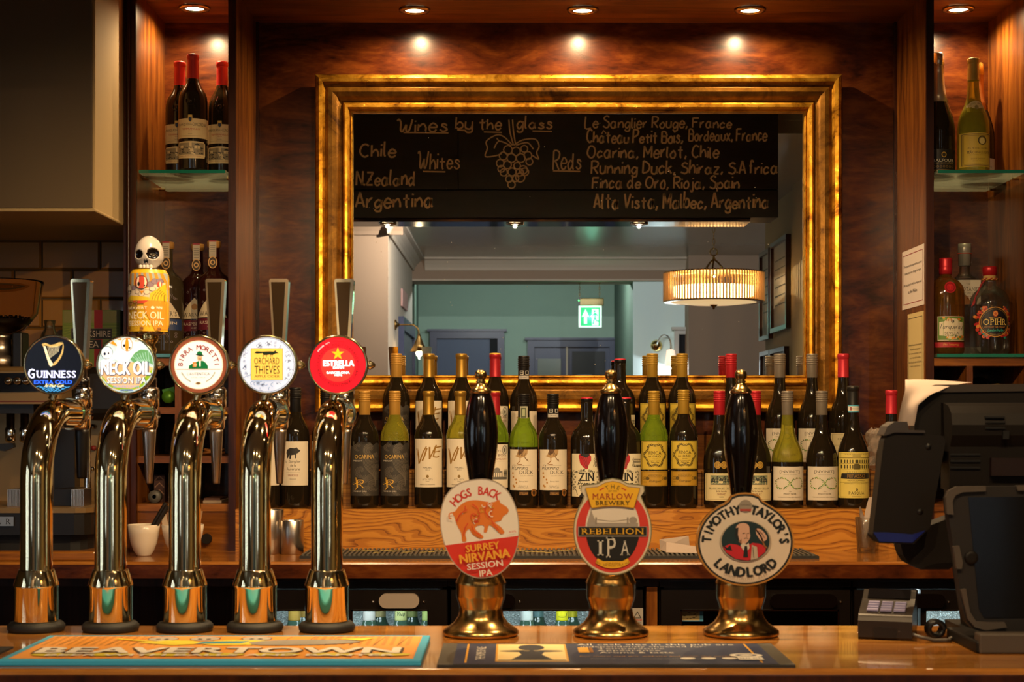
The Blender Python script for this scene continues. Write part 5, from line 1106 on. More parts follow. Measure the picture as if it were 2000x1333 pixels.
font_tap(498, F_orchard, 'gold swan neck tap with yellow square fox badge')
font_tap(638.5, F_star, 'rightmost gold swan neck tap with bright red star badge')
# the can and skull handle of the second tap
z0 = 1.454+(815-657)*3.07/3200-BARZ; kk = 3.07/3200; rc = 38*kk; zc0 = z0
MB().lathe([(.006, zh+.02), (.010, zh+.045), (.014, z0-.028), (.010, z0-.02), (.016, z0-.012), (.018, z0-.002), (.0001, z0)], M_brass, 24, (0, yv, 0)).build('handle_stem', tk, world=False)
hc = 124*kk
M_can = mat('can_print', '#c99a1c', .3)
can = MB().lathe([(.0001, z0), (rc*.78, z0), (rc*.80, z0+.004), (rc*.97, z0+.012), (rc, z0+.018), (rc, z0+hc-.018), (rc*.96, z0+hc-.010), (rc*.82, z0+hc-.002), (rc*.82, z0+hc), (.0001, z0+hc)], None, 48, (0, yv, 0), mats=[M_chrome, M_chrome, M_can, M_can, M_can, M_can, M_can, M_chrome, M_chrome]).build('can', tk, world=False)
cv = Cv(); RO = rc/kk  # 38 px
OR, YE, GR, LV, WH, BR, RD, BK = '#c8801c', '#c8a81c', '#8f9a98', '#7d6a78', '#c9b9a4', '#8a5a1c', '#b8402c', '#171210'
cv.rect(-37, 4, 37, 60, '#cfa41c', 16); cv.rect(-37, 60, 37, 114, '#8d9896', 16)
for k in range(7): cv.poly([(-34+k*11.5, 84), (-28+k*11.5, 84), (-26+k*9.5, 114), (-31+k*9.5, 114)], OR)
cv.poly([(-36, 60), (-36, 88), (-26, 90), (-16, 84), (-6, 82), (6, 86), (14, 92), (24, 98), (34, 96), (36, 80), (36, 60)], WH)
for x, y, r, q in ((-22, 86, 6, LV), (10, 92, 7, LV), (18, 98, 7, LV), (26, 99, 6, LV), (-14, 78, 5, WH), (-6, 74, 6, WH), (4, 78, 6, WH), (14, 84, 6, WH)): cv.ell(x, y, r, r*.8, q, 14); cv.ring(x, y, r-.8, r, '#5a4a50', 14, .8)
cv.poly([(-36, 66), (-28, 72), (-10, 70), (8, 68), (8, 62), (-10, 60), (-36, 60)], YE); cv.poly([(-24, 62), (6, 62), (2, 56), (-18, 56)], RD)
cv.poly([(8, 62), (10, 76), (20, 82), (28, 90), (34, 94), (36, 70), (34, 56), (26, 58), (20, 56), (12, 58)], YE, 0)
for k in range(5): cv.stroke([(12+k*5, 60), (16+k*4, 72), (26+k*2, 86-k*3)], 1, '#6a5410', 3)
cv.poly([(36, 62), (8, 62), (-2, 56), (0, 44), (10, 24), (18, 6), (36, 8)], OR)
cv.ell(-6, 96, 11.5, 13, RD, 24); cv.poly([(-14, 88), (-15, 96), (-13, 105), (-10, 107), (-11, 96), (-10, 86)], '#d8cdb8'); cv.poly([(-2, 85), (0, 92), (0, 102), (-2, 107), (2, 104), (4, 96), (2, 88)], '#d8cdb8'); cv.ring(-6, 96, 11, 12, BK, 24, 1.1); cv.ell(-11, 93, 2.4, 4, BK, 12); cv.ell(0, 90, 1.3, 2, BK, 10); cv.poly([(-9, 80), (-1, 80), (-5, 74)], OR)
cv.ell(25, 93, 4, 5, RD, 14); cv.ell(26, 93, 1.2, 5, '#d8cdb8', 10)
cv.ell(-31, 84, 6, 10, WH, 18); cv.ell(-33.5, 80, 1.5, 2.4, BK, 10); cv.ell(-28.5, 80, 1.5, 2.4, BK, 10); cv.ring(-31, 84, 5.4, 6.2, BK, 18, 1.6)
for k in range(26): x, y = random.uniform(-35, -14), random.uniform(40, 62); cv.ell(x, y, 2, 2, '#a8783a', 8); cv.ring(x, y, 1.6, 2.2, '#5a3a1c', 8); cv.l -= 2
cv.l += 4
tx = '#e6dcc6'
cv.text('BEAVERT', -14, 48, 38, 5, tx, .01); cv.ell(14, 48, 3, 3, tx, 12); cv.text('WN', 24, 48, 9, 5, tx, .03); cv.text('NECK OIL', 0, 34, 62, 14, tx, .0); cv.text('SESSION IPA', 0, 19, 60, 9.5, tx, .0)
for x, y in ((-32, 10), (-5, 9), (24, 8)): cv.ell(x, y, 3.6, 3.6, '#8a5a28', 12); cv.ell(x-1, y, .8, .8, BK, 6); cv.ell(x+1.4, y, .8, .8, BK, 6)
def canwrap(x, y, l):
    a = math.asin(max(-1, min(1, x/RO))); q = rc+.0002+.00004*l
    return (q*math.sin(a), yv-q*math.cos(a), z0+y*kk)
cv.emit(MB(), canwrap, 3).build('can_artwork', can, world=False)
# skull: a subdivided ball pushed into shape
def skull():
    mb = MB(); n, m_ = 112, 72; vs = []; fs = []; fb = []
    eyes = ((-.0142, -.0010, .0088), (.0110, .0, .0113))
    for j in range(m_+1):
        ph = PI*j/m_-PI/2
        for k in range(n):
            th = 2*PI*k/n; x, y, z = math.cos(ph)*math.cos(th), math.cos(ph)*math.sin(th), math.sin(ph)
            wx = .0262*(1-.05*max(0, z)**2)*(1+.05*math.exp(-((z+.45)/.25)**2)); px, py, pz = x*wx, y*.026, z*(.0345 if z > 0 else .0262)
            if y < 0:
                for ex_, ez_, er in eyes:
                    d = math.hypot(px-ex_, pz-ez_)
                    if d < er: py += .006*(1-(d/er)**3)
                    elif d < er*1.25: py -= .0008*(1-(d/er-1)/.25)
                for ex_ in (-.0034, .0008):
                    d = math.hypot((px-ex_)*1.6, (pz+.0140)*.8); py += .004*max(0, 1-d/.0034)
            vs.append((px, yv+py, pz))
    for j in range(m_):
        for k in range(n):
            q = (j*n+k, j*n+(k+1) % n, (j+1)*n+(k+1) % n, (j+1)*n+k); cx_0 = sum(vs[i][0] for i in q)/4; cz_0 = sum(vs[i][2] for i in q)/4; cy_0 = sum(vs[i][1] for i in q)/4
            dark = cy_0 < yv and (any(math.hypot(cx_0-a, cz_0-b) < r*.93 for a, b, r in eyes) or any(math.hypot((cx_0-a)*1.6, (cz_0+.0140)*.8) < .0028 for a in (-.0034, .0008)))
            (fb if dark else fs).append(q)
    zs_ = z0+hc+.0265; V = [(a, b, c+zs_) for a, b, c in vs]
    m = mat('glazed_skull', '#a89e96', .25); mb.add(V, fs, m, True); o = len(mb.v)
    mb.add(V, fb, M_gloss, True)
    return mb, zs_
mb, zs_ = skull(); sk = mb.build('skull', tk, world=False)
for k in range(4):
    th = MB(); th.lathe([(.0001, .0), (.0034, .0012), (.0038, .004), (.0034, .0068), (.0001, .0085)], sk.data.materials[0], 12, (-.0118+k*.0062, yv-.0175+abs(k-1.5)*.0008, zs_-.0275)); th.build('tooth', sk, world=False)
# ---------------------------------------------------------------- hand pumps
def pump(u, lab, clip, rot=0, zrot=0):
    Y = 2.655; t = thing('beer_hand_pump', lab, 'hand pump', (X(u, Y), Y, BARZ), 'hand pumps with painted clips')
    k = Y/3200; zb = lambda v: (1.454-(v-815)*k)-BARZ
    base = MB().lathe([(.0001, 0), (.058, 0), (.0615, .003), (.0612, .008), (.054, .014), (.044, .021), (.040, .027), (.0365, .032), (.0350, .042), (.0345, .046), (.0395, .062), (.0402, .066), (.0402, .082), (.0408, .085), (.0400, .088), (.030, .108), (.0235, .125), (.0205, .14), (.0195, .175), (.0001, .176)], M_abrass, 56).build('pump_base', t, world=False)
    H_ = [(.0001, zb(1010)), (.0150, zb(1010)), (.0152, zb(985)), (.0175, zb(955)), (.0215, zb(920)), (.0262, zb(885)), (.0280, zb(855)), (.0272, zb(830)), (.0235, zb(800)), (.0185, zb(778)), (.0150, zb(768)), (.0001, zb(766))]
    MB().lathe([(.0198, .17), (.0160, .19), (.0150, zb(1005)+.0)], M_abrass, 32).build('shaft', t, world=False)
    MB().lathe([H_[0]]+cat_rom(H_[1:-1], 4)+[H_[-1]], M_gloss, 44).build('pump_handle', t, world=False)
    MB().lathe([(.0150, zb(770)), (.0175, zb(768)), (.0175, zb(764)), (.0125, zb(758)), (.0085, zb(752)), (.0065, zb(748)), (.0090, zb(746)), (.0060, zb(743)), (.0090, zb(738)), (.0100, zb(732)), (.0085, zb(726)), (.004, zb(723)), (.0001, zb(722.5))], M_abrass, 32).build('finial', t, world=False)
    clip(t); return t
def clipboard_(t, outline, mk, z0c, yf, s, rim=None, rot=0, thick=.008, name='pump_clip', back=None):
    """outline in photo pixels about the clip centre; extruded plate plus printed face"""
    cs, sn = math.cos(rot), math.sin(rot); q = lambda x, y: ((x*cs-y*sn)*s, (x*sn+y*cs)*s)
    P = [q(*p) for p in outline]
    pl = MB().prism([(a, b+z0c) for a, b in P], yf, yf+thick, back or M_gloss).build(name, t, world=False, bevel=.0012)
    cv = Cv(); mk(cv); mb = MB()
    cv.emit(mb, lambda x, y, l: (q(x, y)[0], yf-.0004-.00015*l, q(x, y)[1]+z0c)); mb.build('printed_face', pl, world=False)
    MB().box(-.012, .012, yf+thick, -.016, z0c+.0, z0c+.03, M_black).build('clip_bracket', t, world=False); return pl
def smooth_ring(pts, n=5):
    q = pts+pts[:3]; o = cat_rom([pts[-1]]+q, n); k = n; return o[k:k+len(pts)*n]
s_c = 2.60/3200; YF = -.046
egg = smooth_ring([(0, 97), (30, 93), (56, 76), (71, 48), (77, 14), (74, -22), (64, -54), (46, -80), (22, -95), (0, -98), (-22, -95), (-46, -80), (-64, -54), (-74, -22), (-77, 14), (-71, 48), (-56, 76), (-30, 93)])
def F_hog(c):
    Wt, Rd, O = '#e6ded2', '#cf3324', '#d9782a'
    sc_ = lambda k: [(x*k, y*k) for x, y in egg]
    c.poly(egg, '#a89a8c'); c.poly(sc_(.975), Wt); low_ = [(x*.975, y*.975) for x, y in egg if y < -22]; low_ = sorted(low_, key=lambda p: math.atan2(p[1]+22, p[0])); c.poly([(-73, -24)]+[(x, y) for x, y in low_ if y < -24]+[(73, -24)], Rd)
    c.arc('HOGS BACK', 0, 6, 68, 91, 78, 16, Rd, .03, True, .78)
    pig = [(-50, 40), (-44, 42), (-36, 50), (-20, 58), (0, 58), (20, 52), (34, 50), (44, 53), (46, 46), (56, 38), (60, 30), (56, 24), (48, 20), (42, 12), (30, 10), (40, 0), (46, -12), (38, -14), (28, -2), (18, 6), (12, -6), (6, -6), (8, 6), (-4, 8), (-10, 2), (4, -14), (-2, -18), (-16, -8), (-22, 4), (-30, -4), (-30, -18), (-38, -18), (-38, -2), (-44, 14), (-47, 30)]
    c.poly(smooth_ring([(x, y-2) for x, y in pig], 3), O)
    rnd = random.Random(5)
    for k in range(16):
        x, y = rnd.uniform(-38, 44), rnd.uniform(14, 46); r = rnd.uniform(4, 8); c.ring(x, y, r-1.5, r, rnd.choice([Wt, Rd, '#d8a03a']), 14, 1, rnd.uniform(0, 3), rnd.uniform(3.6, 5.6)); c.l += 1 if k % 3 == 0 else 0
    for P in ([(-44, 20), (-34, 34), (-20, 40)], [(-10, 50), (0, 40), (2, 24), (-6, 14)], [(20, 46), (14, 32), (22, 18)], [(-34, -10), (-30, 4), (-22, 14)], [(36, -8), (28, 4), (24, 14)], [(0, -14), (-12, -4), (-16, 8)]): c.stroke(P, 1.6, Rd, 4); c.l += 1
    c.stroke([(-50, 38), (-56, 36), (-57, 28), (-53, 27)], 2.2, O, 4); c.text('4.0%', 62, -14, 14, 4, Rd)
    Y_ = '#e8a838'; c.text('SURREY', 0, -36, 66, 14, Y_, .04); c.text('NIRVANA', 2, -54, 98, 17, Y_, .05); c.text('SESSION', 0, -71.5, 70, 12, Wt, .03); c.text('IPA', 0, -87, 25, 12, Wt, .03)
def clip1(t): clipboard_(t, egg, F_hog, (1.454-(1033.5-815)*s_c)-BARZ, YF, s_c, rot=math.radians(7.5))
def mar_out():
    P = [(77*math.cos(a), -6+88*math.sin(a)) for a in [math.radians(k) for k in range(-218, 39, 6)]]
    return P+[(56, 62), (63, 72), (62, 82), (52, 84), (30, 86), (16, 94), (0, 97), (-16, 94), (-30, 86), (-52, 84), (-62, 82), (-63, 72), (-56, 62)]
MO = mar_out()
def F_mar(c):
    B, R_, Y_, K, W_ = '#cfc2a8', '#cc3a2e', '#e6b024', '#15120f', '#dcd2c4'
    c.poly(MO, '#6f6a45'); c.poly([(x*.975, y*.98) for x, y in MO], B); c.ell(0, -6, 71.5, 82.5, R_, 56); c.ell(0, -2, 53, 72, W_, 48)
    c.poly([(-50, 8), (-44, 28), (-42, 36), (-40, 28), (-34, 14), (-34, 8)], '#a0958a'); c.rect(-50, 2, 50, 9, '#a0968c'); c.stroke([(-34, 16), (0, 12), (32, 16)], 1.4, '#8f857a', 4); c.ell(40, 14, 8, 7, '#9a9086', 14); c.rect(28, 6, 31, 20, '#8f857a'); c.rect(-34, 6, -31, 20, '#8f857a')
    P = [(53*math.cos(math.radians(a)), -2+72*math.sin(math.radians(a))) for a in range(180, 361, 8)]; c.poly(P, K)
    c.poly([(-68, 2), (-68, -18), (68, -18), (68, 2)], '#8c8478'); c.poly([(-66, .5), (-66, -16), (66, -16), (66, .5)], K); c.text('REBELLION', 0, -7.5, 122, 12, Y_, .02, True)
    S_ = '#c9c4b8'
    c.text('I', -24, -40, 12, 30, S_, 0, True); c.text('P', -3, -39, 19, 40, S_, .01, True); c.text('A', 24, -40, 18, 29, S_, 0, True)
    def band(a0, a1, r0, r1): c.ring(0, -6, r0, r1, Y_, 24, 1.16, math.radians(a0), math.radians(a1))
    band(238, 302, 55, 64); c.rect(-19, -75, 19, -66, Y_); c.text('GREEN', 0, -70.5, 28, 4, '#8a5a14'); c.arc('WELL BALANCED PALE ALE', 0, -6, 69, 270, 54, 3.4, '#8a5a14', 0, False)
    c.poly([(-54, 78), (-30, 80), (-15, 88), (0, 91), (15, 88), (30, 80), (54, 78), (42, 37), (20, 40), (0, 41), (-20, 40), (-42, 37)], '#8a5a14'); c.poly([(-53, 77), (-30, 79), (-15, 87), (0, 90), (15, 87), (30, 79), (53, 77), (41, 38.5), (20, 41.5), (0, 42.5), (-20, 41.5), (-41, 38.5)], Y_)
    c.arc('THE', 0, 50, 30, 90, 44, 8, '#3a2a12', .02); c.stroke([(-26, 73), (-17, 78)], 2, R_); c.stroke([(26, 73), (17, 78)], 2, R_); c.text('EST 1993', 0, 71.5, 16, 3, '#6a4a18'); c.text('MARLOW', 0, 61, 80, 11, '#a8342a', .01, True); c.text('BREWERY', 0, 48.5, 68, 8, '#2a2010', .015, True)
def clip2(t): clipboard_(t, MO, F_mar, (1.454-(1031.5-815)*s_c)-BARZ, YF, s_c, back=M_brass)
def tim_out():
    P = [(96*math.cos(a), -6+85*math.sin(a)) for a in [math.radians(k) for k in range(-245, 66, 6)]]
    return P+[(33, 77), (27, 86), (14, 91), (0, 92), (-14, 91), (-27, 86), (-33, 77)]
TO = tim_out()
def F_tim(c):
    B, K, Cr = '#8e7357', '#151b1c', '#d2c4b2'
    c.poly(TO, '#a8742c'); c.poly([(x*.965, y*.965) for x, y in TO], K); c.poly([(x*.925, y*.925-.5) for x, y in TO], Cr)
    c.arc('TIMOTHY', 0, -6, 76, 138, 72, 17, K, .07, True, .9, .86); c.arc("TAYLOR'S", 0, -6, 76, 40, 74, 17, K, .07, True, .9, .86); c.arc('LANDLORD', 0, -6, 72, 270, 92, 18, K, .07, False, .9, .80)
    c.ell(0, 66, 13, 12, '#8f8578', 22); c.text('KNOWLE SPRING', 0, 68, 20, 3, '#6a6058'); c.rect(-11, 56, 11, 60, '#a8342c')
    c.ring(0, -3, 46, 50, '#a39684', 44, .80); c.ell(0, -3, 47, 39, '#0f2a2e', 44)
    R_, D, Sk = '#b8202a', '#151a1c', '#c9a08a'
    clipf = lambda P: [(x, y) if (x/46)**2+((y+3)/38)**2 < 1 else (x/math.hypot(x/46, (y+3)/38)/1.0, -3+(y+3)/math.hypot(x/46, (y+3)/38)) for x, y in P]
    c.poly(clipf([(-44, -14), (-30, -8), (-16, -10), (-8, -14), (2, -12), (14, -6), (28, -8), (40, -14), (40, -24), (26, -34), (4, -42), (-20, -38), (-40, -26)]), R_)
    c.poly(clipf([(-46, -10), (-36, -16), (-30, -10), (-26, -22), (-38, -20)]), D)
    c.poly(smooth_ring([(-19, 14), (-18, 26), (-10, 32), (0, 32), (7, 26), (8, 14), (9, 6), (4, -4), (-4, -9), (-12, -4), (-16, 4)], 3), Sk)
    c.poly([(-20, 22), (-14, 24), (-15, 10), (-12, -2), (-17, -1), (-21, 8)], D); c.stroke([(-6, 12), (-1, 13)], 1.6, D); c.stroke([(3, 12), (7, 13)], 1.4, D); c.stroke([(-3, 2), (1, 3.4), (5, 2)], 1.4, D, 3); c.stroke([(1, 12), (3, 6), (1, 5)], 1, '#7a5644'); c.poly([(-8, 2), (-14, -4), (-8, -8)], '#8a6450')
    c.poly([(-10, -10), (-4, -6), (2, -10), (6, -6), (8, -16), (0, -26), (-8, -16)], '#c9bfb0'); c.poly([(-2, -12), (3, -12), (5, -34), (-5, -34)], D)
    c.poly([(12, -10), (22, -14), (24, -36), (10, -40)], '#b5a795'); c.stroke([(14, -14), (16, -36)], 1.2, D)
    c.poly(smooth_ring([(22, 22), (30, 20), (38, 12), (42, 4), (38, -2), (30, -2), (24, 6), (20, 14)], 3), Sk); c.stroke([(20, 20), (30, 6), (36, -10), (42, -16)], 3, '#8a5a2c', 3)
    for k in range(3): c.stroke([(25+k*4, 18-k*4), (33+k*2.4, 12-k*5)], 1, '#6a4636')
    c.arc('CHAMPIONSHIP BEER', 0, -6, 82, 270, 60, 5, '#8f8272', 0, False, 1, .86)
def clip3(t):
    pl = clipboard_(t, TO, F_tim, (1.454-(1055-815)*s_c)-BARZ, YF-.004, s_c, thick=.012, back=mat('clip_brass_rim', (.75, .5, .25), .12, metal=1))
pump(939, 'hand pump with tilted white and red hog clip, leftmost of three', clip1)
pump(1193, 'hand pump with red oval bridge clip, middle of three', clip2)
pump(1447, 'hand pump with cream oval portrait clip, rightmost of three', clip3)
# ---------------------------------------------------------------- bar mats
def at_bar(u, v, z=BARZ): Y = (H-z)*F/(v-VH); return (X(u, Y), Y)
mx0, mx1, my0, my1, mz = -.731, -.129, 2.325, 2.588, BARZ+.009
t = thing('bar_mat', 'orange and yellow rubber bar mat with a thick blue edge', 'bar mat', ((mx0+mx1)/2, (my0+my1)/2, BARZ))
MB().box(mx0, mx1, my0, my1, BARZ, mz, pm('#3aa6cf', .5)).build('mat_base', t, bevel=.002)
cv = Cv(); Wm, Hm = mx1-mx0, my1-my0; O = '#eb9c3a'
cv.rect(.012, .012, Wm-.012, Hm-.012, '#d9862e'); cv.rect(.014, .014, Wm-.014, Hm-.014, O)
for k in range(46):
    x = .02+k*(Wm-.04)/46
    if .19 < x < .42: continue
    for j in range(10): y = Hm-.02-j*.0105; cv.poly([(x, y), (x+.006, y+.0012), (x+.006, y+.004), (x, y+.0028)], '#5a2c12'); cv.l -= 1
cv.l += 1
for k in range(0, 46, 3):
    x = .02+k*(Wm-.04)/46; cv.stroke([(x, Hm-.018), (x-.012, Hm-.12)], .0012, '#3a2010')
for x, c_ in ((.19, '#b5aba0'), (.255, '#b5aba0'), (.335, '#b5aba0')): cv.ell(x, Hm-.045, .024, .024, '#4a3a2c', 18); cv.ell(x, Hm-.045, .0225, .0225, c_, 18); cv.ell(x-.007, Hm-.05, .004, .006, '#2a221c', 8); cv.ell(x+.006, Hm-.05, .004, .006, '#2a221c', 8)
cv.poly([(.16, Hm-.09), (.2, Hm-.065), (.24, Hm-.07), (.27, Hm-.1), (.22, Hm-.12)], '#ecd838'); cv.poly([(.24, Hm-.09), (.30, Hm-.06), (.36, Hm-.07), (.35, Hm-.115), (.28, Hm-.12)], '#ecd838'); cv.poly([(.26, Hm-.08), (.33, Hm-.075), (.32, Hm-.1), (.25, Hm-.105)], '#3f94b0')
cv.poly([(.33, Hm-.09), (.37, Hm-.065), (.46, Hm-.06), (.50, Hm-.085), (.44, Hm-.115), (.35, Hm-.12)], '#9a948c', 3); cv.poly([(.46, Hm-.05), (.52, Hm-.04), (.50, Hm-.07)], '#ecd838')
cv.stroke([(.12, Hm-.05), (.17, Hm-.075), (.22, Hm-.1)], .008, '#ecd838')
for x in (.05, .13, .21, .29, .37, .45, .53): cv.ell(x+.02, .045, .035, .016, '#e0cc34', 14)
cv.text('BEAVERTOWN', Wm/2, .083, Wm-.07, .060, '#4a2c14', .06); cv.text('BEAVERTOWN', Wm/2, .085, Wm-.075, .058, '#efe6d8', .04); cv.text('BEER WITH BALLS AND BANTER', Wm/2+.01, .034, Wm-.1, .018, '#efe6d8', .05)
cv.emit(MB(), flat((mx0, my0, mz), ax=(1, 0, 0), ay=(0, 1, 0), an=(0, 0, 1), eps=.00006)).build('printed_top', t)
x0, x1, y0, y1 = -.106, .400, 2.31, 2.532; mz = BARZ+.004
t = thing('bar_mat', 'navy fabric bar runner with yellow panel and white lettering', 'bar mat', ((x0+x1)/2, (y0+y1)/2, BARZ))
MB().box(x0, x1, y0, y1, BARZ, mz, pm('#2d2a28', .9)).build('mat_base', t)
cv = Cv(); Wm, Hm = x1-x0, y1-y0; NV = '#263150'; Y_ = '#d39a2c'; Wt = '#e4ddd0'
cv.rect(0, .002, .022, Hm-.002, '#4a463e'); cv.rect(Wm-.022, .002, Wm, Hm-.002, '#4a463e'); cv.rect(.022, .008, Wm-.022, Hm-.008, NV); cv.rect(.038, .02, .041, Hm-.01, Y_); cv.rect(Wm-.045, .02, Wm-.042, Hm-.01, Y_)
cv.rect(.082, .03, .188, Hm-.012, Y_); cv.rect(.085, .034, .185, Hm-.016, '#ecd08e'); cv.ell(.135, Hm-.05, .020, .030, '#1c2232', 24); cv.ell(.135, Hm-.088, .048, .011, '#1c2232', 28); cv.poly([(.115, Hm-.09), (.155, Hm-.09), (.150, Hm-.125), (.165, .05), (.105, .05), (.120, Hm-.125)], '#1c2232'); cv.ell(.128, Hm-.085, .005, .006, '#8a7a58', 8); cv.ell(.143, Hm-.085, .005, .006, '#8a7a58', 8); cv.rect(.086, .036, .184, .048, '#8a7a58')
cv.text('All cask ales in this pub are', .325, Hm-.024, .24, .020, Wt, .02); cv.text('independently checked for:', .305, Hm-.046, .19, .014, Wt, .02)
cv.rect(.205, Hm-.105, .221, Hm-.052, Y_); cv.rect(.222, Hm-.105, .227, Hm-.052, '#8a5a20')
cv.text('Temperature', .285, Hm-.068, .10, .014, Wt, .02); cv.text('Appearance', .28, Hm-.088, .095, .014, Wt, .02); cv.text('Aroma & taste', .29, Hm-.108, .11, .014, Wt, .02)
cv.text('For more visit our website and pour the perfect pint', .33, .075, .25, .008, Y_, .01); cv.text('Please drink responsibly in this venue', .30, .050, .16, .008, '#8a8a84', 0)
for k in range(3): cv.ell(.36+k*.03, .055, .011, .009, Wt, 14)
cv.ell(.448, .085, .024, .018, Wt, 22); cv.ring(.448, .085, .010, .016, NV, 18, .7); cv.rect(.432, .040, .468, .068, Wt); cv.text('REAL ALE', .45, .054, .03, .012, NV, .02)
cv.emit(MB(), flat((x0, y0, mz), ax=(1, 0, 0), ay=(0, 1, 0), an=(0, 0, 1), eps=.00006)).build('printed_top', t)
cv = Cv(); cv.text('THE HOME OF ALE', 0, 0, .13, .014, Wt, .02); cv.emit(MB(), lambda x, y, l: (x0+.06-y, y0+.11+x, mz+.0012)).build('side_lettering', t)
t = thing('bar_mat', 'dark blue bar runner corner poking out at the far left', 'bar mat', (-.95, 2.48, BARZ))
MB().box(-1.3, -.762, 2.40, 2.505, BARZ, BARZ+.003, pm('#2a2624', .9)).build('mat_base', t)
cv = Cv(); cv.rect(0, .006, .515, .099, '#1d2640'); cv.text('GUINNESS', .40, .055, .16, .022, '#8f8f96', .02, True); cv.rect(.506, .004, .509, .10, '#8a6a2c'); cv.emit(MB(), flat((-1.3, 2.40, BARZ+.003), ax=(1, 0, 0), ay=(0, 1, 0), an=(0, 0, 1), eps=.00006)).build('printed_top', t)
# ---------------------------------------------------------------- bottle fridges under the back counter
FY = 3.86; fk = FY/3200
def fx(u): return (u-1000)*fk
def fz(v): return H-(v-815)*fk
M_fr = mat('fridge_black_steel', '#130c09', .3, metal=.3)
M_ham = mat('hammered_aluminium', (.62, .70, .68), .3, metal=.45); _t, _b, _N, _L = nt(M_ham)
_v = _N.new('ShaderNodeTexVoronoi'); _v.inputs['Scale'].default_value = 260; _L.new(coords(_N, _L, (1, 1, 1)).outputs[0], _v.inputs['Vector']); bump(M_ham, _N, _L, _b, _v.outputs['Distance'], 1, .003)
M_strip = mat('fridge_light', (.8, .95, 1), .3, emit=2.5, ecol=(.72, .93, 1))
def fridge(u0, u1, doors, label, lit=True):
    x0, x1 = fx(u0), fx(u1); t = thing('bar_fridge', label, 'fridge', ((x0+x1)/2, 4.1, 0), 'bottle fridges under the back counter')
    zt, zb = fz(1136), .12
    MB().box(x0, x1, 3.875, 4.4, zt-.02, zt, M_fr).box(x0, x0+.012, 3.875, 4.4, zb, zt, M_fr).box(x1-.012, x1, 3.875, 4.4, zb, zt, M_fr).box(x0, x1, 3.875, 4.4, zb, zb+.02, M_fr).box(x0, x1, 4.38, 4.4, zb, zt, M_fr).box(x0, x1, 3.85, 3.875, zt-.012, zt, M_fr).box(x0, x1, 3.9, 4.3, .0, zb, M_fr).build('cabinet', t)
    MB().box(x0+.012, x1-.012, 4.10, 4.105, zb+.02, zt-.02, M_ham if lit else M_fr).build('liner', t)
    MB().box(x0+.012, x1-.012, 3.90, 4.095, .714, .720, M_steel).build('shelf', t)
    if lit:
        MB().box(x0+.02, x1-.02, 3.885, 3.895, zt-.034, zt-.022, M_strip).build('light_strip', t)
        d = bpy.data.lights.new('fridge_glow', 'AREA'); d.shape = 'RECTANGLE'; d.size = x1-x0-.05; d.size_y = .03; d.energy = .6; d.color = (.75, .95, 1); o = bpy.data.objects.new('light', d); C.objects.link(o); o.parent = t
        o.location = Vector(((x0+x1)/2, 3.90, zt-.04))-Vector(t.location); o.rotation_euler = (math.radians(35), 0, 0)
    for a, b, wa, wb, hk in doors:
        A, B, WA, WB = fx(a), fx(b), fx(wa), fx(wb); wz = fz(1190); wl = .30
        d = MB().box(A, B, 3.845, 3.868, wz, fz(1152), M_fr).box(A, WA, 3.845, 3.868, .15, wz, M_fr).box(WB, B, 3.845, 3.868, .15, wz, M_fr).box(WA, WB, 3.845, 3.868, .15, wl, M_fr).build('door', t)
        MB().box(WA, WB, 3.842, 3.846, wz-.003, wz, M_chrome).box(WA, WA+.003, 3.842, 3.846, wl, wz, M_chrome).box(WB-.003, WB, 3.842, 3.846, wl, wz, M_chrome).build('window_trim', d)
        if hk:
            ha, hb, c_ = hk; r = (fz(1158)-fz(1186))/2; zc = fz(1172); HA, HB = fx(ha)+r, fx(hb)-r
            P = [(HB+r*math.cos(math.radians(q)), zc+r*math.sin(math.radians(q))) for q in range(-90, 91, 15)]+[(HA+r*math.cos(math.radians(q)), zc+r*math.sin(math.radians(q))) for q in range(90, 271, 15)]
            MB().prism(P, 3.828, 3.845, c_).build('handle', d, bevel=.003)
            for hx in (fx(ha-12), fx(hb+9)): MB().lathe([(.0001, 3.841), (.003, 3.842), (.0035, 3.845)], M_chrome, 12, (hx, 0, zc-.003), 'y').build('screw', d)
    return t
g_h = mat('grey_handle', '#8b7d72', .4)
fridge(452, 874, [(455, 665, 470, 640, None), (668, 873, 688, 838, (742, 820, g_h))], 'black double fridge with a pale oval handle and lit bottles')
fridge(880, 1256, [(882, 1254, 980, 1232, (922, 1006, M_gloss))], 'black lit fridge behind the left and middle hand pumps')
fridge(1288, 1660, [(1290, 1658, 1328, 1636, (1500, 1630, M_gloss))], 'black unlit fridge with a small sticker behind the right hand pump', False)
fridge(1664, 2050, [(1666, 1790, 1680, 1770, None), (1795, 2048, 1803, 1960, (1760, 1840, M_gloss))], 'black fridge at the right end behind the card reader')
t = thing('counter_upright', 'narrow wooden upright between the bar fridges', 'post', (fx(1272), 3.87, 0)); MB().box(fx(1262), fx(1283), 3.85, 3.93, 0, CZ-.062, M_mah).build('post', t)
t = thing('warning_sticker', 'small warning triangle sticker beside the middle hand pump', 'sticker', (fx(1244), 3.842, fz(1222)))
cv = Cv(); cv.rect(-11, -20, 11, 16, '#8d857c'); cv.poly([(-8, -4), (8, -4), (0, 10)], '#1a1816'); cv.poly([(-5.6, -2.6), (5.6, -2.6), (0, 7.4)], '#8d857c'); cv.text('BORNE', 0, -7, 18, 3.4, '#a0281c', .03); cv.text('CAUTION', 0, -12, 14, 2, '#3a342e')
cv.emit(MB(), flat((fx(1244), 3.8445, fz(1203)), fk)).build('print', t)
t = thing('fridge_sticker', 'small blue and buff sticker inside the dark fridge window', 'sticker', (fx(1352), 3.846, fz(1218)))
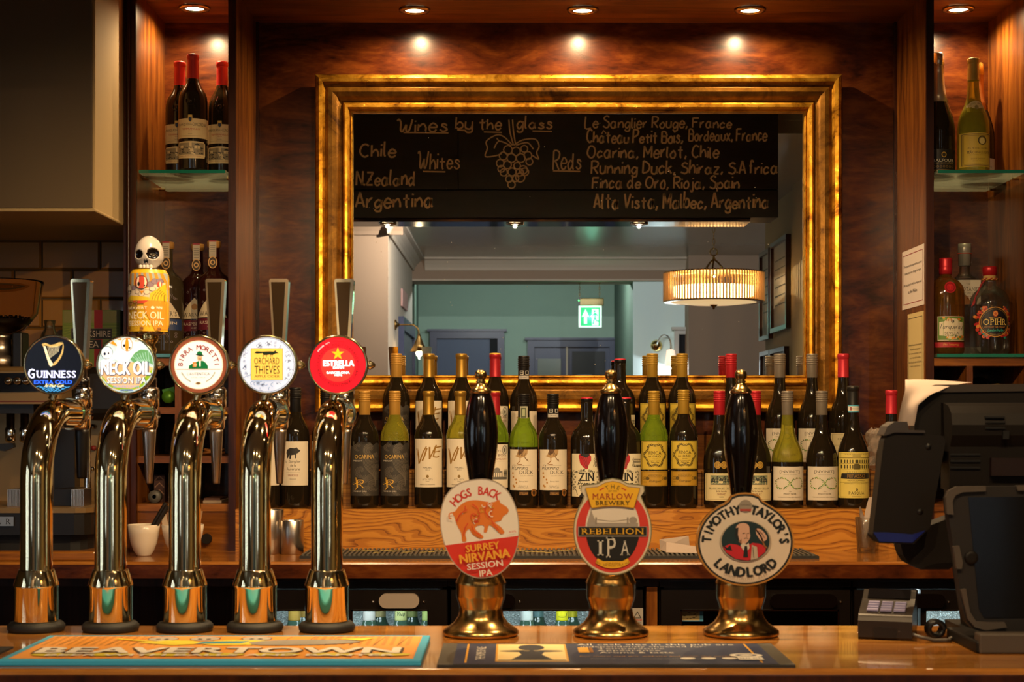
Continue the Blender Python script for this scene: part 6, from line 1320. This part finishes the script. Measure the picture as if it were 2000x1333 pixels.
cv = Cv(); cv.rect(-22, -11, 22, 11, '#3f7a9a'); cv.rect(-20, -9, 15, 9, '#a08a5c')
for k in range(14): cv.ell(random.uniform(-17, 12), random.uniform(-7, 7), 2.5, .8, '#5a4a30', 7); cv.l -= 1
cv.emit(MB(), flat((fx(1352), 3.865, fz(1204)), fk)).build('print', t)
def fb(u, col, top=None, lab='', word=None, Y=3.98, g=None):
    t = thing('chilled_bottle', lab, 'bottle', (X(u, Y), Y, .722), 'chilled bottles in the lit fridges', 0)
    put(t, body('bordeaux', mat('chilled_green_glass', '#33483a', .1)), 'glass_body'); put(t, foil(col), 'foil_capsule')
    if word:
        cv = Cv(); cv.hand(word, -7, 190, 8, '#2a3a2a', .8, 14, 0, .2)
        cv.emit(MB(), lambda x, y, l: (x*S, -math.sqrt(max(1e-7, .0152**2-(x*S)**2))-.0003, y*S)).build('neck_print', t, world=False)
for a in ((575, '#a8843a', None, 'gold capsuled chilled bottle, leftmost in the fridge window'), (592, '#a8843a', None, 'second gold capsuled chilled bottle beside the leftmost one'), (721, '#c5c0b8', None, 'white capsuled chilled bottle under the oval fridge handle'),
          (742, '#a99a6a', None, 'dull gold capsuled chilled bottle behind the white labelled one'), (783, '#b9bb7a', None, 'pale green capsuled chilled bottle with a scribbled word', 'Vivo'), (804, '#9aa060', None, 'green capsuled chilled bottle right of the scribbled one'), (836, '#9aa860', None, 'chilled bottle at the right edge of the oval handle fridge'),
          (1029, '#b9bdb4', '#8fa03a', 'green and white capsuled chilled bottle by the left pump'), (1050, '#6a8a8a', '#8fa04a', 'teal capsuled chilled bottle behind the green and white one'), (1098, '#c8bc1c', None, 'bright yellow capsuled chilled bottle in the middle fridge', 'J'), (1116, '#b9ac24', None, 'yellow capsuled chilled bottle partly behind the bright one')):
    fb(a[0], a[1], a[2], a[3], a[4] if len(a) > 4 else None, 3.98 if a[0] in (575, 721, 783, 836, 1029, 1098) else 4.05)
# ---------------------------------------------------------------- things on the back counter
def lathe_thing(name, lab, cat, part, prof, m, u, Y, z, group=None, n=40):
    t = thing(name, lab, cat, (X(u, Y), Y, z), group); MB().lathe(prof, m, n).build(part, t, world=False); return t
def bowl(u, r, lab):
    return lathe_thing('sugar_bowl', lab, 'bowl', 'bowl', [(.0001, .001), (r*.42, 0), (r*.46, .003), (r*.62, .012), (r*.82, .032), (r*.94, .055), (r, .076), (r*.965, .0765), (r*.90, .056), (r*.77, .034), (r*.55, .015), (.0001, .012)], M_white, u, 3.985, CZ, 'white bowls on the back counter')
t = bowl(281, .0390, 'white ceramic bowl holding dark handled utensils'); t2 = bowl(357, .0510, 'larger white bowl of sugar sachets half behind a tap')
for k, (a, b) in enumerate((((-.002, .0, .03), (.052, .01, .128)), ((.008, -.01, .03), (.060, -.01, .122)))):
    q = thing('bar_utensil', 'dark handled utensil leaning out of the small white bowl, %s' % ('upper one' if k == 0 else 'lower one'), 'utensil', (t.location.x+a[0], t.location.y+a[1], CZ+a[2]))
    MB().tube([a, [(a[i]+b[i])/2+.002*(i == 2) for i in range(3)], b], [.004, .0055, .0062], mat('dark_utensil', '#2c241e', .35, metal=.4), 10).build('handle', q, world=False)
    q.children[0].location = (-a[0], -a[1], -a[2])
for k in range(6):
    x = -.035+.013*k; q = thing('sugar_sachet', 'paper sugar sachet standing in the larger white bowl', 'sachet', (t2.location.x+x, t2.location.y-.005, CZ+.045), 'sugar sachets in the white bowl', .1*k)
    MB().box(-.007, .007, -.001, .001, 0, .058+.004*(k % 3), pm(('#a8917a', '#8a6a4a')[k % 2])).build('packet', q, world=False); q.rotation_euler = (.0, (-.2+.08*k), .1*k)
def cup(u, r, h_, Y, lab): return lathe_thing('spirit_measure_cup', lab, 'cup', 'cup', [(.0001, .0005), (r-.001, 0), (r, .001), (r, h_-.001), (r-.0007, h_), (r-.0014, h_-.001), (r-.0014, .003), (.0001, .002)], M_steel, u, Y, CZ, 'brushed steel cups', 48)
cup(570.5, .0282, .083, 4.045, 'short brushed steel cup beside the rightmost tap'); cup(527, .034, .109, 4.06, 'taller brushed steel cup behind the cider tap'); 
# ribbed rubber drip mat
t = thing('drip_mat', 'long black ribbed rubber drip mat on the back counter', 'bar mat', (.113, 4.0, CZ)); xa, xb, ya, yb = X(585, 3.905), X(1600, 3.905), 3.905, 4.10
MB().box(xa, xb, ya, yb, CZ, CZ+.006, M_rub).build('mat_base', t)
mb = MB(); n = 110
for k in range(n):
    x = xa+.004+(xb-xa-.008)*k/n; mb.box(x, x+.0055, ya+.006, yb-.006, CZ+.006, CZ+.010, mat('rib_rubber', '#4a4740', .5))
tag(mb.build('ribs', t), kind='stuff')
cv = Cv(); yw = '#c9b458'
for (a, b) in ((680, 800), (820, 960), (1000, 1110), (1285, 1345)):
    x = X(a, 4.0)
    while x < X(b, 4.0):
        w_ = random.uniform(.008, .02); y = random.uniform(3.95, 4.03); cv.poly([(x, y), (x+w_, y+.004), (x+w_+.004, y+.016), (x+.004, y+.012)], yw); cv.l -= 1; x += w_*.9
cv.emit(MB(), flat((0, 0, CZ+.0101), ax=(1, 0, 0), ay=(0, 1, 0), an=(0, 0, 1))).build('yellow_print', t)
t = thing('folded_receipt', 'crumpled folded white paper lying on the drip mat', 'paper', (X(1328, 3.98), 3.98, CZ+.011)); ox = X(1328, 3.98)
MB().add([(ox-.044, 4.03, CZ+.012), (ox+.03, 4.03, CZ+.011), (ox+.026, 4.025, CZ+.046), (ox-.045, 4.035, CZ+.036)], [(0, 1, 2, 3)], M_paper).add([(ox-.036, 3.95, CZ+.0115), (ox+.05, 3.93, CZ+.0112), (ox+.045, 3.99, CZ+.022), (ox-.03, 4.01, CZ+.032)], [(0, 1, 2, 3)], M_paper).add([(ox-.044, 4.03, CZ+.012), (ox-.036, 3.95, CZ+.0115), (ox-.03, 4.01, CZ+.032), (ox-.045, 4.035, CZ+.036)], [(0, 1, 2, 3)], M_paper).build('sheet', t)
t.children[0].modifiers.new('t', 'SOLIDIFY').thickness = .0008
for u, lab, fillp in ((1692, 'glass tumbler stuffed with curled receipts beside the till', True), (1770, 'second glass tumbler half hidden behind the till', False)):
    r = .0285; gy = 4.07; t = lathe_thing('glass_tumbler', lab, 'glass', 'glass', [(.0001, .002), (.021, .0), (.0225, .002), (r, .088), (r-.0012, .089), (r-.0022, .088), (.0205, .014), (.0001, .012)], M_clear, u, gy, CZ, 'glass tumblers by the till', 10)
    if fillp:
        for k in range(6):
            a = k*1.05; q = thing('curled_receipt', 'curled white till receipt stuffed in the glass tumbler', 'paper', (t.location.x, gy, CZ+.014), 'receipts in the tumbler')
            mb = MB(); vs = []
            hh = (.062, .10, .075, .125, .085, .11)[k]
            for j in range(8):
                f = j/7; rr = .004+.012*f; ang = a+1.6*f*(1 if k % 2 else -1)
                for w_ in (-.008, .008): vs.append((rr*math.cos(ang)-w_*math.sin(ang)*.9+(.010 if k == 3 else 0)*f, rr*math.sin(ang)+w_*math.cos(ang)*.9, .0005+hh*f))
            mb.add(vs, [(2*j, 2*j+1, 2*j+3, 2*j+2) for j in range(7)], M_paper, True); mb.build('sheet', q, world=False)
t = thing('plastic_bag', 'crumpled clear plastic bag behind the last wine bottle', 'bag', (X(1712, 4.3), 4.3, UZ+.0))
mb = MB(); vs = []; rnd = random.Random(2); n, m_ = 14, 9
for j in range(m_+1):
    for k in range(n):
        r = (.026+rnd.uniform(-.006, .006))*(1 if 0 < j < m_ else .4); vs.append((r*math.cos(2*PI*k/n), r*math.sin(2*PI*k/n), .11*j/m_+rnd.uniform(-.004, .004)*(0 < j)))
mb.add(vs, [(j*n+k, j*n+(k+1) % n, (j+1)*n+(k+1) % n, (j+1)*n+k) for j in range(m_) for k in range(n)], mat('crinkled_film', (.75, .65, .55), .12, trans=.75, ior=1.2)).build('film', t, world=False)
# things in the pigeonholes
def cub(u, Y): return X(u, Y)
zs1, zs2, zs3 = Z(796, 4.14), Z(892, 4.14), Z(985, 4.14)
def lying(u, v, Y, r, m, cm, lab, name='lying_wine_bottle', foot=False):
    z = Z(v, Y); t = thing(name, lab, 'bottle', (X(u, Y), Y, z), 'bottles lying in the pigeonholes')
    MB().lathe([(.0001, 4.175), (.0155, 4.1755), (.016, 4.19), (.0145, 4.24)], cm, 24, (X(u, Y), 0, z), 'y').build('foil_capsule', t); MB().lathe([(.0145, 4.24), (.016, 4.27), (.030, 4.31), (r, 4.34), (r, 4.46), (.0001, 4.462)], m, 28, (X(u, Y), 0, z), 'y').build('glass_body', t); return t
lying(1946, 762, 4.19, .037, M_bdark, capm('#b98a24'), 'bottle with yellow foil lying in a right hand pigeonhole')
lying(330, 776, 4.19, .030, mat('green_lying_glass', '#3a6a14', .1), capm('#4a7a1c'), 'green foiled bottle lying in the top left pigeonhole')
t = thing('green_carton', 'small tilted green carton in the top left pigeonhole', 'box', (X(334, 4.2), 4.2, Z(775, 4.2))); MB().box(-.016, .016, -.01, .03, 0, .022, pm('#2f6a1c')).build('carton', t, world=False); t.rotation_euler = (0, -.25, 0)
t = thing('patterned_box', 'dark red zigzag patterned box in the lowest left pigeonhole', 'box', (X(313, 4.24), 4.24, zs3)); MB().box(-.014, .014, -.01, .03, 0, .070, pm('#3a1c14')).build('carton', t, world=False)
cv = Cv()
for k in range(3): cv.stroke([(-.012, .02+k*.018), (0, .032+k*.018), (.012, .02+k*.018)], .003, '#7a5a48')
cv.emit(MB(), flat((0, -.0101, 0))).build('pattern', t, world=False)
t = thing('tape_roll', 'grey roll standing in the lowest left pigeonhole', 'roll', (X(306, 4.2), 4.2, zs3)); MB().lathe([(.005, 4.17), (.016, 4.17), (.0165, 4.175), (.0165, 4.195), (.005, 4.195), (.005, 4.17)], mat('grey_roll', '#4a4640', .5), 24, (X(306, 4.2), 0, zs3+.0165), 'y').build('roll', t)
t = thing('paper_stack', 'thin stack of cream papers in the lowest left pigeonhole', 'papers', (X(425, 4.22), 4.22, zs3)); MB().box(-.03, .017, -.04, .1, 0, .007, pm('#8a7660')).box(-.03, .012, -.03, .09, .007, .012, pm('#4a2a1a')).build('stack', t, world=False)
t = thing('cable_coil', 'orange brown cable coil in the middle left pigeonhole', 'cable', (X(418, 4.22), 4.22, zs2+.004))
MB().tube([(.026*math.cos(q), .03*math.sin(q), .004+.0015*math.sin(3*q)) for q in [2*PI*k/32 for k in range(33)]], .003, pm('#7a4a1c'), 8).tube([(.024*math.cos(q), .028*math.sin(q), .010+.002*math.cos(2*q)) for q in [2*PI*k/32 for k in range(33)]], .003, pm('#7a4a1c'), 8).build('coil', t, world=False)
# ---------------------------------------------------------------- coffee corner
M_cm = mat('coffee_machine_steel', '#8a6c44', .32, metal=.5); M_cd = mat('coffee_machine_dark', '#15100c', .35)
t = thing('coffee_machine', 'steel espresso machine with three round knobs behind the left taps', 'coffee machine', (-1.28, 4.1, CZ+.022))
def cx_(u, Y=3.92): return X(u, Y)
def cz_(v, Y=3.92): return Z(v, Y)
MB().box(-1.75, cx_(118), 3.92, 4.40, cz_(790), cz_(716), M_cm).build('upper_body', t, bevel=.012)
MB().box(cx_(112), cx_(262, 4.1)+.0, 4.1, 4.42, cz_(822, 4.1), cz_(716, 4.1), M_cd).build('side_housing', t, bevel=.03, seg=4)
P = [(cx_(u), cz_(v)) for u, v in ((-40, 730), (80, 728), (96, 732), (103, 746), (96, 760), (80, 765), (-40, 767))]
cp = MB().prism(P, 3.915, 3.925, M_gloss).build('control_panel', t)
for u in (20, 38, 55): MB().lathe([(.0001, 3.897), (.0075, 3.898), (.0090, 3.902), (.0095, 3.915)], M_chrome, 24, (cx_(u), 0, cz_(745)), 'y').build('knob', cp)
MB().box(-1.75, cx_(108), 3.88, 4.3, cz_(790), cz_(776), M_cm).box(-1.75, cx_(108), 3.879, 3.885, cz_(786), cz_(784), pm('#5a1410')).build('ledge', t)
MB().box(-1.75, cx_(70), 3.90, 4.2, cz_(808), cz_(790), M_cd).build('group_hood', t)
MB().box(-1.75, X(205, 4.2), 4.2, 4.42, cz_(992, 4.2), cz_(806, 4.2), M_cm).build('back_plate', t)
MB().box(cx_(106, 4.15), cx_(146, 4.15), 4.15, 4.2, cz_(988, 4.15), cz_(838, 4.15), M_cd).build('side_door', t)
MB().tube([(cx_(154), 4.0, cz_(800)), (cx_(154), 4.0, cz_(956))], .0085, M_chrome, 16).build('steam_pipe', t)
for u in (8, 36): MB().lathe([(.010, cz_(808)), (.010, cz_(835)), (.013, cz_(838)), (.013, cz_(862)), (.007, cz_(866)), (.0001, cz_(867))], M_chrome, 20, (cx_(u), 3.97, 0)).build('group_head', t)
MB().prism([(cx_(u), cz_(v)) for u, v in ((-10, 868), (22, 866), (24, 874), (6, 882), (-10, 880))], 3.93, 3.95, M_black).build('filter_handle', t)
for u0, u1 in ((12, 42), (137, 162)):
    b_ = MB().box(cx_(u0), cx_(u1), 3.93, 4.0, cz_(994), cz_(957), M_steel).build('ribbed_block', t); mb = MB()
    k = u0+1.5
    while k < u1: mb.box(cx_(k), cx_(k+1.4), 3.926, 3.93, cz_(993), cz_(958), M_steel); k += 2.8
    mb.build('ribs', b_)
MB().box(cx_(98), cx_(137), 3.95, 4.1, cz_(990), cz_(958), M_cd).build('tray_block', t)
P = [(-1.75, 3.86), (cx_(160), 3.86), (cx_(178), 3.868), (cx_(188), 3.885), (cx_(192), 3.92), (cx_(194), 4.35), (-1.75, 4.35)]
MB().prism(P, cz_(1003, 3.86), cz_(993, 3.86), M_cm, 'xy').build('drip_tray', t, bevel=.003); P2 = [(x-.004 if x > -1.7 else x, y+.004) for x, y in P]
MB().prism(P2, cz_(1046, 3.86), cz_(1003, 3.86), M_cd, 'xy').build('lower_body', t)
MB().prism([(x*1.0-.02 if x > -1.7 else x, y+.03) for x, y in P], CZ+.022, cz_(1046, 3.86), mat('coffee_machine_foot', '#0a0806', .6), 'xy').build('foot', t)
np_ = MB().box(-1.25, X(27, 3.86), 3.857, 3.862, cz_(1028, 3.86), cz_(1010, 3.86), M_steel).build('name_plate', t); cv = Cv(); cv.text('R', X(17, 3.86), cz_(1019, 3.86), .012, .013, '#2a241c', .02, True); cv.text('A', X(-2, 3.86), cz_(1019, 3.86), .012, .013, '#2a241c', .02, True)
cv.emit(MB(), flat((0, 3.8568, 0))).build('plate_lettering', np_)
for u, v, c_ in ((180, 916, M_chrome), (181, 834, M_chrome), (182, 876, pm('#6a1410')), (163, 918, M_chrome)): MB().lathe([(.0001, 4.185), (.006, 4.187), (.007, 4.2)], c_, 16, (X(u, 4.19), 0, Z(v, 4.19)), 'y').build('bolt', t)
# grinder
Yg = 4.10; gz = cz_(716); t = thing('coffee_grinder', 'coffee grinder with a clear bean hopper at the left edge', 'grinder', (X(0, Yg), Yg, gz))
zt_, zm, zb2 = Z(549, Yg), Z(612, Yg), Z(655, Yg); rr = 84*Yg/3200
hp = MB().lathe([(.030, zb2), (.060, zb2+.012), (rr*.86, zm), (rr*.97, zt_-.012), (rr, zt_-.004), (rr*.98, zt_), (rr*.93, zt_-.004), (rr*.82, zm), (.055, zb2+.016), (.026, zb2+.003)], mat('smoked_hopper', (.80, .66, .5), .02, trans=1, ior=1.12), 48, (X(0, Yg), Yg, 0)).build('hopper', t)
M_bean = mat('coffee_beans', '#1a0d06', .35); beans = MB(); rnd = random.Random(9)
beans.lathe([(.0001, zb2+.004), (.026, zb2+.005), (.050, zb2+.016), (rr*.74, zm-.016), (.0001, zm-.012)], M_bean, 32, (X(0, Yg), Yg, 0))
for k in range(170):
    a = rnd.uniform(0, 2*PI); r = rr*.74*math.sqrt(rnd.random()); s_ = .0055; c0 = (X(0, Yg)+r*math.cos(a), Yg+r*math.sin(a), zm-.014+rnd.uniform(-.002, .004)); th = rnd.uniform(0, 3)
    beans.lathe([(.0001, -s_), (s_*.55, -s_*.6), (s_*.6, s_*.5), (.0001, s_)], M_bean, 6, c0, 'y')
tag(beans.build('coffee_beans', t), kind='stuff')
MB().lathe([(.040, gz), (.042, gz+.03), (.030, gz+.034), (.028, zb2-.012), (.034, zb2-.008), (.034, zb2)], M_steel, 28, (X(0, Yg), Yg, 0)).build('throat', t)
MB().box(X(30, Yg), X(50, Yg), Yg-.03, Yg+.03, gz, Z(650, Yg), M_cd).build('side_column', t, bevel=.004)
# tea carton and jar on the machine
Yt = 4.30; tz = cz_(716, 4.1)+.0005; x0, x1, zt_ = X(122, Yt), X(235, Yt), Z(606, Yt)
t = thing('tea_carton', 'green and red tea carton standing against the tiles', 'box', ((x0+x1)/2, Yt, tz))
MB().box(x0, x1, Yt, Yt+.08, tz, zt_, pm('#5a6a2a')).build('carton', t); kk_ = Yt/3200; cv = Cv(); wq, hq = 113, (zt_-tz)/kk_
for k in range(9): cv.stroke([(2, hq*.5+k*6), (35, hq*.55+k*5.4+4*math.sin(k)), (70, hq*.5+k*6), (110, hq*.52+k*5.6)], 1.4, random.choice(['#6f7a30', '#4a5a20', '#7a7a34']), 4)
cv.rect(2, hq*.78, 111, hq*.99, '#6f6c40'); cv.rect(62, 0, 78, hq, '#8f1420'); cv.rect(17, hq-57, 97, hq-36, '#141010'); cv.frame(17, hq-57, 97, hq-36, .8, '#5a5048', 1); cv.text('YORKSHIRE', 57, hq-46.5, 74, 12, '#a8988a', .02); cv.rect(35, hq-76, 76, hq-58, '#141010'); cv.text('TEA', 56, hq-67, 30, 12, '#a8988a', .02)
cv.emit(MB(), flat((x0, Yt, tz), kk_)).build('printed_front', t)
t = thing('glass_jar', 'small empty clear glass bottle beside the tea carton', 'jar', (X(97, 4.28), 4.28, cz_(716, 4.28)-.0)); jz = Z(626, 4.28)-cz_(716, 4.28)
t.location.z = cz_(716); jz = Z(626, 4.28)-cz_(716)
MB().lathe([(.0001, .003), (.024, 0), (.026, .003), (.026, jz*.55), (.022, jz*.72), (.014, jz*.82), (.0135, jz*.93), (.0155, jz*.95), (.0155, jz), (.0125, jz), (.0115, jz*.84), (.020, jz*.70), (.0235, jz*.54), (.0235, .006), (.0001, .005)], M_clear, 32).build('jar', t, world=False)
# ---------------------------------------------------------------- notices on the right upright
def plane_notice(name, lab, y0, y1, z0, z1, paper, draw):
    t = thing(name, lab, 'notice', (1.048, (y0+y1)/2, z0), 'notices on the upright'); MB().box(1.0468, 1.0478, y0, y1, z0, z1, pm(paper)).build('sheet', t)
    cv = Cv(); draw(cv, y1-y0, z1-z0); cv.emit(MB(), lambda x, y, l: (1.0467-.0001*l, y1-x, z0+y)).build('print', t); return t
def N1(c, w_, h_):
    c.frame(.012, .012, w_-.010, h_-.012, .0018, '#8a2030', 1); K = '#1a1a1c'
    c.text('The premises operates a zero', w_/2, h_*.72, w_*.82, .0085, K, .01); c.text('tolerance to illegal drugs', w_/2, h_*.60, w_*.74, .0085, K, .01); c.text('All incidents will be reported', w_/2, h_*.40, w_*.82, .0085, K, .01); c.text('to the Police', w_/2, h_*.28, w_*.42, .0085, K, .01)
yA, yB = 4.165, 4.395
plane_notice('wall_notice', 'white red bordered drugs notice on the right upright', yA, yB, Z(601, 4.28), Z(488, 4.28)+.004, '#d2c4ba', N1)
def N2(c, w_, h_):
    c.frame(.010, .012, w_-.010, h_-.012, .0014, '#2a2620', 1)
    for k, s in enumerate(('Hotel licensed premises', 'Designated Premises Supervisor', 'for these premises is the', 'person responsible for making', 'sure that the sale of alcohol', 'is kept to the licence')): c.text(s, w_/2, h_*.56-k*.011, w_*(.8-.12*(k % 2)), .006, '#4a443a')
plane_notice('wall_notice', 'cream bordered licensing notice below the red bordered one', 4.170, 4.335, 1.535, 1.725, '#c8b27c', N2)
# ---------------------------------------------------------------- till, tablet and card reader at the right of the bar
def pz(v, Y): return H-(v-815)*Y/3200
def PP(pts, Y): return [(X(u, Y), pz(v, Y)) for u, v in pts]
M_tl = mat('till_plastic', '#15100d', .55, spec=.25); M_tg = mat('till_grey_plastic', '#38302a', .38)
Y = 2.66; t = thing('till_terminal', 'black touchscreen till seen from behind at the right', 'till', (X(1930, Y), Y+.03, BARZ))
MB().prism(PP([(1787, 905), (1785, 800), (1790, 772), (1803, 757), (1825, 752), (2120, 749), (2120, 905)], Y), Y, Y+.03, M_tl).build('screen_shell', t, bevel=.006, seg=3)
MB().prism(PP([(1800, 766), (1808, 757), (1826, 752), (2120, 749), (2120, 763), (1828, 767), (1812, 770)], Y), Y-.004, Y+.01, M_tg).build('top_rim', t, bevel=.002)
yz = [(Y+.002, pz(787, Y)), (Y-.02, pz(788, Y)), (Y-.045, pz(794, Y)), (Y-.062, pz(808, Y)), (Y-.068, pz(830, Y)), (Y-.066, pz(850, Y)), (Y-.055, pz(872, Y)), (Y-.05, pz(955, Y)), (Y+.002, pz(955, Y))]
hs = MB().prism(yz, X(1838, Y), X(2120, Y), M_tl, 'yz').build('rear_housing', t, bevel=.005, seg=3)
for v in (815, 825, 836): MB().box(X(1925, Y-.07), X(1963, Y-.07), Y-.0705, Y-.05, pz(v+2, Y-.07), pz(v-1.5, Y-.07), pm('#050404')).build('vent_slot', hs)
for v in (888, 901, 914): MB().box(X(1858, Y-.06), X(1916, Y-.06), Y-.0565, Y-.04, pz(v+2, Y-.06), pz(v-1.5, Y-.06), pm('#050404')).build('vent_slot', hs)
MB().box(X(1955, Y-.06), X(1967, Y-.06), Y-.0712, Y-.06, pz(858, Y-.06), pz(842, Y-.06), pm('#050404')).build('key_slot', hs)
MB().box(X(1935, Y-.06), X(2120, Y-.06), Y-.064, Y-.04, pz(930, Y-.06), pz(895, Y-.06), pm('#1c0c08', .4)).build('cover_plate', hs)
pd = MB().prism(PP([(1700, 1048), (1722, 862), (1728, 850), (1742, 845), (1800, 846), (1838, 852), (1842, 862), (1812, 1030), (1780, 1062), (1712, 1060)], Y-.03), Y-.045, Y-.01, M_tl).build('card_pod', t, bevel=.005, seg=3)
MB().prism(PP([(1720, 852), (1728, 833), (1742, 824), (1766, 824), (1770, 840), (1800, 841), (1801, 846), (1742, 845), (1728, 850)], Y-.03), Y-.05, Y+.0, M_tg).build('pod_cap', pd, bevel=.002)
MB().prism(PP([(1704, 1040), (1716, 1058), (1780, 1060), (1806, 1036), (1780, 1044), (1730, 1040)], Y-.04), Y-.0465, Y-.044, mat('blue_screen_sheen', '#101338', .3, emit=.15, ecol='#1c2468')).build('screen_sheen', pd)  # blue sheen of screen light, made as a faintly glowing strip
for u, v, r in ((1813, 873, 6), (1797, 1000, 6)): MB().lathe([(.0001, Y-.0462), (r*.0008, Y-.0462), (r*.0008, Y-.044)], pm('#040303'), 14, (X(u, Y-.045), 0, pz(v, Y-.045)), 'y').build('screw_hole', pd)
MB().prism(PP([(1752, 1050), (1882, 1000), (1872, 1095), (1850, 1112), (1795, 1112), (1772, 1100), (1762, 1085)], Y), Y-.01, Y+.04, M_tl).build('pod_base', t, bevel=.006)
MB().prism(PP([(1850, 860), (1985, 860), (1975, 1238), (1895, 1238), (1872, 1090)], Y), Y+.0, Y+.05, M_tl).box(X(1880, Y), X(2100, Y), Y-.03, Y+.11, BARZ, BARZ+.012, M_tl).build('stand', t)
t = thing('till_receipt', 'curling pale receipt paper draped over the till corner', 'paper', (X(1790, Y), Y-.0, pz(800, Y)))
path = [(Y-.012, 832), (Y-.018, 800), (Y-.016, 775), (Y-.006, 757), (Y+.012, 748.5), (Y+.04, 745)]
mb = MB(); vs = []; n = 14
for j, (yy, v) in enumerate(cat_rom(path, 3)):
    f = j/15
    for k in range(n+1):
        g = k/n; uu = (1752+16*min(1, f*2)) + (1792+90*max(0, f-.35)/.65-1752)*g - 8*g*(f < .3)
        vs.append((X(uu, yy), yy+.004*math.sin(g*5), pz(v, yy)+.003*math.sin(g*3+1)*(f > .5)))
mb.add(vs, [(j*(n+1)+k, j*(n+1)+k+1, (j+1)*(n+1)+k+1, (j+1)*(n+1)+k) for j in range(15) for k in range(n)], M_paper, True); mb.build('sheet', t)
# tablet
Y = 2.50; t = thing('tablet_stand', 'rugged black cased tablet on a stand in the right foreground', 'tablet', (X(1960, Y), Y, BARZ))
tb = MB().prism(PP([(1851, 1000), (1849, 975), (1854, 962), (1868, 954), (1890, 951), (2110, 950), (2110, 1236), (1925, 1236), (1902, 1230), (1888, 1215), (1880, 1190), (1866, 1090)], Y), Y, Y+.022, mat('tablet_case', '#1d1815', .55)).build('tablet_case', t, bevel=.005, seg=3)
MB().prism(PP([(1891, 972), (2110, 970), (2110, 1205), (1922, 1208), (1912, 1190)], Y-.001), Y-.0015, Y+.003, mat('tablet_screen', '#0b0a0b', .22)).build('screen', tb)
M_bm = mat('case_bumper', '#4b423a', .5)
for q in ([(1849, 1005), (1847, 972), (1853, 959), (1868, 951), (1925, 950), (1925, 960), (1880, 962), (1866, 968), (1860, 980), (1862, 1006)], [(1862, 1068), (1873, 1066), (1880, 1100), (1878, 1112), (1868, 1112)],
          [(1876, 1152), (1886, 1150), (1894, 1196), (1906, 1214), (1930, 1216), (1962, 1216), (1966, 1226), (1925, 1232), (1904, 1226), (1890, 1210)], [(1985, 949), (2110, 948), (2110, 957), (1987, 959)]):
    MB().prism(PP(q, Y-.004), Y-.006, Y+.004, M_bm).build('corner_bumper', tb, bevel=.0015)
MB().lathe([(.004, Y-.003), (.0095, Y-.004), (.011, Y), (.011, Y+.002)], M_tl, 20, (X(1897, Y), 0, pz(1090, Y)), 'y').build('rear_camera', tb)
MB().box(X(1908, 2.46), X(2100, 2.46), 2.445, 2.475, BARZ, pz(1237, 2.455), M_bm).box(X(1848, 2.62), X(2080, 2.62), 2.45, 2.62, BARZ, BARZ+.018, M_tl).build('stand_base', t, bevel=.003)
MB().box(X(1930, Y), X(2080, Y), Y+.022, Y+.05, BARZ+.01, pz(1100, Y), M_tl).build('stand_arm', t)
# card reader
t = thing('card_reader', 'small grey payment card reader lying on the bar beside the tablet', 'card reader', (X(1733, 2.66), 2.655, BARZ), rz=-.30)
pr = [(-.062, .004), (-.060, .0), (.058, .0), (.066, .01), (.066, .050), (.060, .066), (.048, .070), (.018, .058), (-.004, .052), (-.040, .044), (-.056, .040), (-.062, .030)]
MB().prism(pr, -.042, .042, mat('reader_shell', '#2c2622', .25, metal=.3), 'yz').build('shell', t, world=False, bevel=.006, seg=3)
MB().add([(-.034, .014, .0585), (.034, .014, .0585), (.034, .046, .0708), (-.034, .046, .0708)], [(0, 1, 2, 3)], mat('reader_screen', '#0c0a0c', .12)).build('screen', t, world=False)
for r in range(4):
    for k in range(3): yy = -.046+r*.0125; MB().box(-.030+k*.021, -.012+k*.021, yy, yy+.009, .0435+r*.0026, .0475+r*.0026, mat('reader_keys', '#8a84a8', .4)).build('key', t, world=False, bevel=.0008)
for s_ in (-1,): MB().tube([(s_*.0425, -.045, .008), (s_*.0435, -.02, .032), (s_*.0435, .02, .04), (s_*.0430, .055, .05)], .0022, M_chrome, 8).build('side_trim', t, world=False)
MB().box(-.018, .018, -.0635, -.058, .004, .020, M_black).build('cable_socket', t, world=False)
t = thing('reader_cable', 'thin grey cable from the card reader to the tablet stand', 'cable', (X(1765, 2.58), 2.58, BARZ))
P = cat_rom([(-.006, .012), (.03, .004), (.06, -.002), (.085, .004)], 6); MB().tube([(X(1765, 2.58)+a, 2.592+(-.02 if .02 < a < .07 else -.006*k/19), BARZ+max(.0032, b+.003)) for k, (a, b) in enumerate(P)], .003, mat('grey_cable', '#4a433c', .4), 8).build('cable', t)
t = thing('coiled_lead', 'short black coiled lead behind the card reader', 'cable', (X(1825, 2.62), 2.62, BARZ)); x0 = X(1824, 2.62)
MB().tube([(x0+.012*math.cos(q), 2.60+.0012*q, BARZ+.0165+.012*math.sin(q)) for q in [2*PI*k/14 for k in range(43)]], .0042, M_black, 8).build('coil', t)
# shade under the bar edge: glasses and aisle stay dark
